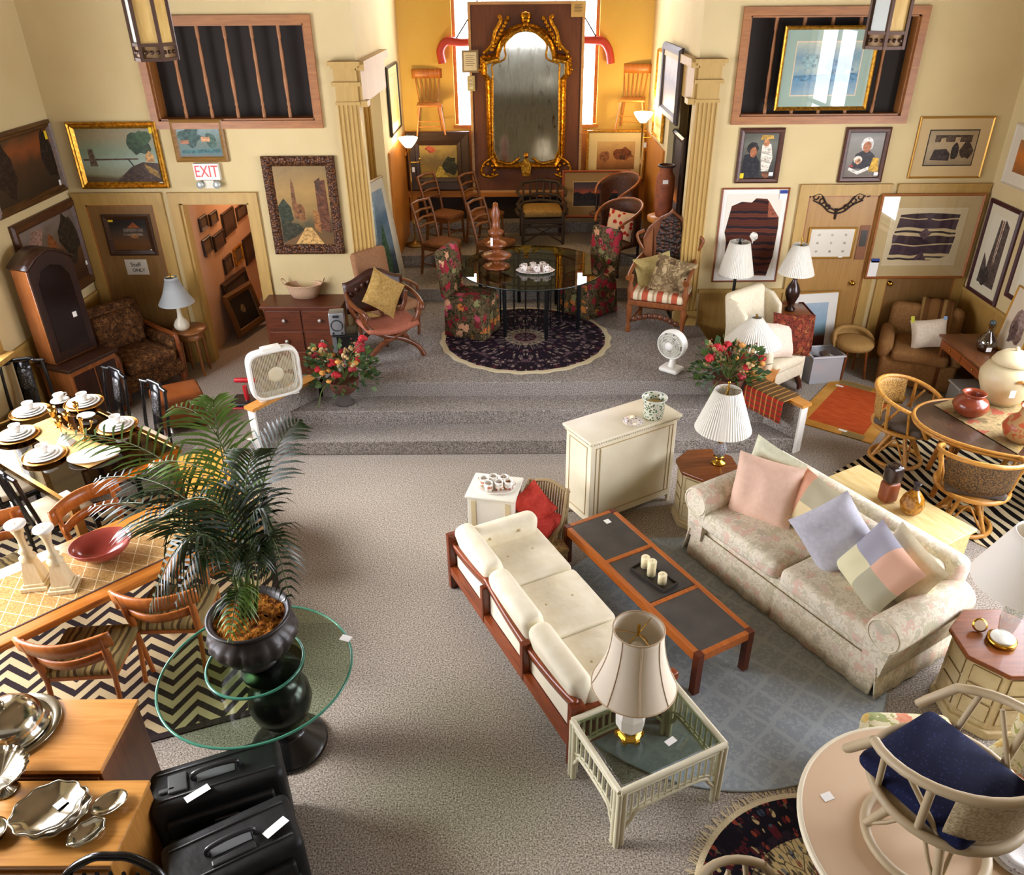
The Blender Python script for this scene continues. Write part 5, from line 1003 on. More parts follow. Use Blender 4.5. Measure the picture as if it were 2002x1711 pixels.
for a in range(4):
    q = a*PI/2+.4; b.tube(spl([(0, 0, .08), (.06*math.cos(q), .06*math.sin(q), .09), (.09*math.cos(q), .09*math.sin(q), .15)]), .006, 5).ball((.09*math.cos(q), .09*math.sin(q), .16), .018, 8)
b.obj('branches', GD, t)
# black lacquer chairs round it
LAC = N('black_lacquer', .2).out('#0e0d0f'); LCV = N('carved_lacquer', .4); v = LCV.co(); LCV = LCV.out(LCV.ramp(LCV.vor(v, 45), [(.2, '#6f6c6a'), (.45, '#1c1a1b')]))
def lacq(loc, rz, label):
    t = thing('lacquer_chair', label, 'chair', loc, rz, 'black lacquer chairs at the glass table')
    B().rbox((0, -.02, .46), (.46, .44, .06), .025, .015).obj('seat', M('#c6b79a', .8), t); B().box(-.23, -.24, .38, .23, .2, .43).obj('seat_frame', LAC, t, bevel=.006)
    for sx in (-1, 1):
        B().box(sx*.21-.02, -.24, 0, sx*.21+.02, -.2, .4).obj('leg', LAC, t); B().tube(spl([(sx*.21, .2, 0), (sx*.21, .2, .45), (sx*.21, .24, .75), (sx*.2, .27, .98)]), .018, 8).obj('back_post', LAC, t)
    B().tube(spl([(-.22, .27, .97), (-.12, .28, .98), (-.09, .29, 1.0), (.09, .29, 1.0), (.12, .28, .98), (.22, .27, .97)]), .02, 8).obj('crest_rail', LAC, t)
    B().sheet(lambda u, v: (-.075+.15*u, .2+.08*v, .44+.54*v), 2, 6, .015).obj('splat', LAC, t); B().sheet(lambda u, v: (-.06+.12*u, .2+.08*(.4+.45*v)-.003, .44+.54*(.4+.45*v)), 2, 4, .006).obj('carved_panel', LCV, t)
    B().tube([(-.21, -.22, .12), (.21, -.22, .12)], .012, 6).tube([(-.21, -.22, .18), (-.21, .2, .18)], .012, 6).tube([(.21, -.22, .18), (.21, .2, .18)], .012, 6).obj('stretcher', LAC, t); return t
lq = lacq((-3.8, 6.8, 0), faceto(-.6, -.8), 'black lacquer chair with carved splat, beside the leather ottoman'); tagcard(lq, (.21, .235, .55), .05, .06)
for loc, f, lb in (((-4.33, 7.12, 0), (-.6, -.8), 'black lacquer chair with carved splat, in front of the brown armchair'), ((-5.17, 7.33, 0), (.32, -.95), 'black lacquer chair at the far head of the glass table, before the tall cabinet'), ((-4.06, 5.64, 0), (.6, .8), 'black lacquer chair on the near side of the glass table, behind the orange dining chair'), ((-4.66, 6.06, 0), (.6, .8), 'black lacquer chair near side of the glass table, at the photo left edge')):
    dup(lq, loc, faceto(*f), lb)
# zigzag rug
CHV = N('zigzag_rug', .95, 0, .1); v = CHV.co(); x = CHV.xyz(v); z = CHV.math('PINGPONG', x[0], .165); f = CHV.math('FRACT', CHV.math('MULTIPLY', CHV.math('ADD', x[1], CHV.math('MULTIPLY', z, 1.05)), 7.1))
CHV = CHV.out(CHV.ramp(CHV.math('ADD', f, CHV.math('MULTIPLY', CHV.noise(v, 30, 1), .06)), [(0, '#33292a'), (.5, '#cdb98f')], True))
t = thing('zigzag_rug', 'dark and cream zigzag rug under the wooden dining table', 'rug', (-3.39, 4.97, 0), R(20)); B().box(-1.27, -1.57, 0, 1.27, 1.57, .01).obj('pile', CHV, t); b = B()
for y in (-1.62, 1.57): b.box(-1.32, y, 0, 1.32, y+.05, .012)
for x_ in (-1.32, 1.27): b.box(x_, -1.57, 0, x_+.05, 1.57, .012)
b.obj('border', fabric('#2c2322', '#3a2e2c', 60), t)
# teak dining table
TEAK = wood('#a85f22', '#c47c34', 0, .22, .7); TEAKV = wood('#96501e', '#b0662a', 2, .3)
t = thing('dining_table', 'long orange-brown wooden dining table with woven runner, two candlesticks and red bowl', 'table', (-3.25, 4.4, .012), R(45.3))
B().rbox((0, 0, .725), (1.9, .86, .03), .012).obj('top', TEAK, t); B().box(-.85, -.36, .64, .85, -.34, .71).box(-.85, .34, .64, .85, .36, .71).box(-.85, -.36, .64, -.83, .36, .71).box(.83, -.36, .64, .85, .36, .71).obj('apron', TEAK, t)
for x_ in (-.8, .8):
    for y in (-.33, .33): B().cyl((x_, y, .71), (x_*1.02, y*1.05, 0), .03, .02).obj('leg', TEAKV, t)
BUR = N('burlap_runner', .9, 0, .1); v = BUR.co(); x = BUR.xyz(v)
def gl(e): return BUR.math('LESS_THAN', BUR.math('FRACT', e), .045)
e1 = BUR.math('MULTIPLY', BUR.math('ADD', x[0], BUR.math('MULTIPLY', x[1], .6)), 8); e2 = BUR.math('MULTIPLY', BUR.math('SUBTRACT', x[0], BUR.math('MULTIPLY', x[1], .6)), 8)
BUR = BUR.out(BUR.mix(BUR.math('MAXIMUM', gl(e1), gl(e2)), BUR.ramp(BUR.noise(v, 80, 2), [(.35, '#9a7444'), (.65, '#bb945c')]), '#e4d3ac'))
t = thing('burlap_runner', 'woven burlap runner with pale diamond lines along the wooden dining table', 'runner', (-3.25, 4.4, .753), R(45.3)); B().box(-.95, -.31, 0, .93, .29, .003).obj('cloth', BUR, t); B().box(-.95, -.322, 0, .93, -.31, .0035).obj('hem', M('#4a2a1c', .8), t)
BW = N('glazed_bowl', .18).out('#9c453a'); t = thing('fruit_bowl', 'large oval brick-red bowl on the woven runner', 'bowl', (-3.07, 4.6, .757), R(30)); B().lathe([(.001, 0), (.07, 0), (.13, .03), (.19, .09), (.215, .135), (.208, .138), (.18, .09), (.12, .035), (.001, .014)], 40, sx=1.0, sy=.85).obj('body', BW, t)
CND = wood('#cbb68c', '#dfcda6', 2, .5)
def cstick(loc, label, s_):
    t = thing('candlestick', label, 'candlestick', loc, R(10), 'pale turned wooden candlesticks')
    B().box(-.085, -.085, 0, .085, .085, .03).box(-.07, -.07, .03, .07, .07, .05).obj('plinth', CND, t, bevel=.004); b = B(); 
    b.add([(sx*.06, sy*.06, .05) for sx, sy in ((-1, -1), (1, -1), (1, 1), (-1, 1))]+[(sx*.035, sy*.035, .22) for sx, sy in ((-1, -1), (1, -1), (1, 1), (-1, 1))], [(0, 1, 5, 4), (1, 2, 6, 5), (2, 3, 7, 6), (3, 0, 4, 7), (4, 5, 6, 7)]); b.obj('taper', CND, t)
    B().lathe([(.05, .22), (.055, .24), (.03, .26), (.045, .29), (.025, .31), (.022, .38), (.03, .43), (.04, .46), (.03, .48)], 16).obj('turned_neck', CND, t); B().lathe([(.001, .475), (.05, .48), (.065, .495), (.065, .51), (.001, .505)], 24).obj('drip_pan', M('#f0ebe0', .3), t); B().cyl((0, 0, .505), (0, 0, .515), .004).obj('pricket', BRASS, t); t.scale = (s_,)*3; return t
cstick((-3.4, 4.3, .757), 'pale turned wooden candlestick, the left of two on the dining table', 1.03); cstick((-3.2, 4.27, .757), 'pale turned wooden candlestick nearer the red bowl', 1.0)
STS = N('striped_seat', .9, 0, .2); v = STS.co(); x = STS.xyz(v); STS = STS.out(STS.ramp(STS.math('FRACT', STS.math('ADD', STS.math('MULTIPLY', x[0], 9), STS.math('MULTIPLY', STS.noise(v, 8, 1), .4))), [(0, '#7a6a44'), (.3, '#4a3a24'), (.5, '#94804f'), (.7, '#5a4a2a'), (.85, '#857348')], True))
def teakchair(loc, rz, label):
    t = thing('dining_chair', label, 'chair', loc, rz, 'wooden chairs round the dining table')
    B().rbox((0, -.01, .45), (.5, .45, .06), .03, .012).obj('seat', STS, t); B().box(-.23, -.22, .38, .23, .2, .42).obj('seat_frame', TEAKV, t, bevel=.008)
    for sx in (-1, 1):
        B().tube([(sx*.22, -.2, .42), (sx*.24, -.23, 0)], [.024, .016], 8).obj('leg', TEAKV, t); B().tube(spl([(sx*.22, .28, 0), (sx*.22, .2, .4), (sx*.23, .22, .6), (sx*.24, .25, .8)]), [.017]*7+[.025]*7+[.02]*5, 8).obj('back_leg', TEAKV, t)
    B().sheet(lambda u, v: (-.29+.58*u, .2+.1*math.sin(PI*u)+.02*v, .7+.12*v), 14, 2, .022).obj('crest_rail', TEAKV, t); B().sheet(lambda u, v: (-.24+.48*u, .18+.1*math.sin(PI*u)+.01*v, .58+.07*v), 12, 2, .018).obj('lower_rail', TEAKV, t); return t
tc = teakchair((-2.95, 3.95, .012), faceto(-.07, 1), 'wooden dining chair with striped seat, near side, directly behind the plain wooden cabinet')
dup(tc, (-2.53, 4.38, .012), faceto(-.03, 1), 'wooden dining chair with striped seat, near side, under the drooping palm frond')
dup(tc, (-3.36, 5.2, .012), faceto(.85, -.52), 'wooden dining chair with curved back, far side of its table by the glass table')
dup(tc, (-3.98, 4.78, .012), faceto(.8, -.6), 'wooden dining chair on the far side, cut by the left edge of the photo')
# narrow orange cabinet seen through the palm
t = thing('low_cabinet', 'narrow light orange wooden cabinet behind the palm, beyond the dining table', 'cabinet', (-2.7, 5.72, .012), math.atan2(-1.2, .62)); OCB = wood('#b8702a', '#d08a3a', 0, .3)
B().box(-.43, -.18, 0, .43, .18, .7).obj('body', wood('#a55f22', '#bb7430', 2, .3), t, bevel=.006); B().box(-.45, -.2, .7, .45, .2, .735).obj('top', OCB, t, bevel=.006)
for x_ in (-.21, .21):
    d = B().box(x_-.19, -.19, .08, x_+.19, -.18, .66).obj('door', OCB, t); B().ball((x_+.13, -.2, .4), .015, 8).obj('knob', BRASS, d)
# ================================================================= LEFT FOREGROUND
CW1 = wood('#b5793c', '#c98f50', 0, .25, .8); CW1S = wood('#5a2d12', '#71401c', 2, .3)
def cabinet(nm, label, x0, y0, x1, y1, h, mt, ms):
    t = thing(nm, label, 'cabinet', ((x0+x1)/2, (y0+y1)/2, 0)); w, d = (x1-x0)/2, (y1-y0)/2
    B().box(-w+.012, -d+.012, .05, w-.012, d-.006, h-.03).obj('body', ms, t, bevel=.003); B().rbox((0, 0, h-.015), (2*w, 2*d, .03), .006).obj('top', mt, t); B().box(-w+.04, -d+.05, 0, w-.04, d-.03, .05).obj('plinth', ms, t)
    for i in range(2):
        q = B().box(-w+.03+i*(w-.02), -d, .1, -.01+i*(w-.02), -d+.013, h-.06).obj('door', ms, t, bevel=.003); B().ball((-.05+i*.1, -d-.012, h*.6), .014, 8).obj('knob', BRASS, q)
    return t
cabinet('wooden_cabinet', 'plain light-topped wooden cabinet with dark sides bearing the silver dome', -3.3, 2.745, -2.24, 3.23, .8, CW1, CW1S)
WO2 = wood('#a8702f', '#c58d48', 0, .3, .7); cabinet('wooden_cabinet', 'front light oak cabinet crowded with silver dishes at the lower left corner', -3.2, 2.255, -1.98, 2.725, .75, WO2, wood('#a06a2c', '#b98242', 2, .3))
SLV = M('#cfcabc', .14, 1); SLV2 = M('#b8b2a2', .18, 1)
p = gz(28, 1425, .8); t = thing('serving_tray', 'round silver tray under the silver dome on the plain wooden cabinet', 'tray', (p.x, p.y, .8)); B().lathe([(.001, 0), (.2, 0), (.235, .012), (.245, .014), (.24, .02), (.2, .006), (.001, .006)], 56).obj('dish', SLV2, t)
t = thing('silver_dome', 'domed silver cloche on its round tray at the left edge of the plain wooden cabinet', 'dish cover', (p.x-.015, p.y, .808)); B().lathe([(.2, 0), (.205, .008), (.195, .012), (.19, .03), (.18, .04), (.178, .055), (.16, .1), (.12, .145), (.07, .165), (.02, .17), (.001, .17)], 56).obj('dome', SLV, t); B().ball((0, 0, .19), .022, 12).obj('knob', SLV, t)
def scallop(nm, label, px, z, r, h, sy, rz, n=9, cat='dish', pedestal=False, tagged=False):
    p = gz(*px, z); t = thing(nm, label, cat, (p.x, p.y, z), rz)
    B().lathe([(.001, h*.15), (r*.62, h*.2), (r*.8, h*.55), (r, h), (r*1.02, h*1.05), (r*.8, h*.48), (r*.6, .0), (.001, .0)], 72, sy=sy, wob=.03, wn=n).obj('dish', SLV, t)
    B().tube([(r*(1+.035*math.cos(n*a))*math.cos(a), r*sy*(1+.035*math.cos(n*a))*math.sin(a), h*1.03) for a in [2*PI*i/90 for i in range(90)]], .006, 6, True).obj('beaded_rim', SLV2, t)
    if tagged: tagcard(t, (.05, .02, h*.35), .055, .045, R(90), R(30))
    return t
scallop('silver_bowl', 'footed oval silver bowl beneath the scalloped silver bowl on the oak cabinet', (112, 1598), .752, .165, .05, .88, R(25), 12)
scallop('scalloped_bowl', 'large scalloped silver bowl with a white sticker, stacked on another silver bowl', (98, 1590), .808, .165, .045, .88, R(28), 10, tagged=True)
t = scallop('sauce_dish', 'small scalloped silver dish in front of the plain oval silver dish', (172, 1634), .752, .088, .03, .72, R(50), 8)
p = gz(217, 1577, .752); t = thing('oval_dish', 'small plain oval silver dish on the right of the oak cabinet', 'dish', (p.x, p.y, .752), R(42)); B().lathe([(.001, .006), (.05, .008), (.075, .03), (.088, .036), (.09, .033), (.075, .022), (.05, 0), (.001, 0)], 40, sy=.75).obj('dish', SLV, t)
p = gz(12, 1545, .752); t = thing('fluted_compote', 'tall fluted silver compote at the left edge of the oak cabinet', 'dish', (p.x, p.y, .752)); B().lathe([(.001, 0), (.06, 0), (.055, .01), (.02, .03), (.018, .08), (.05, .1), (.12, .13), (.15, .16), (.152, .165), (.11, .135), (.04, .108), (.001, .105)], 60, flute=.03, wn=20).obj('bowl', SLV2, t)
p = gz(-12, 1635, .752); t = thing('silver_cup', 'silver dish cut by the left edge of the photo, on the oak cabinet', 'dish', (p.x, p.y, .752)); B().lathe([(.001, 0), (.05, 0), (.07, .04), (.075, .05), (.066, .04), (.045, .01), (.001, .01)], 32).obj('bowl', SLV, t)
# black hoop-back chair
t = thing('hoop_back_chair', 'black hoop-back spindle chair at the bottom left edge of the photo', 'chair', (-1.86, 1.9, 0), 0); 
hoop = [(-.26, .12, .46), (-.27, .16, .7), (-.22, .21, .9), (-.1, .24, .99), (0, .245, 1.0), (.1, .24, .99), (.22, .21, .9), (.27, .16, .7), (.26, .12, .46)]
B().tube(spl(hoop), .02, 10).obj('hoop', LAC, t)
for i in range(7):
    x_ = -.18+.06*i; B().tube([(x_*.9, .15, .46), (x_, .2, .95-.7*x_*x_)], .009, 6).obj('spindle', LAC, t)
B().rbox((0, -.04, .44), (.46, .42, .04), .02).obj('seat', LAC, t)
for sx in (-1, 1):
    for y in (-.18, .1): B().cyl((sx*.17, y, .43), (sx*.22, y*1.3, 0), .02, .014).obj('leg', LAC, t)
# luggage
NYL = N('black_nylon', .55, 0, .35); v = NYL.co(); NYL = NYL.out(NYL.ramp(NYL.noise(v, 150, 1), [(.4, '#09090a'), (.6, '#101011')]), NYL.noise(v, 7, 3), .35, .03)
def suitcase(label, loc, rz, w, d, h, tagpos, extra):
    t = thing('suitcase', label, 'suitcase', loc, rz)
    B().rbox((0, 0, h/2+.03), (w, d, h), .05, 0, 4).obj('shell', NYL, t)
    b = B(); b.rbox((0, -d/2-.025, h*.4), (w*.85, .07, h*.62), .03).rbox((0, -d/2-.02, h*.82), (w*.8, .05, h*.2), .02); b.obj('front_pocket', NYL, t)
    b = B()
    for y in (-d*.28, d*.3): b.tube([(x_*(w/2-.03)/1.0, y, z_) for x_, z_ in ((-1.06, .08), (-1.07, h-.05), (-.95, h+.03), (.95, h+.03), (1.07, h-.05), (1.06, .08))], .008, 6)
    b.obj('piping', M('#232326', .4), t)
    B().tube(spl([(-.12, 0, h+.025), (-.11, 0, h+.07), (0, 0, h+.085), (.11, 0, h+.07), (.12, 0, h+.025)]), .014, 8).obj('handle', M('#2c2d30', .3), t); B().box(-.1, -.03, h+.028, .1, .03, h+.034).obj('handle_plate', M('#6b6d70', .35, .5), t)
    tagcard(t, tagpos, .13, .06, R(75), R(20), 0, '#f2f2f0')
    if extra: B().rbox((-.02, -d/2-.06, h*.72), (.1, .02, .16), .01).obj('luggage_label', M('#1f1f22', .4), t); B().box(-.03, -d/2-.073, h*.66, -.012, -d/2-.07, h*.78).obj('label_strip', M('#c8c2a0', .5), t); B().rbox((0, -d*.2, h+.035), (.22, .04, .02), .01).obj('strap', M('#2c2c2f', .4), t)
    else: B().rbox((-.2, 0, h+.035), (.1, .12, .02), .008).obj('strap_patch', M('#4a4c4e', .5), t); B().rbox((.02, -d/2-.06, h*.72), (.13, .02, .15), .01).obj('name_patch', M('#1a1517', .5), t); B().box(-.03, -d/2-.072, h*.66, .06, -d/2-.069, h*.68).obj('red_stitching', M('#6a1220', .6), t); B().rbox((-w*.36, -d*.1, h+.035), (.09, .03, .02), .01).obj('grab_loop', M('#4a4c4e', .5), t)
    for sx in (-1, 1): B().cyl((sx*w*.4-.02, d*.35, .035), (sx*w*.4+.02, d*.35, .035), .035).obj('wheel', BLK, t)
    return t
suitcase('large black wheeled suitcase standing behind another, beneath the edge of the glass pedestal table', (-1.71, 2.88, 0), R(22), .7, .3, .58, (-.1, -.12, .63), False)
suitcase('large black wheeled suitcase nearest the bottom edge, with white tag at its right end', (-1.5, 2.47, 0), R(30), .66, .36, .56, (.22, -.04, .61), True)
# pedestal glass table with urn and palm
PED = N('black_pedestal', .22).out('#141314'); G2 = glass('clear_glass', '#dfeadd', .2); GE2 = M('#3f7a66', .1)
pc = (-1.56, 3.56); t = thing('pedestal_glass_table', 'round clear glass table on a black turned pedestal holding the potted palm', 'table', (*pc, 0))
B().disc((-.08, -.06), .575, .735, .75, 96).obj('glass_top', G2, t); B().tube([(-.08+.575*math.cos(a), -.06+.575*math.sin(a), .7425) for a in [2*PI*i/96 for i in range(96)]], .009, 6, True).obj('glass_edge', GE2, t)
prf = [(.001, 0), (.245, 0), (.25, .02)]
for i in range(5): prf += [(.24-.03*i, .03+.025*i), (.225-.03*i, .045+.025*i)]
prf += [(.09, .19), (.08, .22), (.13, .26), (.18, .34), (.2, .42), (.19, .5), (.14, .57), (.09, .6), (.1, .64), (.17, .68), (.19, .71), (.19, .734), (.001, .734)]
B().lathe(prf, 48).obj('pedestal', PED, t); tagcard(t, (.42, .2, .753), .07, .05, R(90), R(-20), 0, '#f4f2ee')
t = thing('glass_disc', 'thick round glass disc under the urn on the glass pedestal table', 'glass disc', (-1.66, 3.55, .751)); B().disc((0, 0), .29, 0, .016, 72).obj('disc', G2, t); B().tube([(.29*math.cos(a), .29*math.sin(a), .008) for a in [2*PI*i/72 for i in range(72)]], .0095, 6, True).obj('polished_edge', GE2, t)
URN = N('bronze_urn', .42, .1).out('#2c2523'); uc = (-1.64, 3.57, .768)
t = thing('potted_palm', 'potted parlour palm in a dark lobed urn on the glass pedestal table', 'plant', uc)
b = B(); n_ = 96; prf = [(.001, 0, 0), (.12, 0, 0), (.13, .03, 0), (.1, .05, 0), (.15, .09, .5), (.23, .15, 1), (.262, .22, 1), (.25, .27, .6), (.2, .3, .1), (.215, .33, 0), (.245, .36, 0), (.25, .375, 0), (.235, .38, 0), (.215, .36, 0), (.2, .33, 0)]
vs = []; 
for r_, z_, fl in prf:
    for k2 in range(n_):
        a = 2*PI*k2/n_; q = r_*(1+fl*.085*(abs(math.cos(9*a))**.6-.5)); vs.append((q*math.cos(a), q*math.sin(a), z_))
b.add(vs, [(i*n_+k2, i*n_+(k2+1) % n_, (i+1)*n_+(k2+1) % n_, (i+1)*n_+k2) for i in range(len(prf)-1) for k2 in range(n_)], True); b.obj('urn', URN, t)
MOS = N('dried_moss', .95, 0, .1); v = MOS.co(); f = MOS.noise(v, 28, 4); MOS = MOS.out(MOS.ramp(f, [(.35, '#4a260c'), (.5, '#8f5418'), (.65, '#b5762c')]), f, 1, .05)
B().sheet(lambda u, v: (.205*v*math.cos(2*PI*u), .205*v*math.sin(2*PI*u), .34+.03*(1-v)+.012*math.sin(u*40+v*17)), 48, 8).obj('moss', MOS, t); tagcard(t, (.2, .1, .4), .05, .05, R(50), R(60))
FR1 = N('palm_leaf', .4, 0, .5); v = FR1.co(); FR1 = FR1.out(FR1.ramp(FR1.noise(v, 4, 2), [(.35, '#16260f'), (.65, '#2b4420')])); FR2 = N('palm_leaf_light', .4, 0, .5); v = FR2.co(); FR2 = FR2.out(FR2.ramp(FR2.noise(v, 4, 2), [(.35, '#3a5a20'), (.65, '#6a8a3a')]))
U = Vector(uc); rf = random.Random(21)
def frond(mid, tip, base=None, m=0, n=28, L0=.31, droop=.1, w=.019):
    b0 = Vector(base or (rf.uniform(-.04, .04), rf.uniform(-.04, .04), .36)); mid, tip = Vector(mid)-U, Vector(tip)-U
    P = [Vector(p) for p in bez(b0, mid*2-(b0+tip)*.5, tip, n)]; b = B(); b.k = 1; b.tube([tuple(p) for p in P], [.008*(1-.75*i/n) for i in range(n+1)], 5); b.k = 0
    for i in range(int(n*.22), n+1):
        d = (P[min(i+1, n)]-P[max(i-1, 0)]).normalized(); s = d.cross(Vector((0, 0, 1)))
        s = s.normalized() if s.length > .05 else Vector((1, 0, 0)); q = (i/n-.22)/.78; L = L0*(math.sin(PI*min(1, q*.8+.18))**.7)*(rf.uniform(.85, 1.1))
        for sg in (-1, 1):
            for rep in (0,):
                p0 = P[i]+(P[min(i+1, n)]-P[i])*rep; dr = (s*sg*.8+d*.55+Vector((0, 0, rf.uniform(-.02, .18)))).normalized()
                pts = [p0, p0+dr*L*.4+Vector((0, 0, .01)), p0+dr*L*.75-Vector((0, 0, droop*L*.6)), p0+dr*L-Vector((0, 0, droop*L*1.9))]
                ww = [w*.5, w, w*.7, .0008]; sd = d*1.0
                vs = []
                for p_, a in zip(pts, ww): vs += [tuple(p_-sd*a*.5), tuple(p_+sd*a*.5)]
                b.add(vs, [(0, 1, 3, 2), (2, 3, 5, 4), (4, 5, 7, 6)], True)
    b.obj('frond', [(FR1, FR2)[m], M('#4a5a22', .5)], t)
def A(px, py, Y): return gy(px, py, Y)
frond(A(355, 930, 4.1), A(130, 850, 4.35), m=1); frond(A(445, 900, 4.0), A(345, 795, 4.3), m=1); frond(A(432, 880, 4.05), A(418, 782, 4.25), m=1, L0=.2)
frond(A(510, 960, 3.8), A(580, 825, 4.05), m=0); frond(A(440, 960, 3.9), A(300, 905, 4.2), m=1); frond(A(375, 985, 3.8), A(195, 935, 4.2)); frond(A(385, 1020, 3.7), A(185, 990, 4.0)); frond(A(370, 1035, 3.6), A(235, 1040, 3.75), L0=.3)
frond(A(395, 1045, 3.4), A(295, 1185, 3.25), L0=.24, droop=.35); frond(A(420, 1060, 3.4), A(345, 1180, 3.2), L0=.22, droop=.35); frond(A(520, 1045, 3.5), A(565, 1165, 3.35), L0=.22, droop=.3); frond(A(500, 1000, 3.6), A(540, 1090, 3.6), L0=.24, droop=.25)
frond(A(468, 1150, 3.45), A(450, 1250, 3.25), m=1, L0=.16, droop=.3, n=22); frond(A(440, 1000, 3.6), A(330, 1000, 3.9), L0=.28); frond(A(480, 970, 3.7), A(500, 880, 3.95), m=0, L0=.22); frond(A(450, 1040, 3.55), A(410, 960, 4.0), m=0); frond(A(440, 1080, 3.45), A(400, 1090, 3.2), L0=.24, droop=.3); frond(A(490, 1070, 3.45), A(500, 1120, 3.3), L0=.2, droop=.3)
# hanging lanterns
AG = N('amber_art_glass', .35, 0, .4); v = AG.co((1, 1, .35)); AG.b.inputs['Emission Color'].default_value = lin('#c89a48'); AG.b.inputs['Emission Strength'].default_value = .12; AG = AG.out(AG.ramp(AG.noise(v, 9, 3, 1), [(.3, '#a8823c'), (.7, '#cfae6a')]))
CGL = M('#b9bcb0', .3); LMT = M('#4a3020', .45, .4)
def lantern(label, px, Y, rz):
    p = gy(*px, Y); r0 = .135; h = 1.0; t = thing('hanging_lantern', label, 'lantern', (p.x, Y, p.z), rz)
    n = 6; vx = [(r0*math.cos(2*PI*i/n), r0*math.sin(2*PI*i/n)) for i in range(n)]
    for i in range(n):
        a, c = vx[i], vx[(i+1) % n]; B().add([(a[0]*.97, a[1]*.97, .1), (c[0]*.97, c[1]*.97, .1), (c[0]*.97, c[1]*.97, h), (a[0]*.97, a[1]*.97, h)], [(0, 1, 2, 3)]).obj('glass_panel', AG if i % 3 else CGL, t)
    b = B()
    for i in range(n):
        a, c = vx[i], vx[(i+1) % n]; b.bar((*a, 0), (*a, h+.02), .022)
        for z in (.01, .1, h): b.bar((*a, z), (*c, z), .02)
        m_ = ((a[0]+c[0])/2, (a[1]+c[1])/2)
        for q in (-.3, 0, .3): x_, y_ = m_[0]+(c[0]-a[0])*q, m_[1]+(c[1]-a[1])*q; b.ball((x_, y_, .055), .014, 6)
    b.obj('metal_frame', LMT, t); B().lathe([(r0*.98, .012), (r0*.98, .095)], 6).obj('filigree_band', M('#7a5c34', .5, .3), t); B().cyl((0, 0, h), (0, 0, CEI-p.z), .012).obj('chain', LMT, t); B().lathe([(r0, h), (.06, h+.12), (.02, h+.16)], 6).obj('cap', LMT, t)
lantern('hanging amber glass lantern before the left spindle screen', (308, 118), 6.0, R(10)); lantern('hanging amber glass lantern before the right spindle screen', (1726, 95), 6.0, R(10))
# corridor pictures seen through the doorway
FRD = wood('#2a1a12', '#40281a', 0, .4); cpics = [((388, 417, 405, 455), 'top row, nearest the jamb'), ((408, 410, 425, 443), 'top row, second'), ((433, 402, 460, 465), 'tall one in the top row'), ((460, 395, 482, 432), 'top row, farthest right'), ((395, 458, 414, 503), 'middle row, first'), ((415, 448, 440, 492), 'middle row, second'), ((436, 494, 455, 538), 'bottom row, first'), ((456, 474, 475, 522), 'bottom row, second, with gilt'), ((475, 450, 499, 522), 'bottom row, largest, farthest right')]
for i, ((x0, y0, x1, y1), wh) in enumerate(cpics):
    a, c = gx(x0, (y0+y1)/2, -4.19), gx(x1, (y0+y1)/2, -4.19); u_, l_ = gx((x0+x1)/2, y0, -4.19), gx((x0+x1)/2, y1, -4.19)
    picture('small framed picture on the corridor wall through the doorway, '+wh, 'picture', abs(c.y-a.y)*.92, (u_.z-l_.z)*.82, [(0, .015), (.01, .03), (.035, .012)], FRD if i != 7 else GOLD, pmat(.3, [(0, '#3a2a22'), (.5, ('#6a5848', '#7a6248', '#5a463c')[i % 3]), (1, '#4a382c')], .3, 6), loc=(-4.195, (a.y+c.y)/2, (u_.z+l_.z)/2), rz=PI/2)
picture('gilt framed portrait leaning on the corridor floor just inside the doorway', 'picture', .72, .62, [(0, .03), (.04, .05), (.09, .03), (.1, .015)], wood('#5a3a1c', '#7a5228', 0, .4), pmat(.4, [(0, '#2a2420'), (.5, '#3a3228'), (1, '#2a2622')], .2, 4), [('#8a7458', blob(-.1, .1, .2, .3, 10, .2, 3))], loc=(-3.98, 10.75, .36), rz=PI/2-.25, rx=R(-14)); 
picture('dark framed picture leaning on the corridor floor behind the gilt portrait', 'picture', .8, .75, [(0, .03), (.04, .05), (.08, .015)], FRD, pmat(.4, [(0, '#2a2420'), (1, '#4a4038')], .2, 4), loc=(-4.1, 11.0, .4), rz=PI/2-.1, rx=R(-8))
t = thing('black_crate', 'black storage box at the right inside the corridor doorway', 'box', (-3.45, 11.1, 0)); B().rbox((0, 0, .35), (.42, .5, .7), .02).obj('body', BLK, t); B().rbox((0, 0, .715), (.44, .52, .03), .01).obj('lid', BLK, t)
t = thing('switch_plate', 'dark switch plate on the corridor wall', 'switch', (-4.195, 10.35, 1.3)); B().box(0, -.035, -.06, .008, .035, .06).obj('plate', M('#4a3c30', .4), t); B().box(.008, -.008, -.015, .016, .008, .015).obj('toggle', M('#2a2018', .4), t)
# ================================================================= RIGHT SIDE AND CENTRE
CRM = N('cream_upholstery', .85, 0, .2); v = CRM.co(); f = CRM.noise(v, 9, 2); CRM = CRM.out(CRM.ramp(f, [(.3, '#e4dabd'), (.7, '#eee6cf')]), f, .25, .02)
TK2 = wood('#6e2f14', '#8f4520', 0, .3); TK2V = wood('#5a2410', '#7a3818', 2, .3)
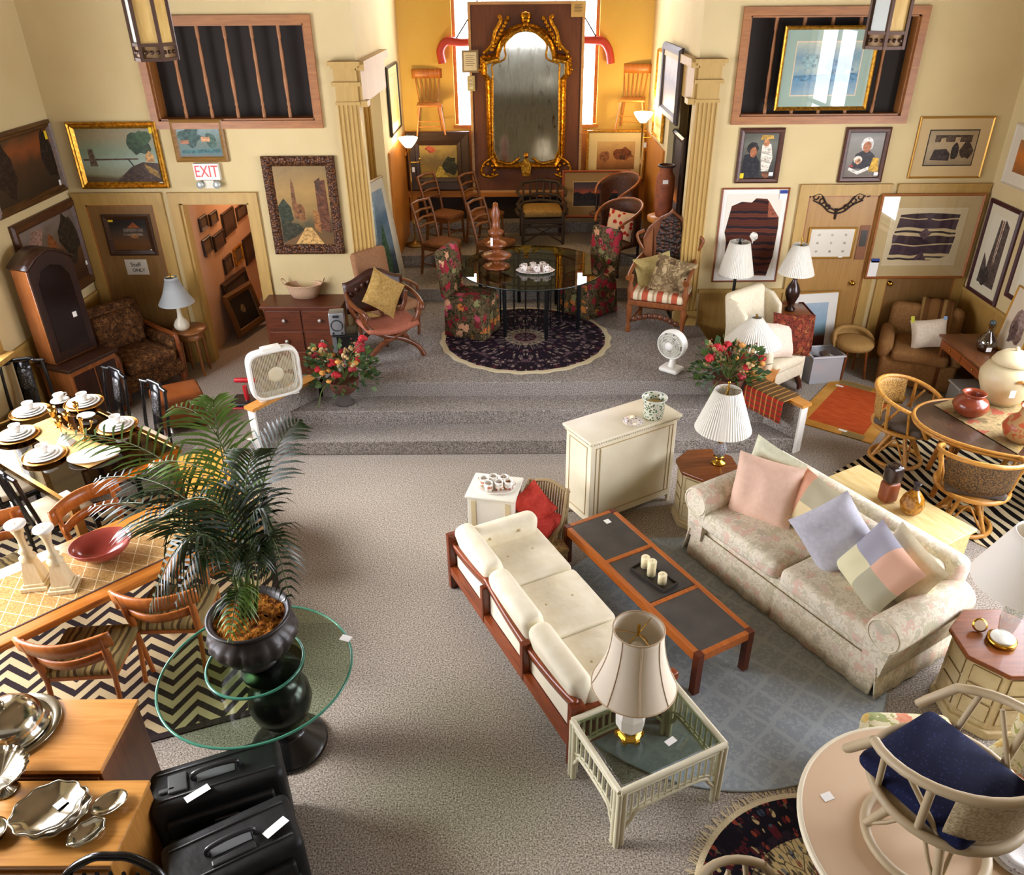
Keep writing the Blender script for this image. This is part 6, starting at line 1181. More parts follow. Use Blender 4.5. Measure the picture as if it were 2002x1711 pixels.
# cream mid-century sofa; the root sits on the floor, local -y is the front
d_ = Vector((.455, -.89, 0)); f_ = Vector((.89, .455, 0)); mid = Vector((-.165, 4.25, 0))+f_*.4
t = thing('wooden_frame_sofa', 'cream buttoned sofa with exposed red-brown wooden frame facing the slate-topped coffee table', 'sofa', tuple(mid), faceto(f_.x, f_.y)); SL = .98
for sx in (-1, 1):
    B().box(sx*SL-.03, .3, 0, sx*SL+.03, .4, .55).obj('leg', TK2V, t, bevel=.012); B().box(sx*SL-.03, -.4, 0, sx*SL+.03, -.32, .42).obj('leg', TK2V, t, bevel=.012)
    B().rbox((sx*SL, -.02, .44), (.07, .8, .07), .02).rbox((sx*SL, -.02, .2), (.05, .72, .09), .012).obj('side_rail', TK2, t)
for x in (-SL/3, SL/3): B().box(x-.025, .33, .16, x+.025, .4, .5).obj('back_upright', TK2V, t, bevel=.008)
def topr(u, v):
    x = -SL+2*SL*u; s_ = abs(math.sin(1.5*PI*u)); return (x, .37-.02*v, .56-.1*s_**.8-.085*v)
b = B(); b.sheet(topr, 60, 2, .035); b.obj('top_rail', TK2, t); B().box(-SL, .345, .16, SL, .395, .235).box(-SL, -.39, .14, SL, -.35, .22).obj('lower_rail', TK2, t)
B().box(-SL+.02, -.36, .2, SL-.02, .34, .24).obj('slat_base', TK2, t)
for i in range(3):
    x = (-2/3+2/3*i)*(SL-.03); w_ = 2/3*(SL-.03)
    B().rbox((x, -.09, .33), (w_-.005, .62, .17), .05, .025).obj('seat_cushion', CRM, t)
    c = t.children[-1]; b = B()
    for y in (-.2, .02): b.ball((x, y, .432), .016, 8, .5)
    b.obj('button', M('#d0bd94', .7), c)
    b = B(); b.at((x, .255, .5), 0, R(-14)).rbox((0, 0, 0), (w_-.008, .17, .34), .07, 0, 4); b.obj('back_cushion', CRM, t)
    B().box(x-w_/2+.02, .32, .24, x+w_/2-.02, .34, .44).obj('back_panel', M('#e6dcc4', .8), t)
for sx in (-1, 1):
    b = B(); b.at((sx*(SL-.1), -.04, .5), 0, 0, R(-8*sx)).rbox((0, 0, 0), (.17, .64, .22), .08, 0, 4); b.obj('arm_cushion', CRM, t); c = t.children[-1]; b = B()
    for y in (-.16, .1): b.ball((sx*(SL-.195), y, .53), .014, 8)
    b.obj('button', M('#d0bd94', .7), c)
# coffee table
SLT = N('slate_panel', .45); v = SLT.co(); SLT = SLT.out(SLT.ramp(SLT.noise(v, 5, 4), [(.35, '#3a3632'), (.7, '#4a4540')])); CTW = wood('#9a4f1c', '#b8682c', 0, .28); CTV = wood('#4a1c0c', '#642a14', 2, .3)
t = thing('coffee_table', 'long low coffee table with three dark slate panels in orange-brown wood', 'table', (1.0, 4.82, .016), math.atan2(-1.53, .85)); b = B()
for y in (-.235, .235): b.box(-.87, y-.022, .3, .87, y+.022, .375)
for x in (-.85, -.29, .29, .85): b.box(x-.02, -.235, .31, x+.02, .235, .3745)
b.obj('frame', CTW, t, bevel=.004)
for x in (-.57, 0, .57): B().box(x-.262, -.214, .35, x+.262, .214, .371).obj('slate_panel', SLT, t)
for x in (-.845, .845):
    for y in (-.23, .23): B().box(x-.028, y-.028, 0, x+.028, y+.028, .378).obj('leg', CTV, t, bevel=.004)
tagcard(t, (-.74, .1, .3725), .055, .05, R(90), 0)
p = gz(1278, 1128, .392); t = thing('candle_tray', 'dark rectangular tray under three cream candles on the coffee table', 'tray', (p.x, p.y, .392), math.atan2(-.78, .62)); TRY = M('#2c2620', .35)
b = B().box(-.17, -.07, 0, .17, .07, .008)
for y in (-.08, .07): b.box(-.18, y, 0, .18, y+.01, .022)
for x in (-.18, .17): b.box(x, -.07, 0, x+.01, .07, .022)
b.obj('dish', TRY, t)
CDL = N('candle_wax', .5); CDL.b.inputs['Subsurface Weight'].default_value = .0; CDL = CDL.out('#eee2b8')
for px, h, wh in (((1261, 1108), .1, 'far one of three, at the far end of the dark tray'), ((1273, 1124), .14, 'tallest of three, in the middle of the dark tray'), ((1294, 1140), .09, 'nearest of three, at the near end of the dark tray')):
    p = gz(*px, .401); t = thing('pillar_candle', 'cream pillar candle, '+wh, 'candle', (p.x, p.y, .401), 0, 'cream candles on the coffee table'); B().lathe([(.001, 0), (.034, 0), (.035, h-.006), (.03, h), (.012, h-.008), (.001, h-.008)], 24).obj('wax', CDL, t); B().cyl((0, 0, h-.01), (.002, 0, h+.008), .0015, n=5).obj('wick', M('#2a2218', .8), t)
# grey round rug
GRG = N('grey_lattice_rug', .95, 0, .1); v = GRG.co(); x = GRG.xyz(v); nz = GRG.noise(v, 38, 3, 0, .7)
def lw(a): return GRG.math('ABSOLUTE', GRG.math('SUBTRACT', GRG.math('FRACT', GRG.math('ADD', a, GRG.math('MULTIPLY', GRG.noise(v, 9, 2), .22))), .5))
a1 = GRG.math('MULTIPLY', GRG.math('ADD', x[0], x[1]), 3.1); a2 = GRG.math('MULTIPLY', GRG.math('SUBTRACT', x[0], x[1]), 3.1); ln_ = GRG.math('LESS_THAN', GRG.math('MINIMUM', lw(a1), lw(a2)), .07)
spk = GRG.math('GREATER_THAN', nz, .54)
GRG = GRG.out(GRG.mix(GRG.math('MAXIMUM', GRG.math('MULTIPLY', ln_, .4), GRG.math('MULTIPLY', spk, .42)), '#929ba2', '#b7bec1'))
t = thing('round_grey_rug', 'round blue-grey rug with faint lattice between the two sofas', 'rug', (1.38, 4.48, 0)); B().disc((0, 0), 1.3, 0, .012, 96).obj('pile', GRG, t); B().tube([(1.3*math.cos(a), 1.3*math.sin(a), .006) for a in [2*PI*i/96 for i in range(96)]], .008, 5, True).obj('binding', M('#8d9394', .8), t)
# floral sofa
SFB = blooms('pastel_chintz', '#ddd3bd', '#e6ddc8', [(0, '#dcb7a4'), (.3, '#cfc0a6'), (.55, '#c5bfa2'), (.75, '#d9c2b4'), (.9, '#bdb59f')], 11, .44, '#cbc2aa', fine=24)
f_ = Vector((-.857, -.515, 0)); a_ = Vector((1.41, 5.59, 0)); b_ = Vector((2.44, 3.88, 0)); mid = (a_+b_)/2-f_*.49
t = thing('floral_sofa', 'pastel floral skirted sofa with rolled arms piled with cushions', 'sofa', tuple(mid), faceto(f_.x, f_.y)); hw = .95
B().rbox((0, .03, .24), (2*hw-.1, .86, .3), .05).obj('base', SFB, t)
def skirt(u, v):
    x = -hw+2*hw*u; k_ = max(0, 1-abs(u-.5)/.012); return (x, -.43-.05*(1-v)-.006*math.sin(u*55)*(1-v)+.04*k_*(1-v), .02+.26*v)
B().sheet(skirt, 120, 3, .012).obj('skirt', SFB, t)
for sx in (-1, 1): B().sheet(lambda u, v: (sx*(hw+.05*(1-v)+.004*math.sin(u*30)*(1-v)), -.47+.93*u, .02+.26*v), 30, 3, .012).obj('side_skirt', SFB, t)
B().sheet(lambda u, v: (-hw+2*hw*u, .46+.03*(1-v), .02+.26*v), 40, 2, .012).obj('back_skirt', SFB, t)
for sx in (-1, 1):
    x = sx*.47; B().rbox((x, -.09, .42), (.9, .74, .17), .055, .03, 4).obj('seat_cushion', SFB, t)
    b = B(); c = (sx*(hw-.02), .56); rr = .135; prof = []
    for i in range(19):
        a = -.35*PI+1.5*PI*i/18; prof.append((c[0]+sx*rr*math.cos(PI-a)*-1, c[1]+rr*math.sin(a)))
    prof = [(sx*(hw-.13), .2), (sx*(hw+.03), .2)]+[(c[0]+sx*rr*math.cos(-.3*PI+1.4*PI*i/18), c[1]+rr*math.sin(-.3*PI+1.4*PI*i/18)) for i in range(19)]
    if sx < 0: prof = prof[::-1]
    n0 = len(prof); vs = [(px, y, pz) for y in (-.45, -.42, .36) for px, pz in prof]
    cx_, cz_ = c; vs[:n0] = [(cx_+(px-cx_)*.96, -.462, cz_+(pz-cz_)*.97) for px, pz in prof]
    b.add(vs, [tuple(range(n0)), tuple(range(3*n0-1, 2*n0-1, -1))]); b.add(vs, [(j*n0+i, (j+1)*n0+i, (j+1)*n0+(i+1) % n0, j*n0+(i+1) % n0) for j in range(2) for i in range(n0)], True); b.obj('arm', SFB, t)
    B().tube([(c[0]+sx*.118*math.cos(a), -.463, c[1]+.118*math.sin(a)) for a in [2*PI*i/28 for i in range(28)]], .006, 5, True).obj('arm_piping', M('#e0d6bc', .8), t)
b = B(); b.at((0, .36, .56), 0, R(-8)).rbox((0, 0, 0), (2*hw-.04, .2, .56), .085, 0, 4); b.obj('back', SFB, t)
for sx in (-1, 1): b = B(); b.at((sx*.42, .24, .62), 0, R(-12)).rbox((0, 0, 0), (.84, .16, .36), .07, 0, 4); b.obj('back_cushion', SFB, t)
SO = t; MT = Matrix.Translation(mid) @ Matrix.Rotation(faceto(f_.x, f_.y), 4, 'Z'); SRZ = faceto(f_.x, f_.y)
PATCH = N('patchwork', .9, 0, .2); v = PATCH.co(); x = PATCH.xyz(v); q1 = PATCH.math('GREATER_THAN', x[0], 0); q2 = PATCH.math('GREATER_THAN', x[2], 0)
PATCH = PATCH.out(PATCH.mix(q1, PATCH.mix(q2, '#e2dcb4', '#a9a7b4'), PATCH.mix(q2, '#b9b49a', '#e4b69c')))
PATCH2 = N('patchwork_two', .9, 0, .2); v = PATCH2.co(); x = PATCH2.xyz(v); q1 = PATCH2.math('GREATER_THAN', x[0], .08); q2 = PATCH2.math('GREATER_THAN', x[2], -.02)
PATCH2 = PATCH2.out(PATCH2.mix(q1, PATCH2.mix(q2, '#d89a7a', '#dc9f80'), PATCH2.mix(q2, '#e6d2a0', '#b8ae90')))
PATCH2 = N('patchwork_three', .9, 0, .2); v = PATCH2.co(); x = PATCH2.xyz(v); PATCH2 = PATCH2.out(PATCH2.mix(PATCH2.math('GREATER_THAN', x[0], -.15), '#dba284', PATCH2.mix(PATCH2.math('GREATER_THAN', x[2], .02), '#ead7a6', '#b9b093')))
def cushion(label, lx, ly, lz, w_, h_, th, m, rx, ry, dz=0, nm='throw_pillow'):
    p = MT @ Vector((lx, ly, lz)); o = tag(B().pillow(w_*1.09, h_*1.09, th*1.1, 14, .05).obj(nm, m), label, 'pillow'); o.location = p; o.rotation_euler = (R(rx), R(ry), SRZ+R(dz)); return o
cushion('pale green pillow at the back corner of the floral sofa, behind the pink pillow', -.68, .13, .76, .5, .48, .15, fabric('#cfd0b0', '#dcdcc2', 30), -14, 3)
cushion('large pink square pillow at the far left of the floral sofa', -.58, -.05, .73, .52, .5, .2, fabric('#e3bca4', '#e8c6b0', 30), -22, -4, 18)
cushion('patchwork pillow of sage, cream and peach between the pink and lavender pillows', -.14, .1, .72, .5, .46, .15, PATCH2, -16, 8)
cushion('lavender-grey pillow set on its corner in the middle of the floral sofa', .16, -.07, .75, .48, .46, .17, fabric('#b4b3bd', '#c2c1ca', 30), -30, 40, 4)
cushion('plain cream pillow behind the four-square patchwork pillow on the floral sofa', .66, .06, .72, .46, .44, .12, fabric('#e0d3ae', '#e9dfc0', 30), -20, 12, -14)
cushion('four-square pastel patchwork pillow at the near end of the floral sofa', .56, -.1, .73, .48, .46, .16, PATCH, -30, 14, -16)
# octagonal side tables
OCW = wood('#6a3616', '#87491f', 0, .25, .7); ANT = N('antique_cream', .5); v = ANT.co(); ANT = ANT.out(ANT.ramp(ANT.noise(v, 8, 3), [(.3, '#b8a274'), (.6, '#cfbd92')]))
def octa(loc, rz, r, h, label):
    t = thing('octagonal_side_table', label, 'side table', loc, rz, 'octagonal side tables beside the floral sofa'); P8 = lambda q: [(q*math.cos(PI/8+i*PI/4), q*math.sin(PI/8+i*PI/4)) for i in range(8)]
    B().prism(P8(r), h-.035, h).obj('top', OCW, t, bevel=.008); B().prism(P8(r*.9), .07, h-.035).obj('body', ANT, t, bevel=.004); B().prism(P8(r*.98), 0, .07).obj('plinth', ANT, t, bevel=.01)
    for i in range(8):
        a = i*PI/4+PI/4; L = r*.9*math.cos(PI/8); wf_ = r*.9*math.sin(PI/8)*.72; b = B(); b.at((0, 0, 0), a-PI/2)
        for z0, z1 in ((.12, .26), (.28, .38), (.4, h-.07)): 
            b.box(-wf_, L, z0, wf_, L+.006, z1); 
        b.obj('door_panel', ANT, t); b = B(); b.at((0, 0, 0), a-PI/2)
        for z0, z1 in ((.12, .26), (.28, .38), (.4, h-.07)):
            for q in (-wf_-.006, wf_): b.box(q, L, z0, q+.006, L+.004, z1)
            for q in (z0-.006, z1): b.box(-wf_, L, q, wf_, L+.004, q+.006)
        b.obj('dark_moulding', M('#7a6238', .6), t)
    return t
octa((1.68, 6.1, 0), R(5), .285, .6, 'octagonal cream side table with brown top at the far end of the floral sofa'); octa((3.19, 3.86, 0), R(0), .335, .6, 'octagonal cream side table with brown top at the near end of the floral sofa')
# lamps
def pleated(name):
    n = N(name, .8, 0, .1); v = n.co(); x = n.xyz(v); s_ = n.math('SINE', n.math('MULTIPLY', n.math('ARCTAN2', x[1], x[0]), 60)); return n.out('#e6e1d2', s_, .5, .012)
PLT = pleated('pleated_shade'); SHD = shade_mat('cream_shade', '#f0ebe0')
def shade(b, rt, rb, z0, z1, bell=0, n=40, wob=0, wn=8):
    k = [i/8 for i in range(9)]; out = [(rb+(rt-rb)*(q**(1-bell*.5) if bell else q), z0+(z1-z0)*q) for q in k]; inn = [(r-.004, z) for r, z in reversed(out)]
    return b.lathe(out+inn+[out[0]], n, wob=wob, wn=wn)
p = gz(1404, 905, .6); t = thing('table_lamp', 'white pleated-shade lamp with cut crystal base, at the far end of the floral sofa', 'lamp', (p.x, p.y, .6)); CRY = N('cut_crystal', .05, 0, .8); v = CRY.co(); f = CRY.vor(v, 55); CRY.b.inputs['Transmission Weight'].default_value = .7; CRY.b.inputs['IOR'].default_value = 1.5; CRY = CRY.out('#e4e4e8', f, 1, .02)
B().lathe([(.001, 0), (.07, 0), (.065, .02), (.03, .035), (.03, .06), (.05, .075), (.001, .075)], 20).obj('brass_base', BRASS, t); B().lathe([(.03, .075), (.055, .11), (.06, .15), (.05, .19), (.03, .22)], 20, flute=.05, wn=14).obj('crystal_body', CRY, t); B().lathe([(.03, .22), (.035, .24), (.02, .26), (.012, .3), (.012, .36)], 14).obj('brass_neck', BRASS, t)
shade(B(), .115, .25, .36, .74, n=60).obj('shade', PLT, t); b = B().cyl((0, 0, .36), (0, 0, .8), .008).ball((0, 0, .81), .014, 8)
for a in (0, 2.1, 4.2): b.tube([(0, 0, .75), (.112*math.cos(a), .112*math.sin(a), .735)], .003, 4)
b.obj('finial', BRASS, t)
# rattan side table with lamp
RTW = M('#d3ccb0', .5); rc = Vector((.745, 3.23, 0)); t = thing('rattan_side_table', 'white painted rattan side table with glass top at the near end of the cream sofa', 'side table', (rc.x, rc.y, 0), R(25.5)); a_, c_ = .365, .275; b = B()
for y in (-c_, c_): b.tube([(-a_, y, .49), (a_, y, .49)], .02, 8).tube([(-a_, y, .455), (a_, y, .455)], .013, 6)
for x in (-a_, a_): b.tube([(x, -c_, .49), (x, c_, .49)], .02, 8).tube([(x, -c_, .455), (x, c_, .455)], .013, 6)
b.obj('top_rail', RTW, t); B().rbox((0, 0, .497), (2*a_-.06, 2*c_-.06, .008), .003).obj('glass_top', glass('pale_glass', '#d3dcd0', .3), t)
for sx in (-1, 1):
    for sy in (-1, 1):
        b = B()
        for dx, dy in ((0, 0), (-.035, 0), (0, -.035)): b.cyl((sx*(a_+dx), sy*(c_+dy), 0), (sx*(a_+dx), sy*(c_+dy), .48), .018, n=8)
        b.obj('leg', RTW, t)
def apron(n, f):
    b = B(); b.tube(spl([f(-1, .14), f(-.85, .2), f(-.7, .26), f(0, .275), f(.7, .26), f(.85, .2), f(1, .14)]), .014, 6); b.tube(spl([f(-.95, .25), f(-.6, .3), f(0, .31), f(.6, .3), f(.95, .25)]), .008, 5)
    for i in range(n):
        u = -.86+1.72*i/(n-1); b.tube([f(u, .46), f(u, .36), f(u, .27 if abs(u) < .75 else .2)], [.007, .009, .007], 6)
    return b
for s_ in (-1, 1): apron(13, lambda u, z: (u*(a_-.04), s_*c_, z)).obj('spindle_apron', RTW, t); apron(9, lambda u, z: (s_*a_, u*(c_-.04), z)).obj('spindle_apron', RTW, t)
tagcard(t, (.08, -.12, .503), .07, .04, R(90), R(10))
p = gz(1230, 1437, .502); t = thing('table_lamp', 'bell-shaded lamp with faceted white base on the white rattan side table', 'lamp', (p.x, p.y, .502)); b = B()
for i in range(6):
    a = i*PI/3; b.bar((0, 0, .018), (.085*math.cos(a), .085*math.sin(a), .012), .03, .024)
b.lathe([(.001, 0), (.075, .0), (.08, .02), (.06, .035), (.055, .045), (.001, .045)], 6, smooth=False).obj('brass_base', BRASS, t)
B().lathe([(.045, .045), (.085, .1), (.09, .19), (.07, .27), (.03, .29), (.001, .29)], 8, smooth=False).obj('faceted_body', M('#e6e0d4', .15), t); B().cyl((0, 0, .28), (0, 0, .56), .01).obj('stem', BRASS, t)
k = [i/12 for i in range(13)]; out = [(.14+.1*(1-q)**2.0, .43+.42*q) for q in k]; BLS = shade_mat('bell_shade', '#dfd2bc')
B().lathe(out+[(r-.004, z) for r, z in reversed(out)]+[out[0]], 48, wob=.0).obj('shade', BLS, t); b = B()
for i in range(8):
    a = i*PI/4; b.tube([(r*1.005*math.cos(a), r*1.005*math.sin(a), z) for r, z in out], .004, 4)
b.tube([(out[-1][0]*math.cos(q), out[-1][0]*math.sin(q), out[-1][1]) for q in [2*PI*i/40 for i in range(40)]], .005, 5, True).tube([(out[0][0]*math.cos(q), out[0][0]*math.sin(q), out[0][1]) for q in [2*PI*i/40 for i in range(40)]], .005, 5, True); b.obj('shade_trim', M('#b9a080', .7), t)
B().lathe([(.001, .62), (.03, .63), (.045, .68), (.04, .72), (.02, .74), (.001, .745)], 16).obj('bulb', M('#e9e9e6', .15), t); b = B()
for a in (.3, .3+PI): b.tube(spl([(.02*math.cos(a), .02*math.sin(a), .57), (.065*math.cos(a), .065*math.sin(a), .68), (.05*math.cos(a), .05*math.sin(a), .76), (0, 0, .81)]), .003, 5)
for a in (.9, 3.0, 5.1): b.tube([(0, 0, .815), (.139*math.cos(a), .139*math.sin(a), .83)], .0025, 4)
b.cyl((0, 0, .8), (0, 0, .88), .008).cyl((0, 0, .52), (0, 0, .61), .02); b.obj('harp', BRASS, t)
# near-right lamp and clock
p = gz(1957, 1255, .6); t = thing('table_lamp', 'large white-shaded lamp with clear stem and brass-rimmed base on the near octagonal table', 'lamp', (p.x, p.y, .6))
B().lathe([(.001, 0), (.085, 0), (.09, .01), (.09, .03), (.08, .035), (.001, .035)], 28).obj('brass_base', BRASS, t); B().lathe([(.001, .035), (.075, .036), (.07, .05), (.03, .06), (.001, .06)], 24).obj('white_disc', M('#efece2', .2), t); B().lathe([(.02, .06), (.045, .1), (.06, .2), (.06, .28), (.05, .33), (.02, .36), (.015, .42)], 12).obj('clear_stem', glass('lamp_glass', '#e8eae6', .6), t); shade(B(), .15, .31, .5, .88, n=48).obj('shade', SHD, t)
p = gz(1912, 1232, .6); t = thing('small_clock', 'small round brass clock with pale face beside the lamp on the near octagonal table', 'clock', (p.x, p.y, .6), R(-20)); b = B(); b.at((0, 0, .045), 0, R(60)); b.lathe([(.001, -.01), (.045, -.01), (.048, 0), (.045, .012), (.001, .012)], 24); b.obj('case', BRASS, t); b = B(); b.at((0, 0, .045), 0, R(60)); b.lathe([(.036, .0125), (.001, .0135)], 24); b.obj('face', M('#e0c8b0', .3), t)
# white cabinet with jar and dish
WC = N('ivory_paint', .4); v = WC.co(); WC = WC.out(WC.ramp(WC.noise(v, 4, 3), [(.3, '#ded3b4'), (.7, '#e8dfc4')])); q = [gz(1104, 829, .96), gz(1155, 868, .96), gz(1327, 812, .96), gz(1277, 768, .96)]
cen = sum(q, Vector())/4; rz_ = math.atan2((q[2]-q[1]).y, (q[2]-q[1]).x); Lx = ((q[2]-q[1]).length+(q[3]-q[0]).length)/4; Ly = ((q[1]-q[0]).length+(q[2]-q[3]).length)/4
t = thing('ivory_cabinet', 'tall ivory-painted cabinet with panelled sides, bearing a patterned ice bucket', 'cabinet', (cen.x, cen.y, 0), rz_)
lx, ly = Lx-.03, Ly-.03; B().box(-lx, -ly, .08, lx, ly, .9).obj('body', WC, t, bevel=.006); B().rbox((0, 0, .945), (2*Lx, 2*Ly, .03), .01).box(-lx-.012, -ly-.012, .9, lx+.012, ly+.012, .93).obj('top', WC, t); b = B()
for i in range(40): b.ball((-lx+2*lx*i/39, -ly-.014, .918), .008, 5)
for i in range(16): b.ball((-lx-.014, -ly+2*ly*i/15, .918), .008, 5)
b.obj('beading', WC, t); b = B(); GV = M('#b59b68', .6)
for z in (.15, .86): b.box(-lx+.05, -ly-.004, z, lx-.05, -ly, z+.008)
for x in (-lx+.05, -lx+.09, lx-.09, lx-.05): b.box(x, -ly-.004, .15, x+.007, -ly, .868)
for z in (.15, .86): b.box(-lx-.004, -ly+.06, z, -lx, ly-.06, z+.008)
for y in (-ly+.06, ly-.06): b.box(-lx-.004, y, .15, -lx, y+.007, .868)
b.obj('gilt_moulding', GV, t); B().box(-lx+.1, -ly-.006, .17, lx-.1, -ly, .85).obj('door', WC, t, bevel=.003)
for sx in (-1, 1):
    for sy in (-1, 1): B().box(sx*lx-.03*(sx > 0)-.0, sy*ly-.03*(sy > 0), 0, sx*lx+.03*(sx < 0), sy*ly+.03*(sy < 0), .08).obj('foot', WC, t)
BOT = N('botanical_glass', .15, 0, .5); v = BOT.co(); vo = BOT.vor(v, 45); BOT = BOT.out(BOT.ramp(BOT.math('MULTIPLY', vo, 1.0), [(.0, '#a8423c'), (.16, '#3a6a48'), (.34, '#5f8a68'), (.4, '#d8d8c4')], True))
p = gz(1277, 815, .96); t = thing('ice_bucket', 'glass ice bucket with green botanical print on the ivory cabinet', 'bucket', (p.x, p.y, .961)); B().lathe([(.001, 0), (.085, 0), (.09, .01), (.1, .18), (.115, .2), (.11, .2), (.094, .18), (.085, .02), (.001, .015)], 28).obj('body', BOT, t); B().lathe([(.08, .14), (.001, .145)], 24).obj('cream_filling', M('#d8c48a', .8), t)
B().tube([(.114*math.cos(a), .114*math.sin(a), .2) for a in [2*PI*i/32 for i in range(32)]], .004, 5, True).obj('rim', M('#dfe3dc', .1), t)
p = gz(1238, 826, .96); t = thing('patterned_dish', 'small floral dish beside the ice bucket on the ivory cabinet', 'dish', (p.x, p.y, .961)); B().lathe([(.001, 0), (.05, 0), (.095, .014), (.095, .018), (.05, .006), (.001, .006)], 28).obj('dish', POR, t)
# little white cabinet with mugs
t = thing('white_pedestal_cabinet', 'small white cabinet holding a tray of mugs, behind the cream sofa', 'cabinet', (-.24, 5.74, 0), R(-12)); WH2 = M('#e4e2d2', .4)
B().box(-.2, -.17, .04, .2, .17, .58).obj('body', WH2, t, bevel=.005); B().rbox((0, 0, .592), (.44, .38, .025), .008).obj("top", WH2, t)
for x in (-.17, .13): B().box(x, -.176, .08, x+.04, -.17, .55).obj('gilt_moulding', M('#cfc096', .5), t)
for y in (-.14, .1): B().box(-.206, y, .08, -.2, y+.04, .55).obj('gilt_moulding', M('#cfc096', .5), t)
for sx in (-1, 1):
    for sy in (-1, 1): B().box(sx*.18-.02, sy*.15-.02, 0, sx*.18+.02, sy*.15+.02, .04).obj('foot', WH2, t)
tp = Vector((-.23, 5.72, .605)); t = thing('mug_tray', 'oval pale tray of patterned mugs on the small white cabinet', 'tray', tuple(tp), R(-12)); B().lathe([(.001, 0), (.14, 0), (.17, .015), (.165, .018), (.135, .006), (.001, .006)], 32, sy=.75).obj('dish', M('#e6dcd0', .2), t)
MUGM = N('printed_mug', .2); v = MUGM.co(); MUGM = MUGM.out(MUGM.mix(MUGM.math('LESS_THAN', MUGM.vor(v, 30), .38), '#ece8de', MUGM.ramp(MUGM.noise(v, 14), [(.4, '#b5803a'), (.6, '#b86a5a')])))
for i, (x, y, wh) in enumerate(((-.1, .03, 'far left'), (-.02, .06, 'rearmost'), (.07, .05, 'back right'), (-.06, -.05, 'front left'), (.03, -.03, 'centre'), (.11, -.02, 'far right'))):
    mk_cup('mug', 'patterned mug at the %s of the tray on the small white cabinet' % wh, (tp.x+x, tp.y+y, tp.z+.007), [2.6, 1.5, .8, 3.4, -.9, 0][i], MUGM, .038, .08, 'mug', 'patterned mugs on the small white cabinet', True)
# twig chair with red cushion
TWL = M('#a08a62', .8); t = thing('twig_chair', 'low pale bent-twig chair with red cushion between the small white cabinet and ivory cabinet', 'chair', (.14, 5.66, 0), faceto(-.45, -.89)); t.scale = (.85,)*3; b = B()
for sx in (-1, 1):
    b.tube(spl([(sx*.24, -.22, 0), (sx*.26, -.2, .3), (sx*.26, 0, .4), (sx*.22, .2, .62)]), .016, 6); b.tube([(sx*.22, .2, 0), (sx*.22, .24, .66)], .018, 6)
    for q in range(4): b.tube([(sx*(.22+.02*q), -.2+.1*q, .05), (sx*.24, .1+.02*q, .3+.06*q)], .011, 5)
    b.tube([(sx*.24, -.22, .06), (sx*.22, .22, .36)], .012, 5)
for z in (.06, .14): b.tube([(-.24, -.22, z), (.24, -.22, z)], .012, 5)
b.tube([(-.24, -.22, .26), (.24, -.22, .26)], .016, 6).tube([(-.24, .2, .26), (.24, .2, .26)], .016, 6); b.obj('twig_frame', TWL, t)
b = B()
for i in range(15):
    x = -.2+.4*i/14; b.tube([(x, .21, .34), (x, .25, .64+.04*math.sin(PI*i/14))], .011, 5)
b.tube(spl([(-.24, .24, .62), (0, .26, .69), (.24, .24, .62)]), .018, 6); b.obj('back', TWL, t); B().rbox((0, -.02, .28), (.46, .44, .05), .02).obj('seat', TWL, t); B().rbox((0, -.02, .34), (.42, .4, .1), .05, .03).obj('seat_cushion', fabric('#b0342a', '#c2443a', 30), t)
t = tag(B().pillow(.34, .32, .11).obj('cushion', fabric('#b5382c', '#c8483c', 30)), 'loose red cushion propped on the pale twig chair', 'cushion'); t.location = (.1, 5.7, .43); t.rotation_euler = (R(-62), R(45), faceto(-.45, -.89))
BSK = blooms('tapestry_bag', '#b5a078', '#9a8460', [(0, '#8a5a48'), (.5, '#6a6a4a'), (.8, '#d0b890')], 14, .4)
t = thing('woven_box', 'small woven floral box on the floor at the foot of the twig chair', 'box', (.26, 5.36, 0), R(20)); B().rbox((0, 0, .11), (.22, .16, .22), .02).obj('body', BSK, t); B().rbox((0, 0, .23), (.23, .17, .03), .01).obj('lid', BSK, t)
# cream bench behind the sofa, vases
YEL = N('yellow_pine', .5); v = YEL.co((1, 6, 6)); YEL = YEL.out(YEL.ramp(YEL.noise(v, 5, 3), [(.35, '#d8bb78'), (.65, '#e4cd94')])); bd = Vector((.5, -.866, 0))
t = thing('blanket_chest', 'long pale yellow wooden chest behind the floral sofa', 'chest', (3.3, 5.73, 0), math.atan2(bd.y, bd.x)); B().box(-.57, -.2, .04, .57, .2, .4).obj('body', YEL, t, bevel=.008); B().rbox((0, 0, .41), (1.2, .44, .03), .01).obj('lid', YEL, t)
for sx in (-1, 1): B().box(sx*.5-.04, -.18, 0, sx*.5+.04, .18, .04).obj('foot', YEL, t)
p = gz(1733, 978, .425); t = thing('two_tone_vase', 'square two-tone brown vase on the pale chest', 'vase', (p.x, p.y, .426), R(15)); B().rbox((0, 0, .1), (.14, .12, .2), .03).obj('lower_body', M('#8a4a2c', .3), t); B().rbox((0, 0, .275), (.14, .12, .17), .035).obj('dark_collar', M('#2e1f1a', .2), t); B().lathe([(.04, .345), (.05, .362), (.03, .362)], 20).obj('mouth', M('#2e1f1a', .15), t)
p = gz(1778, 1003, .425); t = thing('amber_bottle', 'round amber glass bottle with dark neck on the pale chest', 'bottle', (p.x, p.y, .426)); AMG = N('mottled_amber', .08, 0, .7); v = AMG.co(); AMG = AMG.out(AMG.ramp(AMG.noise(v, 35, 3), [(.35, '#7a4a10'), (.6, '#b07a24')])); B().lathe([(.001, 0), (.05, 0), (.085, .04), (.1, .1), (.085, .16), (.05, .21), (.025, .24)], 28).obj('body', AMG, t); B().lathe([(.025, .24), (.022, .28), (.035, .3), (.03, .305), (.001, .3)], 20).obj('neck', M('#241c22', .15), t)
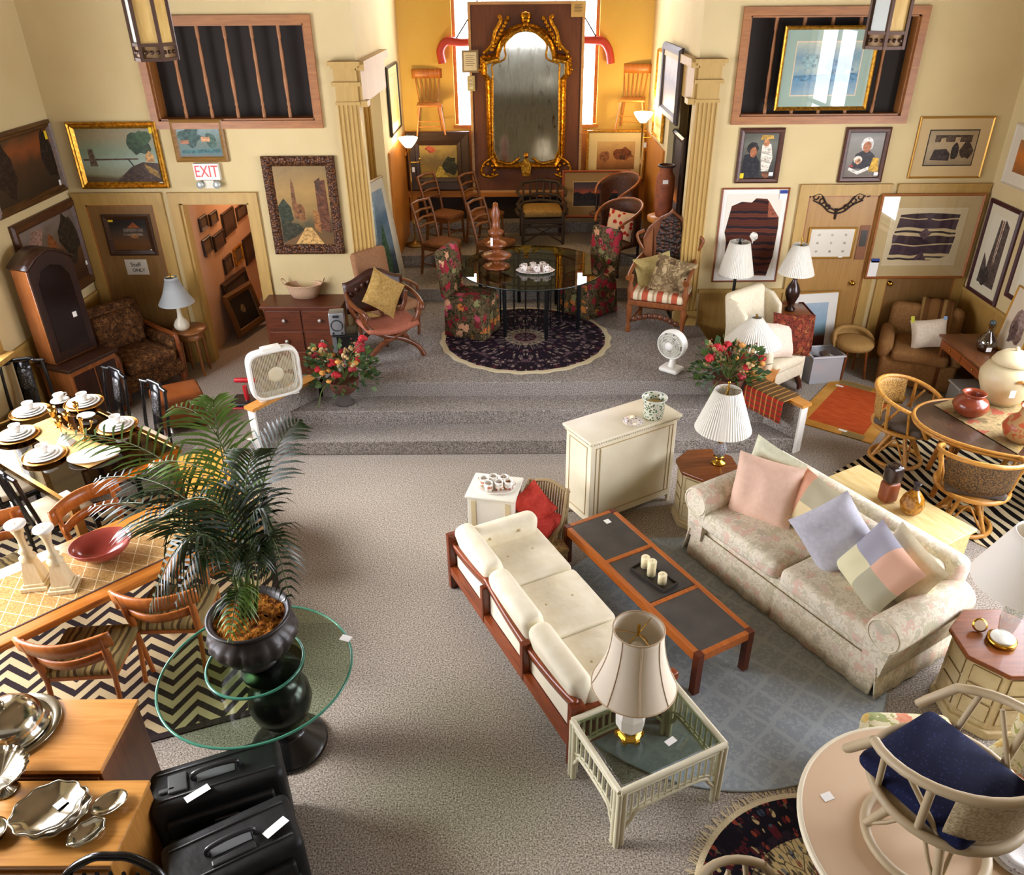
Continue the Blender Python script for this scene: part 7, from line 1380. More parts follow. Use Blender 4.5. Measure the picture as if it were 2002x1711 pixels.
# zebra rug
ZEB = N('zebra_rug', .95, 0, .1); v = ZEB.co((1, 1, 1), (0, 0, .35)); w_ = ZEB.new('ShaderNodeTexWave'); ZEB.link(v, w_.inputs[0]); w_.inputs['Scale'].default_value = 2.9; w_.inputs['Distortion'].default_value = 6.5; w_.inputs['Detail'].default_value = 1.5; w_.inputs['Detail Scale'].default_value = .55; w_.bands_direction = 'Y'
ZEB = ZEB.out(ZEB.ramp(w_.outputs['Fac'], [(0, '#15110f'), (.5, '#c9b994')], True)); zc = [gz(*q, 0) for q in ((1670, 915), (1725, 858), (1975, 1062))]
t = thing('zebra_rug', 'black and cream zebra striped rug under the rattan dining set', 'rug', (4.37, 6.55, 0), math.atan2(-1.28, .95)); B().box(-.95, -.75, 0, .95, .85, .01).obj('pile', ZEB, t)
# oval rattan table set
RTN = wood('#8a4f1c', '#b5742e', 0, .35); RTL = wood('#b5792e', '#d09a48', 0, .35); TOPW = N('brown_laminate', .25, 0, .6); v = TOPW.co((2, 1, 1)); TOPW = TOPW.out(TOPW.ramp(TOPW.noise(v, 3, 3), [(.3, '#3e2c22'), (.7, '#56402f')]))
oc = Vector((4.55, 6.5, .01)); t = thing('rattan_oval_table', 'oval brown dining table with rattan edge and cane legs at the right edge', 'table', tuple(oc), R(-20)); EL = [(.78*math.cos(2*PI*i/64), .55*math.sin(2*PI*i/64)) for i in range(64)]
B().prism(EL, .7, .725).obj('top', TOPW, t)
for z, k_ in ((.72, 1.01), (.69, 1.01)): B().tube([(x*k_, y*k_, z) for x, y in EL], .017, 7, True).obj('rattan_edge', RTL, t)
for sx, sy in ((-.42, -.22), (-.42, .22), (.42, -.22), (.42, .22)): B().tube(spl([(sx, sy, .7), (sx*1.05, sy*1.05, .35), (sx*1.15, sy*1.2, 0)]), .026, 8).tube(spl([(sx*.8, sy*.8, .69), (sx*.95, sy*.95, .4), (sx*1.13, sy*1.15, .05)]), .018, 7).obj("leg", RTN, t)
RUN = blooms('painted_runner', '#8a7650', '#a58f62', [(0, '#a84a3a'), (.4, '#c8a860'), (.7, '#6a5a3a')], 6, .35)
rp = [gz(1826, 792, .74), gz(1990, 888, .74), gz(2060, 800, .74), gz(1905, 768, .74)]; t = thing('table_runner', 'earth-toned cloth runner under the pots on the oval table', 'runner', tuple(rp[0])); B().add([tuple(p-rp[0]+Vector((0, 0, .0))) for p in rp]+[tuple(p-rp[0]+Vector((0, 0, .003))) for p in rp], [(0, 3, 2, 1), (4, 5, 6, 7), (0, 1, 5, 4), (1, 2, 6, 5), (2, 3, 7, 6), (3, 0, 4, 7)]).obj('cloth', RUN, t)
TER = N('burnished_clay', .25, 0, .6); v = TER.co(); TER = TER.out(TER.ramp(TER.noise(v, 5, 3), [(.3, '#74301c'), (.7, '#94462a')]))
p = gz(1892, 812, .745); t = thing('clay_pot', 'burnished red clay pot with wide mouth on the oval table', 'pot', (p.x, p.y, .745)); B().lathe([(.001, 0), (.07, 0), (.13, .05), (.165, .11), (.14, .17), (.085, .2), (.085, .22), (.11, .245), (.1, .247), (.07, .22), (.08, .19), (.001, .1)], 40).obj('body', TER, t)
PTV = N('painted_vase', .4); v = PTV.co(); PTV = PTV.out(PTV.mix(PTV.math('GREATER_THAN', PTV.noise(v, 10, 2, 1.5), .5), '#b08a58', '#b0502a'))
p = gz(1990, 862, .745); t = thing('painted_vase', 'orange and tan painted vase cut by the right edge, on the oval table', 'vase', (p.x, p.y, .745)); B().lathe([(.001, 0), (.07, 0), (.14, .06), (.165, .14), (.13, .22), (.07, .27), (.055, .33), (.075, .36), (.05, .34), (.001, .2)], 36).obj('body', PTV, t)
JAR = N('cream_stoneware', .4); v = JAR.co(); JAR = JAR.out(JAR.ramp(JAR.noise(v, 4, 3), [(.3, '#c2b28a'), (.7, '#dccfa8')])); p = gz(1968, 800, .745); jl = p
t = thing('lidded_jar', 'big cream lidded jar with knobbed lid behind the red clay pot', 'jar', (p.x+.02, p.y+.16, .745)); t.scale = (1.08,)*3; B().lathe([(.001, 0), (.12, 0), (.18, .08), (.23, .2), (.24, .28), (.2, .36), (.14, .4), (.001, .4)], 40).obj('body', JAR, t); B().lathe([(.16, .395), (.175, .405), (.15, .45), (.1, .49), (.04, .51), (.001, .51)], 36).obj('lid', JAR, t); B().ball((0, 0, .53), .02, 10).obj('lid_knob', JAR, t); B().tube(spl([(-.06, -.232, .3), (-.03, -.25, .32), (0, -.245, .3), (.03, -.25, .28)]), .014, 6).obj('relief_ornament', M('#b5803a', .5), t); tagcard(t, (-.08, -.25, .2), .05, .07)
CSE = fabric('#5a5048', '#6a6058', 60); CBK = N('woven_cane_back', .6); v = CBK.co(); CBK = CBK.out(CBK.ramp(CBK.noise(v, 75, 1), [(.4, '#8a6028'), (.6, '#c49a50')])); CBK2 = N('dark_woven_back', .6); v = CBK2.co(); CBK2 = CBK2.out(CBK2.ramp(CBK2.noise(v, 75, 1), [(.4, '#33261a'), (.6, '#7a5a30')]))
def swivel(loc, rz, label, mb, frame, seat, group=None, zb=0, big=False):
    t = thing('rattan_swivel_chair', label, 'chair', loc, rz, group)
    def top(u): a = -.2*PI+1.4*PI*u; return (.34*math.cos(a), .02+.34*math.sin(a), .68+.14*math.sin(PI*u))
    B().tube([top(i/24) for i in range(25)]+[(-.26, -.28, .5), (-.24, -.3, .46)], .022, 8).tube([top(0), (.26, -.28, .5), (.24, -.3, .46)], .022, 8).obj('top_rail', frame, t)
    B().sheet(lambda u, v: (lambda q: (q[0]*(.9+.09*v), q[1]*(.9+.09*v), .5+(q[2]-.5)*v))(top(.26+.48*u)), 14, 5, .012).obj('woven_back', mb, t)
    for u in (.2, .8): q = top(u); B().tube([q, (q[0]*.86, q[1]*.86, .44)], .017, 7).obj('back_post', frame, t)
    for u in (.06, .94): q = top(u); B().tube([q, (q[0]*.8, q[1]-.02, .43)], .014, 7).tube([(q[0]*.97, q[1]+.1, .7), (q[0]*.75, q[1]+.25, .43)], .012, 6).obj('arm_post', frame, t)
    B().tube([(.3*math.cos(2*PI*i/36), .02+.3*math.sin(2*PI*i/36), .42) for i in range(36)], .022, 8, True).obj('seat_ring', frame, t); B().lathe([(.001, .4), (.29, .4), (.29, .42), (.001, .42)], 32, c=(0, .02, 0)).obj('seat_pan', frame, t)
    B().rbox((0, 0, .46), (.5, .5, .09), .045, .02).obj('seat_cushion', seat, t)
    B().cyl((0, .02, .24), (0, .02, .4), .04).obj('swivel_post', BLKM, t)
    for i in range(4):
        a = i*PI/2+PI/4; B().tube(spl([(.06*math.cos(a), .02+.06*math.sin(a), .36), (.1*math.cos(a), .02+.1*math.sin(a), .3), (.2*math.cos(a), .02+.2*math.sin(a), .12), (.25*math.cos(a), .02+.25*math.sin(a), .02)]), .02, 8).obj('leg', frame, t)
        b = B(); c1, c2_ = a, a+PI/2; P_ = []
        for q in range(9): th = c1+(c2_-c1)*q/8; r_ = .25-.13*math.sin(PI*q/8)**.7; P_.append((r_*math.cos(th), .02+r_*math.sin(th), .03+.24*math.sin(PI*q/8)))
        b.tube(P_, .01, 6); b.obj('hoop_brace', frame, t)
    B().tube([(.25*math.cos(2*PI*i/36), .02+.25*math.sin(2*PI*i/36), .022) for i in range(36)], .022, 8, True).obj('base_ring', frame, t); return t
G_ = 'rattan swivel chairs at the oval table'
swivel((3.95, 7.12, .011), faceto(.7, -.72), 'honey rattan swivel chair with woven cane back beside the orange rug', CBK, RTL, CSE, G_); swivel((4.07, 6.0, .011), faceto(.35, .94), 'rattan swivel chair with dark woven back, seen from behind near the oval table', CBK2, RTL, CSE, G_)
# orange rug
ORR = N('orange_rug', .95, 0, .1); v = ORR.co((1, 6, 1)); ORR = ORR.out(ORR.ramp(ORR.noise(v, 6, 3), [(.3, '#a5401e'), (.7, '#c25c2c')])); OBR = N('ochre_border', .95, 0, .1); v = OBR.co(); OBR = OBR.out(OBR.ramp(OBR.noise(v, 3, 3), [(.35, '#b07c30'), (.6, '#c8954a')]))
rr_ = [gz(*q, 0) for q in ((1610, 738), (1730, 768), (1697, 870), (1560, 828))]; cc = sum(rr_, Vector())/4; dx_ = ((rr_[1]-rr_[0])+(rr_[2]-rr_[3]))/2; dy_ = ((rr_[0]-rr_[3])+(rr_[1]-rr_[2]))/2
t = thing('orange_rug', 'orange-red rug with ochre border and olive corner, right of the stage', 'rug', (cc.x+.08, cc.y-.02, 0), math.atan2(dx_.y, dx_.x)); hx, hy = dx_.length/2+.06, dy_.length/2
B().box(-hx+.13, -hy+.14, .0, hx-.13, hy-.14, .013).obj('field', ORR, t); b = B().box(-hx, -hy, 0, -hx+.13, hy, .012).box(hx-.13, -hy, 0, hx, hy, .012).box(-hx+.13, -hy, 0, hx-.13, -hy+.14, .012).box(-hx+.13, hy-.14, 0, hx-.13, hy, .012); b.obj('border', OBR, t); B().box(-hx+.1, hy-.13, .0, -hx+.5, hy-.02, .0125).box(-hx+.55, -hy, 0, hx-.1, -hy+.12, .0125).obj('olive_panel', M('#8a7440', .95), t); tagcard(t, (.1, -hy+.1, .014), .09, .04, R(90)); tagcard(t, (-.3, hy-.2, .014), .09, .04, R(90))
# plaid throw on the wing
PLD = N('red_plaid', .9, 0, .2); v = PLD.co(); x = PLD.xyz(v)
def st(a, k_, w2): return PLD.math('LESS_THAN', PLD.math('FRACT', PLD.math('MULTIPLY', a, k_)), w2)
PLD = PLD.out(PLD.mix(PLD.math('MULTIPLY', st(x[0], 14, .2), .7), PLD.mix(PLD.math('MULTIPLY', st(x[2], 17, .3), .75), PLD.mix(PLD.math('MULTIPLY', st(x[1], 18, .3), .6), '#a02a20', '#4a4a24'), '#3f4a26'), '#c8944a'))
wd_ = (Vector((2.42, 8.0, 0))-Vector((2.91, 7.26, 0))).normalized(); t = thing('plaid_throw', 'red plaid throw folded over the right wing of the stage steps', 'throw', (2.72, 7.55, .588), math.atan2(wd_.y, wd_.x))
B().sheet(lambda u, v: (-.2+.52*u, (.075-.2*min(v, .5)*1.0 if v < .5 else -.025)-.0 if False else (-.13+.3*v if v < .5 else .02+.13*(1-1)+.0), 0) if False else (-.2+.52*u, *((-.14+.28*(v/.45), .012) if v < .45 else (.142+.006*math.sin(u*20), .012-.26*((v-.45)/.55)))), 20, 14, .014).obj('cloth', PLD, t)
# black floor lamp, wing chair and neighbours
p = gz(1408, 700, 0); t = thing('floor_lamp', 'black floor lamp with white pleated shade beside the tall framed weaving', 'floor lamp', (2.66, 9.5, 0)); t.scale = (1, 1, 1.1); B().lathe([(.001, 0), (.14, 0), (.14, .02), (.02, .035)], 24).obj('base', BLK, t); B().cyl((0, 0, .03), (0, 0, 1.5), .02).obj('pole', BLK, t); shade(B(), .125, .215, 1.14, 1.5, n=60).obj('shade', PLT, t); B().cyl((0, 0, 1.5), (0, 0, 1.55), .01).tube([(-.05, 0, 1.52), (.05, 0, 1.52)], .006, 5).obj('finial', BLK, t)
WCH = fabric('#dccfb0', '#e6dcc2', 30); t = thing('wingback_chair', 'cream wingback chair with open sides, below the tall framed weaving', 'armchair', (2.93, 8.86, 0), faceto(.62, -.78))
B().rbox((0, -.04, .3), (.68, .68, .2), .04).obj('base', WCH, t); B().rbox((0, -.08, .44), (.58, .66, .13), .05, .03).obj('seat_cushion', WCH, t)
b = B(); b.at((0, .3, .78), 0, R(-10)).rbox((0, 0, 0), (.66, .14, .84), .065, 0, 4); b.obj('back', WCH, t)
for sx in (-1, 1):
    b = B(); b.prism([(y, z) if sx > 0 else (y, z) for y, z in ((.34, 1.14), (.2, 1.12), (.06, 1.0), (.04, .8), (.12, .68), (.32, .64))], sx*.33-.035, sx*.33+.035, 'x'); b.obj('wing', WCH, t, bevel=.025)
    B().rbox((sx*.34, -.07, .56), (.12, .6, .26), .055).obj('arm', WCH, t); B().rbox((sx*.36, -.03, .26), (.06, .66, .36), .02).obj('side_skirt', WCH, t)
    B().tube(spl([(sx*.28, -.34, .2), (sx*.31, -.38, .1), (sx*.3, -.4, .03)]), [.035]*6+[.03]*6+[.035], 8).obj('leg', wood('#3a1c10', '#522a16', 2, .3), t); B().cyl((sx*.28, .28, .2), (sx*.28, .32, 0), .025).obj('leg', wood('#3a1c10', '#522a16', 2, .3), t)
t = tag(B().pillow(.44, .42, .16).obj('pillow', fabric('#dcc6b0', '#e6d6c4', 40)), 'pale pink-cream pillow on the cream wingback chair', 'pillow'); t.location = (3.02, 8.6, .74); t.rotation_euler = (R(-24), R(10), faceto(.5, -.86))
REDT = blooms('red_kilim', '#6a2a1c', '#7a3422', [(0, '#94452c'), (.4, '#3a1a14'), (.7, '#a5683a')], 18, .42, '#3a1e16')
t = tag(B().pillow(.54, .5, .14).obj('kilim_pillow', REDT), 'dark red patterned kilim pillow at the right side of the cream wingback chair', 'pillow'); t.location = (3.2, 8.72, .76); t.rotation_euler = (R(-20), R(8), faceto(.2, -.98))
t = thing('side_table', 'small cloth-covered table against the tan door, under the dark urn lamp', 'table', (3.36, 9.36, 0)); t.scale = (1, 1, 1.165); B().rbox((0, 0, .7), (.44, .44, .03), .01).obj('top', OCW, t); B().sheet(lambda u, v: (lambda a, k_: ((.24+.02*(1-v))*k_*math.cos(a), (.24+.02*(1-v))*k_*math.sin(a), .32+.4*v))(2*PI*u, 1/max(abs(math.cos(2*PI*u)), abs(math.sin(2*PI*u)))), 48, 4, .006).obj('cloth', REDT, t)
for sx in (-1, 1):
    for sy in (-1, 1): B().cyl((sx*.18, sy*.18, 0), (sx*.18, sy*.18, .69), .02).obj('leg', OCW, t)
p = gy(1550, 600, 9.3); t = thing('table_lamp', 'dark urn-shaped table lamp with cream pleated shade in front of the tan door', 'lamp', (3.34, 9.32, .837)); t.scale = (1, 1, 1.22); URL = M('#2e1a14', .2); B().lathe([(.001, 0), (.06, 0), (.065, .02), (.03, .05), (.05, .09), (.085, .16), (.09, .21), (.06, .27), (.03, .31), (.025, .36), (.04, .39), (.001, .4)], 28).obj('body', URL, t); shade(B(), .09, .215, .39, .68, n=60).obj('shade', PLT, t); B().tube([(0, 0, .66), (.01, 0, .72), (-.01, 0, .75)], .008, 6).obj('finial', BRASS, t)
p = gz(1585, 690, .0); picture('white mounted coastal print in thin gold frame leaning at the foot of the tan door', 'picture', .62, .92, [(0, .02), (.012, .03), (.022, .012)], GILT2, pmat(.6, [(0, '#4a2418'), (.28, '#5a2e20'), (.4, '#6a9098'), (.6, '#8fb0c0'), (1, '#a8bccc')], .06, 4), mount=.12, mmat=M('#e0ddd2', .8), loc=(3.78, 9.6, .5), rz=R(8), rx=R(-7), name='framed_print')
# small table with the cone-shaded lamp
p = gz(1482, 745, .46); t = thing('side_table', 'small orange wooden side table carrying the cone-shaded clay lamp, right of the flowers', 'table', (2.74, 8.36, 0), R(-30)); YW = wood('#b06a22', '#c9873a', 0, .3); B().rbox((0, 0, .45), (.44, .4, .025), .008).obj('top', YW, t); B().box(-.19, -.17, .36, .19, .17, .44).obj('apron', YW, t)
for sx in (-1, 1):
    for sy in (-1, 1): B().box(sx*.17-.02, sy*.15-.02, 0, sx*.17+.02, sy*.15+.02, .44).obj('leg', YW, t)
t = thing('table_lamp', 'tan clay lamp with wide white cone shade on the small orange side table', 'lamp', (2.63, 8.33, .463)); t.scale = (1.12,)*3; CLB = N('tan_clay', .5); v = CLB.co(); CLB = CLB.out(CLB.ramp(CLB.noise(v, 6, 3), [(.3, '#8a6a48'), (.7, '#a9885f')])); B().lathe([(.001, 0), (.11, 0), (.12, .02), (.14, .1), (.145, .24), (.13, .3), (.05, .32), (.02, .34), (.02, .36)], 32).obj('body', CLB, t); shade(B(), .055, .285, .33, .6, n=60).obj('shade', PLT, t); B().cyl((0, 0, .58), (0, 0, .63), .01).obj('finial', BRASS, t)
# plastic bin
BN = N('frosted_plastic', .3, 0, .5); BN.b.inputs['Alpha'].default_value = .42; BN = BN.out('#d8dade'); p = gz(1600, 742, 0); t = thing('plastic_bin', 'translucent plastic storage bin filled with odds and ends below the coastal print', 'bin', (3.78, 9.12, 0), R(8)); b = B()
b.box(-.2, -.16, 0, .2, .16, .01)
for a in ((-.2, -.16, -.194, .16), (.194, -.16, .2, .16), (-.2, -.16, .2, -.154), (-.2, .154, .2, .16)): b.box(a[0], a[1], 0, a[2], a[3], .36)
b.obj('tub', BN, t); b = B()
for a in ((-.22, -.18, -.2, .18), (.2, -.18, .22, .18), (-.22, -.18, .22, -.16), (-.22, .16, .22, .18)): b.box(a[0], a[1], .35, a[2], a[3], .37)
b.obj('rim', M('#c9ccd0', .3), t); r_ = random.Random(4)
for i, c in enumerate(('#2a2a30', '#d8d6d0', '#8a7a60', '#c86a3a', '#3a4a6a', '#1c1c20', '#b8b4ac', '#5a4634')): b = B(); b.at((r_.uniform(-.1, .1), r_.uniform(-.07, .07), .06+.04*i), r_.uniform(0, 3), r_.uniform(-.4, .4)).rbox((0, 0, 0), (.15, .1, .06), .02); b.obj('bin_contents', M(c, .5), t)
# tan stool, tan armchair
TNF = fabric('#94723f', '#a98550', 60); t = thing('vanity_stool', 'round tan padded stool with low curved back in front of the tan doors', 'stool', (4.17, 9.2, 0), faceto(.1, -1)); B().lathe([(.001, .4), (.23, .4), (.25, .44), (.24, .48), (.15, .5), (.001, .505)], 36).obj('seat', TNF, t); B().sheet(lambda u, v: ((.25+.03*math.sin(PI*v))*math.cos(PI*(-.05+1.1*u)), (.25+.03*math.sin(PI*v))*math.sin(PI*(-.05+1.1*u)), .42+.18*v*math.sin(PI*u)**.4), 24, 5, .05).obj('back', TNF, t)
for i in range(4):
    a = PI/4+i*PI/2; B().cyl((.17*math.cos(a), .17*math.sin(a), .41), (.22*math.cos(a), .22*math.sin(a), 0), .018, .013).obj('leg', WA, t)
TNA = fabric('#7f5a33', '#916a40', 40); t = thing('tan_armchair', 'tan upholstered armchair in the right corner with a throw over its back', 'armchair', (4.98, 9.12, 0), faceto(-.42, -.9)); B().rbox((0, -.02, .2), (.86, .78, .36), .05).obj('base', TNA, t); B().rbox((0, -.1, .42), (.64, .7, .14), .05, .03).obj('seat_cushion', TNA, t); b = B(); b.at((0, .3, .6), 0, R(-12)).rbox((0, 0, 0), (.84, .2, .52), .09, 0, 4); b.obj('back', TNA, t)
for sx in (-1, 1): B().rbox((sx*.4, -.04, .46), (.17, .7, .26), .08, 0, 4).obj('arm', TNA, t)
t = thing('throw_blanket', 'brown throw with fringed stripes draped over the back of the tan armchair', 'blanket', (5.05, 9.27, .0), faceto(-.42, -.9)); THB = N('striped_throw', .95, 0, .1); v = THB.co(); x = THB.xyz(v); THB = THB.out(THB.ramp(THB.math('FRACT', THB.math('MULTIPLY', x[0], 4)), [(0, '#7a5630'), (.45, '#5a3a20'), (.6, '#8f7040'), (.75, '#6a4828')], True)); B().sheet(lambda u, v: (-.1+.36*u+.04*v, .32-.52*v if v > .3 else .26+.1*(v/.3), (.58+.36*(v/.3)) if v < .3 else .94-.42*((v-.3)/.7)**.8+.015*math.sin(u*18)), 16, 16, .02).obj('cloth', THB, t)
t = tag(B().pillow(.4, .36, .13).obj('pillow', fabric('#cbbda8', '#d8ccb8', 40)), 'white pillow with yellow and blue tags on the tan armchair', 'pillow'); t.location = (4.93, 8.92, .68); t.rotation_euler = (R(-35), R(-14), faceto(-.42, -.9)); tagcard(t, (-.17, -.03, .18), .04, .08, 0, 0, 0, '#b8b83a'); tagcard(t, (.18, -.03, .17), .04, .04, 0, 0, 0, '#7a9ac0')
# desk with bottle and box
DSK = wood('#5a341a', '#7a4a26', 0, .35); t = thing('writing_desk', 'brown wooden desk along the right wall in front of the corner armchair', 'desk', (5.28, 8.18, 0), R(-90)); B().rbox((0, 0, .74), (1.1, .66, .03), .008).obj('top', DSK, t); B().box(-.52, -.3, .6, .52, .3, .725).obj('apron', wood('#7a3c18', '#94501f', 0, .35), t, bevel=.004)
for sx in (-1, 1):
    for sy in (-1, 1): B().box(sx*.49-.025, sy*.27-.025, 0, sx*.49+.025, sy*.27+.025, .6).obj('leg', DSK, t)
for sx in (-.26, .26): d = B().box(sx-.23, -.312, .62, sx+.23, -.3, .71).obj('drawer', wood('#7a3c18', '#94501f', 0, .35), t, bevel=.003); B().ball((sx, -.32, .665), .013, 8).obj('knob', BRASS, d)
p = gz(1925, 685, .756); t = thing('glass_decanter', 'clear glass decanter with dark stopper standing on the brown desk', 'decanter', (p.x, p.y, .757)); B().lathe([(.001, 0), (.08, 0), (.1, .05), (.1, .12), (.06, .18), (.03, .22), (.03, .28), (.045, .3)], 28).obj('body', glass('decanter_glass', '#b8b0a8', 1.0), t); B().ball((0, 0, .33), .035, 12).obj('stopper', M('#3a4444', .15), t); tagcard(t, (-.02, -.105, .05), .06, .05)
p = gz(1990, 685, .756); t = thing('wooden_box', 'small reddish wooden box at the back of the brown desk', 'box', (p.x+.03, p.y+.12, .757), R(-70)); B().box(-.17, -.1, 0, .17, .1, .12).obj('body', wood('#7a3c1c', '#985228', 0, .35), t, bevel=.005); B().rbox((0, 0, .13), (.36, .22, .03), .008).obj('lid', wood('#7a3c1c', '#985228', 0, .35), t)
picture('pale sketch of long grey hair in thin gold frame standing on the brown desk', 'picture', .5, .72, [(0, .02), (.01, .03), (.02, .012)], GILT2, M('#cdbfa6', .85), [('#7a6258', blob(.1, -.1, .55, .6, 16, .25, 3)), ('#94807a', blob(.2, .1, .3, .4, 12, .3, 5)), ('#5f4a44', blob(-.1, -.3, .3, .35, 12, .3, 7))], loc=(5.45, 8.12, 1.12), rz=-PI/2, rx=R(-7), name='framed_print')
t = thing('storage_tub', 'small whitish plastic tub under the brown desk', 'tub', (5.2, 8.3, 0)); B().rbox((0, 0, .14), (.3, .26, .28), .03).obj('body', M('#8a8a86', .4), t); B().rbox((0, 0, .29), (.32, .28, .03), .012).obj('lid', M('#a5a5a0', .4), t)
# near right: fringed rug, round table, chair, china, floral chairs
RUG2 = rugmat('persian_round', 1.0, [(0, '#16121a'), (.2, '#5a1f24'), (.4, '#94402e'), (.55, '#4a5a6a'), (.7, '#c2ab7a'), (.85, '#241c22')], [(0, '#3a1a22'), (.15, '#c2ab78'), (.52, '#2a2028'), (.58, '#17131a'), (.78, '#33262c'), (.84, '#1a1418'), (.87, '#c4ae7c')], 1, 16)
t = thing('fringed_round_rug', 'round oriental rug with cream fringe under the round cream table at the bottom', 'rug', (1.72, 2.35, 0)); B().disc((0, 0), .78, 0, .012, 96).obj('pile', RUG2, t); b = B(); r_ = random.Random(9)
for i in range(420):
    a = 2*PI*i/420+r_.uniform(-.004, .004); q = .78; L = r_.uniform(.07, .1); a2 = a+r_.uniform(-.05, .05); w2 = .0042
    b.add([(q*math.cos(a-w2), q*math.sin(a-w2), .009), (q*math.cos(a+w2), q*math.sin(a+w2), .009), ((q+L)*math.cos(a2+w2), (q+L)*math.sin(a2+w2), .004), ((q+L)*math.cos(a2-w2), (q+L)*math.sin(a2-w2), .004)], [(0, 1, 2, 3)])
b.lathe([(.78, .011), (.815, .009), (.815, .001)], 96); b.obj('fringe', fabric('#b5a382', '#cfbf9c', 90), t, stuff=True)
TBL = N('beige_laminate', .35); v = TBL.co(); TBL = TBL.out(TBL.ramp(TBL.noise(v, 3, 2), [(.3, '#d2b494'), (.7, '#dabf9f')])); tc_ = (2.05, 2.4)
t = thing('round_cream_table', 'round beige-topped dining table with cream edge at the bottom right, a chair standing on it', 'table', (*tc_, .012)); B().disc((0, 0), .65, .69, .72, 96).obj('top', TBL, t); B().tube([(.655*math.cos(2*PI*i/96), .655*math.sin(2*PI*i/96), .705) for i in range(96)], .018, 8, True).obj('edge', M('#e2d8bc', .4), t); B().lathe([(.001, 0), (.3, 0), (.28, .04), (.08, .08), (.06, .4), (.1, .66), (.2, .69)], 32).obj('pedestal', RTW, t); tagcard(t, (-.48, .22, .722), .06, .045, R(90), R(20))
NVY = N('navy_cloth', .85, 0, .2); v = NVY.co(); NVY = NVY.out(NVY.ramp(NVY.vor(v, 55), [(.12, '#2c3460'), (.3, '#161b3c')])); RB = N('beige_rattan', .5).out('#b9a684')
WBK = N('woven_beige', .6); v = WBK.co(); WBK = WBK.out(WBK.ramp(WBK.noise(v, 90, 1), [(.4, '#94815e'), (.6, '#bda985')]))
sw = swivel((1.95, 2.4, .732), faceto(-.5, .86), 'beige rattan swivel chair with navy cushion standing on top of the round table', WBK, RB, NVY, 'beige rattan swivel chairs with navy seats'); sw.scale = (1.1, 1.1, 1.0)
s2 = dup(sw, (1.1, 1.96, .012), faceto(.9, .4), 'beige rattan swivel chair on the floor at the bottom edge, only its hoop showing'); s2.scale = (1, 1, 1)
CHF = N('flower_plate', .15); v = CHF.co(); CHF = CHF.out(CHF.mix(CHF.math('LESS_THAN', CHF.vor(v, 28), .16), '#e6e4e2', CHF.ramp(CHF.noise(v, 9), [(.42, '#b86a78'), (.58, '#5a6a9a')])))
p = gz(1985, 1672, .735)
for i, (r_, wh) in enumerate(((.125, 'bottom plate of the flowered stack'), (.115, 'middle plate of the flowered stack'), (.1, 'top plate of the flowered stack'))):
    t = thing('flowered_plate', wh+' at the lower right of the round table', 'plate', (p.x+.012*i, p.y-.004*i, .733+.014*i), 0, 'flowered plates stacked on the round table'); B().lathe([(.001, 0), (r_*.6, 0), (r_, .016), (r_, .02), (r_*.62, .006), (.001, .006)], 36).obj('dish', CHF, t)
for px, wh in (((1942, 1580), 'behind the navy chair on the round table'), ((1995, 1570), 'at the right edge, on the round table')):
    p = gz(*px, .735); t = thing('flowered_saucer', 'flowered saucer '+wh, 'saucer', (p.x, p.y, .733), 0, 'flowered saucers on the round table'); B().lathe([(.001, 0), (.04, 0), (.07, .013), (.07, .016), (.04, .006), (.001, .006)], 28).obj('dish', CHF, t)
    mk_cup('teacup', 'flowered teacup on its saucer '+wh, (p.x, p.y, .74), 1.0, CHF, .042, .06, 'cup', 'flowered teacups on the round table')
TRO = blooms('tropical_print', '#ded3ac', '#e6deba', [(0, '#c8543a'), (.3, '#d8b45a'), (.55, '#8a9a5a'), (.75, '#d8785a'), (.9, '#c8b878')], 6.5, .42, '#a8a868', fine=8)
def parsons(loc, rz, label):
    t = thing('floral_side_chair', label, 'chair', loc, rz, 'cream tropical floral chairs at the round table'); B().rbox((0, -.02, .44), (.52, .5, .14), .05, .02).obj('seat', TRO, t); b = B(); b.at((0, .26, .72), 0, R(-6)).rbox((0, 0, 0), (.52, .13, .52), .06, 0, 4); b.obj('back', TRO, t); B().rbox((0, -.02, .22), (.5, .48, .36), .02).obj('skirt', TRO, t)
    return t
parsons((2.86, 2.9, 0), faceto(-.85, -.5), 'cream chair with coral tropical flowers at the right edge of the photo')
t = thing('floral_ottoman', 'cream ottoman with coral tropical flowers behind the round table, near the floral sofa corner', 'ottoman', (2.36, 3.24, 0), R(-3)); B().rbox((0, 0, .38), (.54, .36, .16), .06, .02, 4).obj('cushion', TRO, t); B().rbox((0, 0, .16), (.52, .34, .3), .02).obj('skirt', TRO, t)
# ================================================================= LIGHT
wd = bpy.data.worlds.new('daylight'); sc.world = wd; wd.use_nodes = True; wn_ = wd.node_tree.nodes
wn_['Background'].inputs[0].default_value = lin('#f0f3ff'); wn_['Background'].inputs[1].default_value = SKY
def portal(loc, rot, sx, sy):
    l = bpy.data.lights.new('window_daylight', 'AREA'); l.shape = 'RECTANGLE'; l.size = sx; l.size_y = sy; l.cycles.is_portal = True; l.energy = 1
    o = bpy.data.objects.new('window_daylight', l); COL.objects.link(o); o.location = loc; o.rotation_euler = rot
for a, b in LWIN: portal((XL-.19, (a+b)/2, 2.4), (0, -PI/2, 0), 2.6, b-a)
for a, b in RWIN: portal((XR+.19, (a+b)/2, 2.4), (0, PI/2, 0), 2.6, b-a)
portal((0, -3.19, 4.45), (PI/2, 0, 0), 2.64, 2.3); portal((.09, YB+.14, 3.9), (-PI/2, 0, 0), 2.2, 2.95)
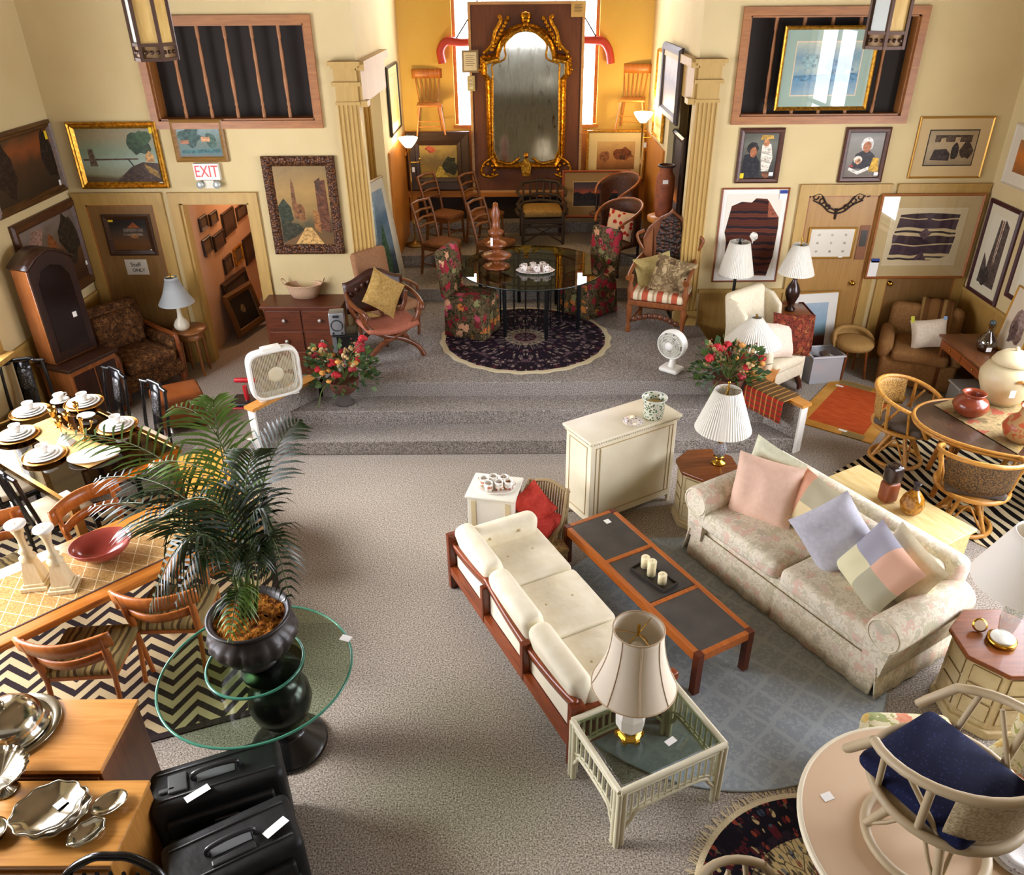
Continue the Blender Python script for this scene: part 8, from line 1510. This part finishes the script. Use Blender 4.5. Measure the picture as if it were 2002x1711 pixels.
sl = bpy.data.lights.new('hazy_sun', 'SUN'); sl.energy = SUN; sl.angle = R(24); sl.color = (1, .96, .9); so_ = bpy.data.objects.new('hazy_sun', sl); COL.objects.link(so_); so_.rotation_euler = Vector((.8, -.1, -.5)).to_track_quat('-Z', 'Y').to_euler()
def lamp(loc, e, col, r=.1):
    l = bpy.data.lights.new('added_room_light', 'POINT'); l.energy = e; l.color = col; l.shadow_soft_size = r; o = bpy.data.objects.new('added_room_light', l); COL.objects.link(o); o.location = loc
lamp((-3.7, 11.6, 2.35), 26, (1, .68, .42)); lamp((-2.6, 10.6, 3.1), 14, (1, .8, .55))  # added lamps without fittings, lighting the corridor and the left passage
sc.view_settings.view_transform = 'Standard'; sc.view_settings.look = 'None'; sc.view_settings.exposure = EXPO; sc.view_settings.gamma = 1; sc.view_settings.use_curve_mapping = False
sc.cycles.max_bounces = 8; sc.cycles.diffuse_bounces = 4; sc.cycles.glossy_bounces = 4; sc.cycles.transparent_max_bounces = 12; sc.cycles.transmission_bounces = 6; sc.cycles.caustics_reflective = False; sc.cycles.caustics_refractive = False; sc.cycles.sample_clamp_indirect = 4
sc.cycles.use_denoising = True

# fittings that belong to one part of a thing hang under that part
NEST = {'glass_edge': ('glass_top',), 'gilt_rim': ('dish',), 'shade_trim': ('shade',), 'beaded_rim': ('dish',), 'rim': ('body', 'bowl', 'tub'), 'carving': ('back', 'frame'), 'fringe': ('pile',), 'binding': ('pile',), 'border': ('pile',),
 'arm_rail': (), 'label_strip': ('luggage_label',), 'red_stitching': ('name_patch',), 'handle_plate': ('handle',), 'carved_panel': ('splat',), 'glazed_door': ('front',), 'beading': ('top',), 'rattan_edge': ('top',), 'edge': ('top', 'panel'), 'polished_edge': ('disc',), 'inner_border': ('mount',),
 'relief_ornament': ('body',), 'lid_knob': ('lid',), 'hub_badge': ('grille',), 'hub': ('slat_grille',), 'finial': ('shade',), 'wick': ('wax',), 'olive_panel': ('border', 'field'), 'hem': ('cloth',), 'tweeter': ('cabinet',), 'cone': ('cabinet',), 'dial': ('cabinet',), 'silver_strip': ('cabinet',), 'carry_handle': ('housing',), 'front_pocket': ('shell',), 'paper': ('card',), 'print_lines': ('card',)}
bare = lambda o: o.name.split('.')[0]
for r_ in [o for o in bpy.data.objects if o.parent is None and o.get('category')]:
    ch = list(r_.children)
    for c in ch:
        for nm in NEST.get(bare(c), ()):
            q = [o for o in ch if bare(o) == nm and o is not c and o.parent is r_]
            if q: c.parent = q[0]; break
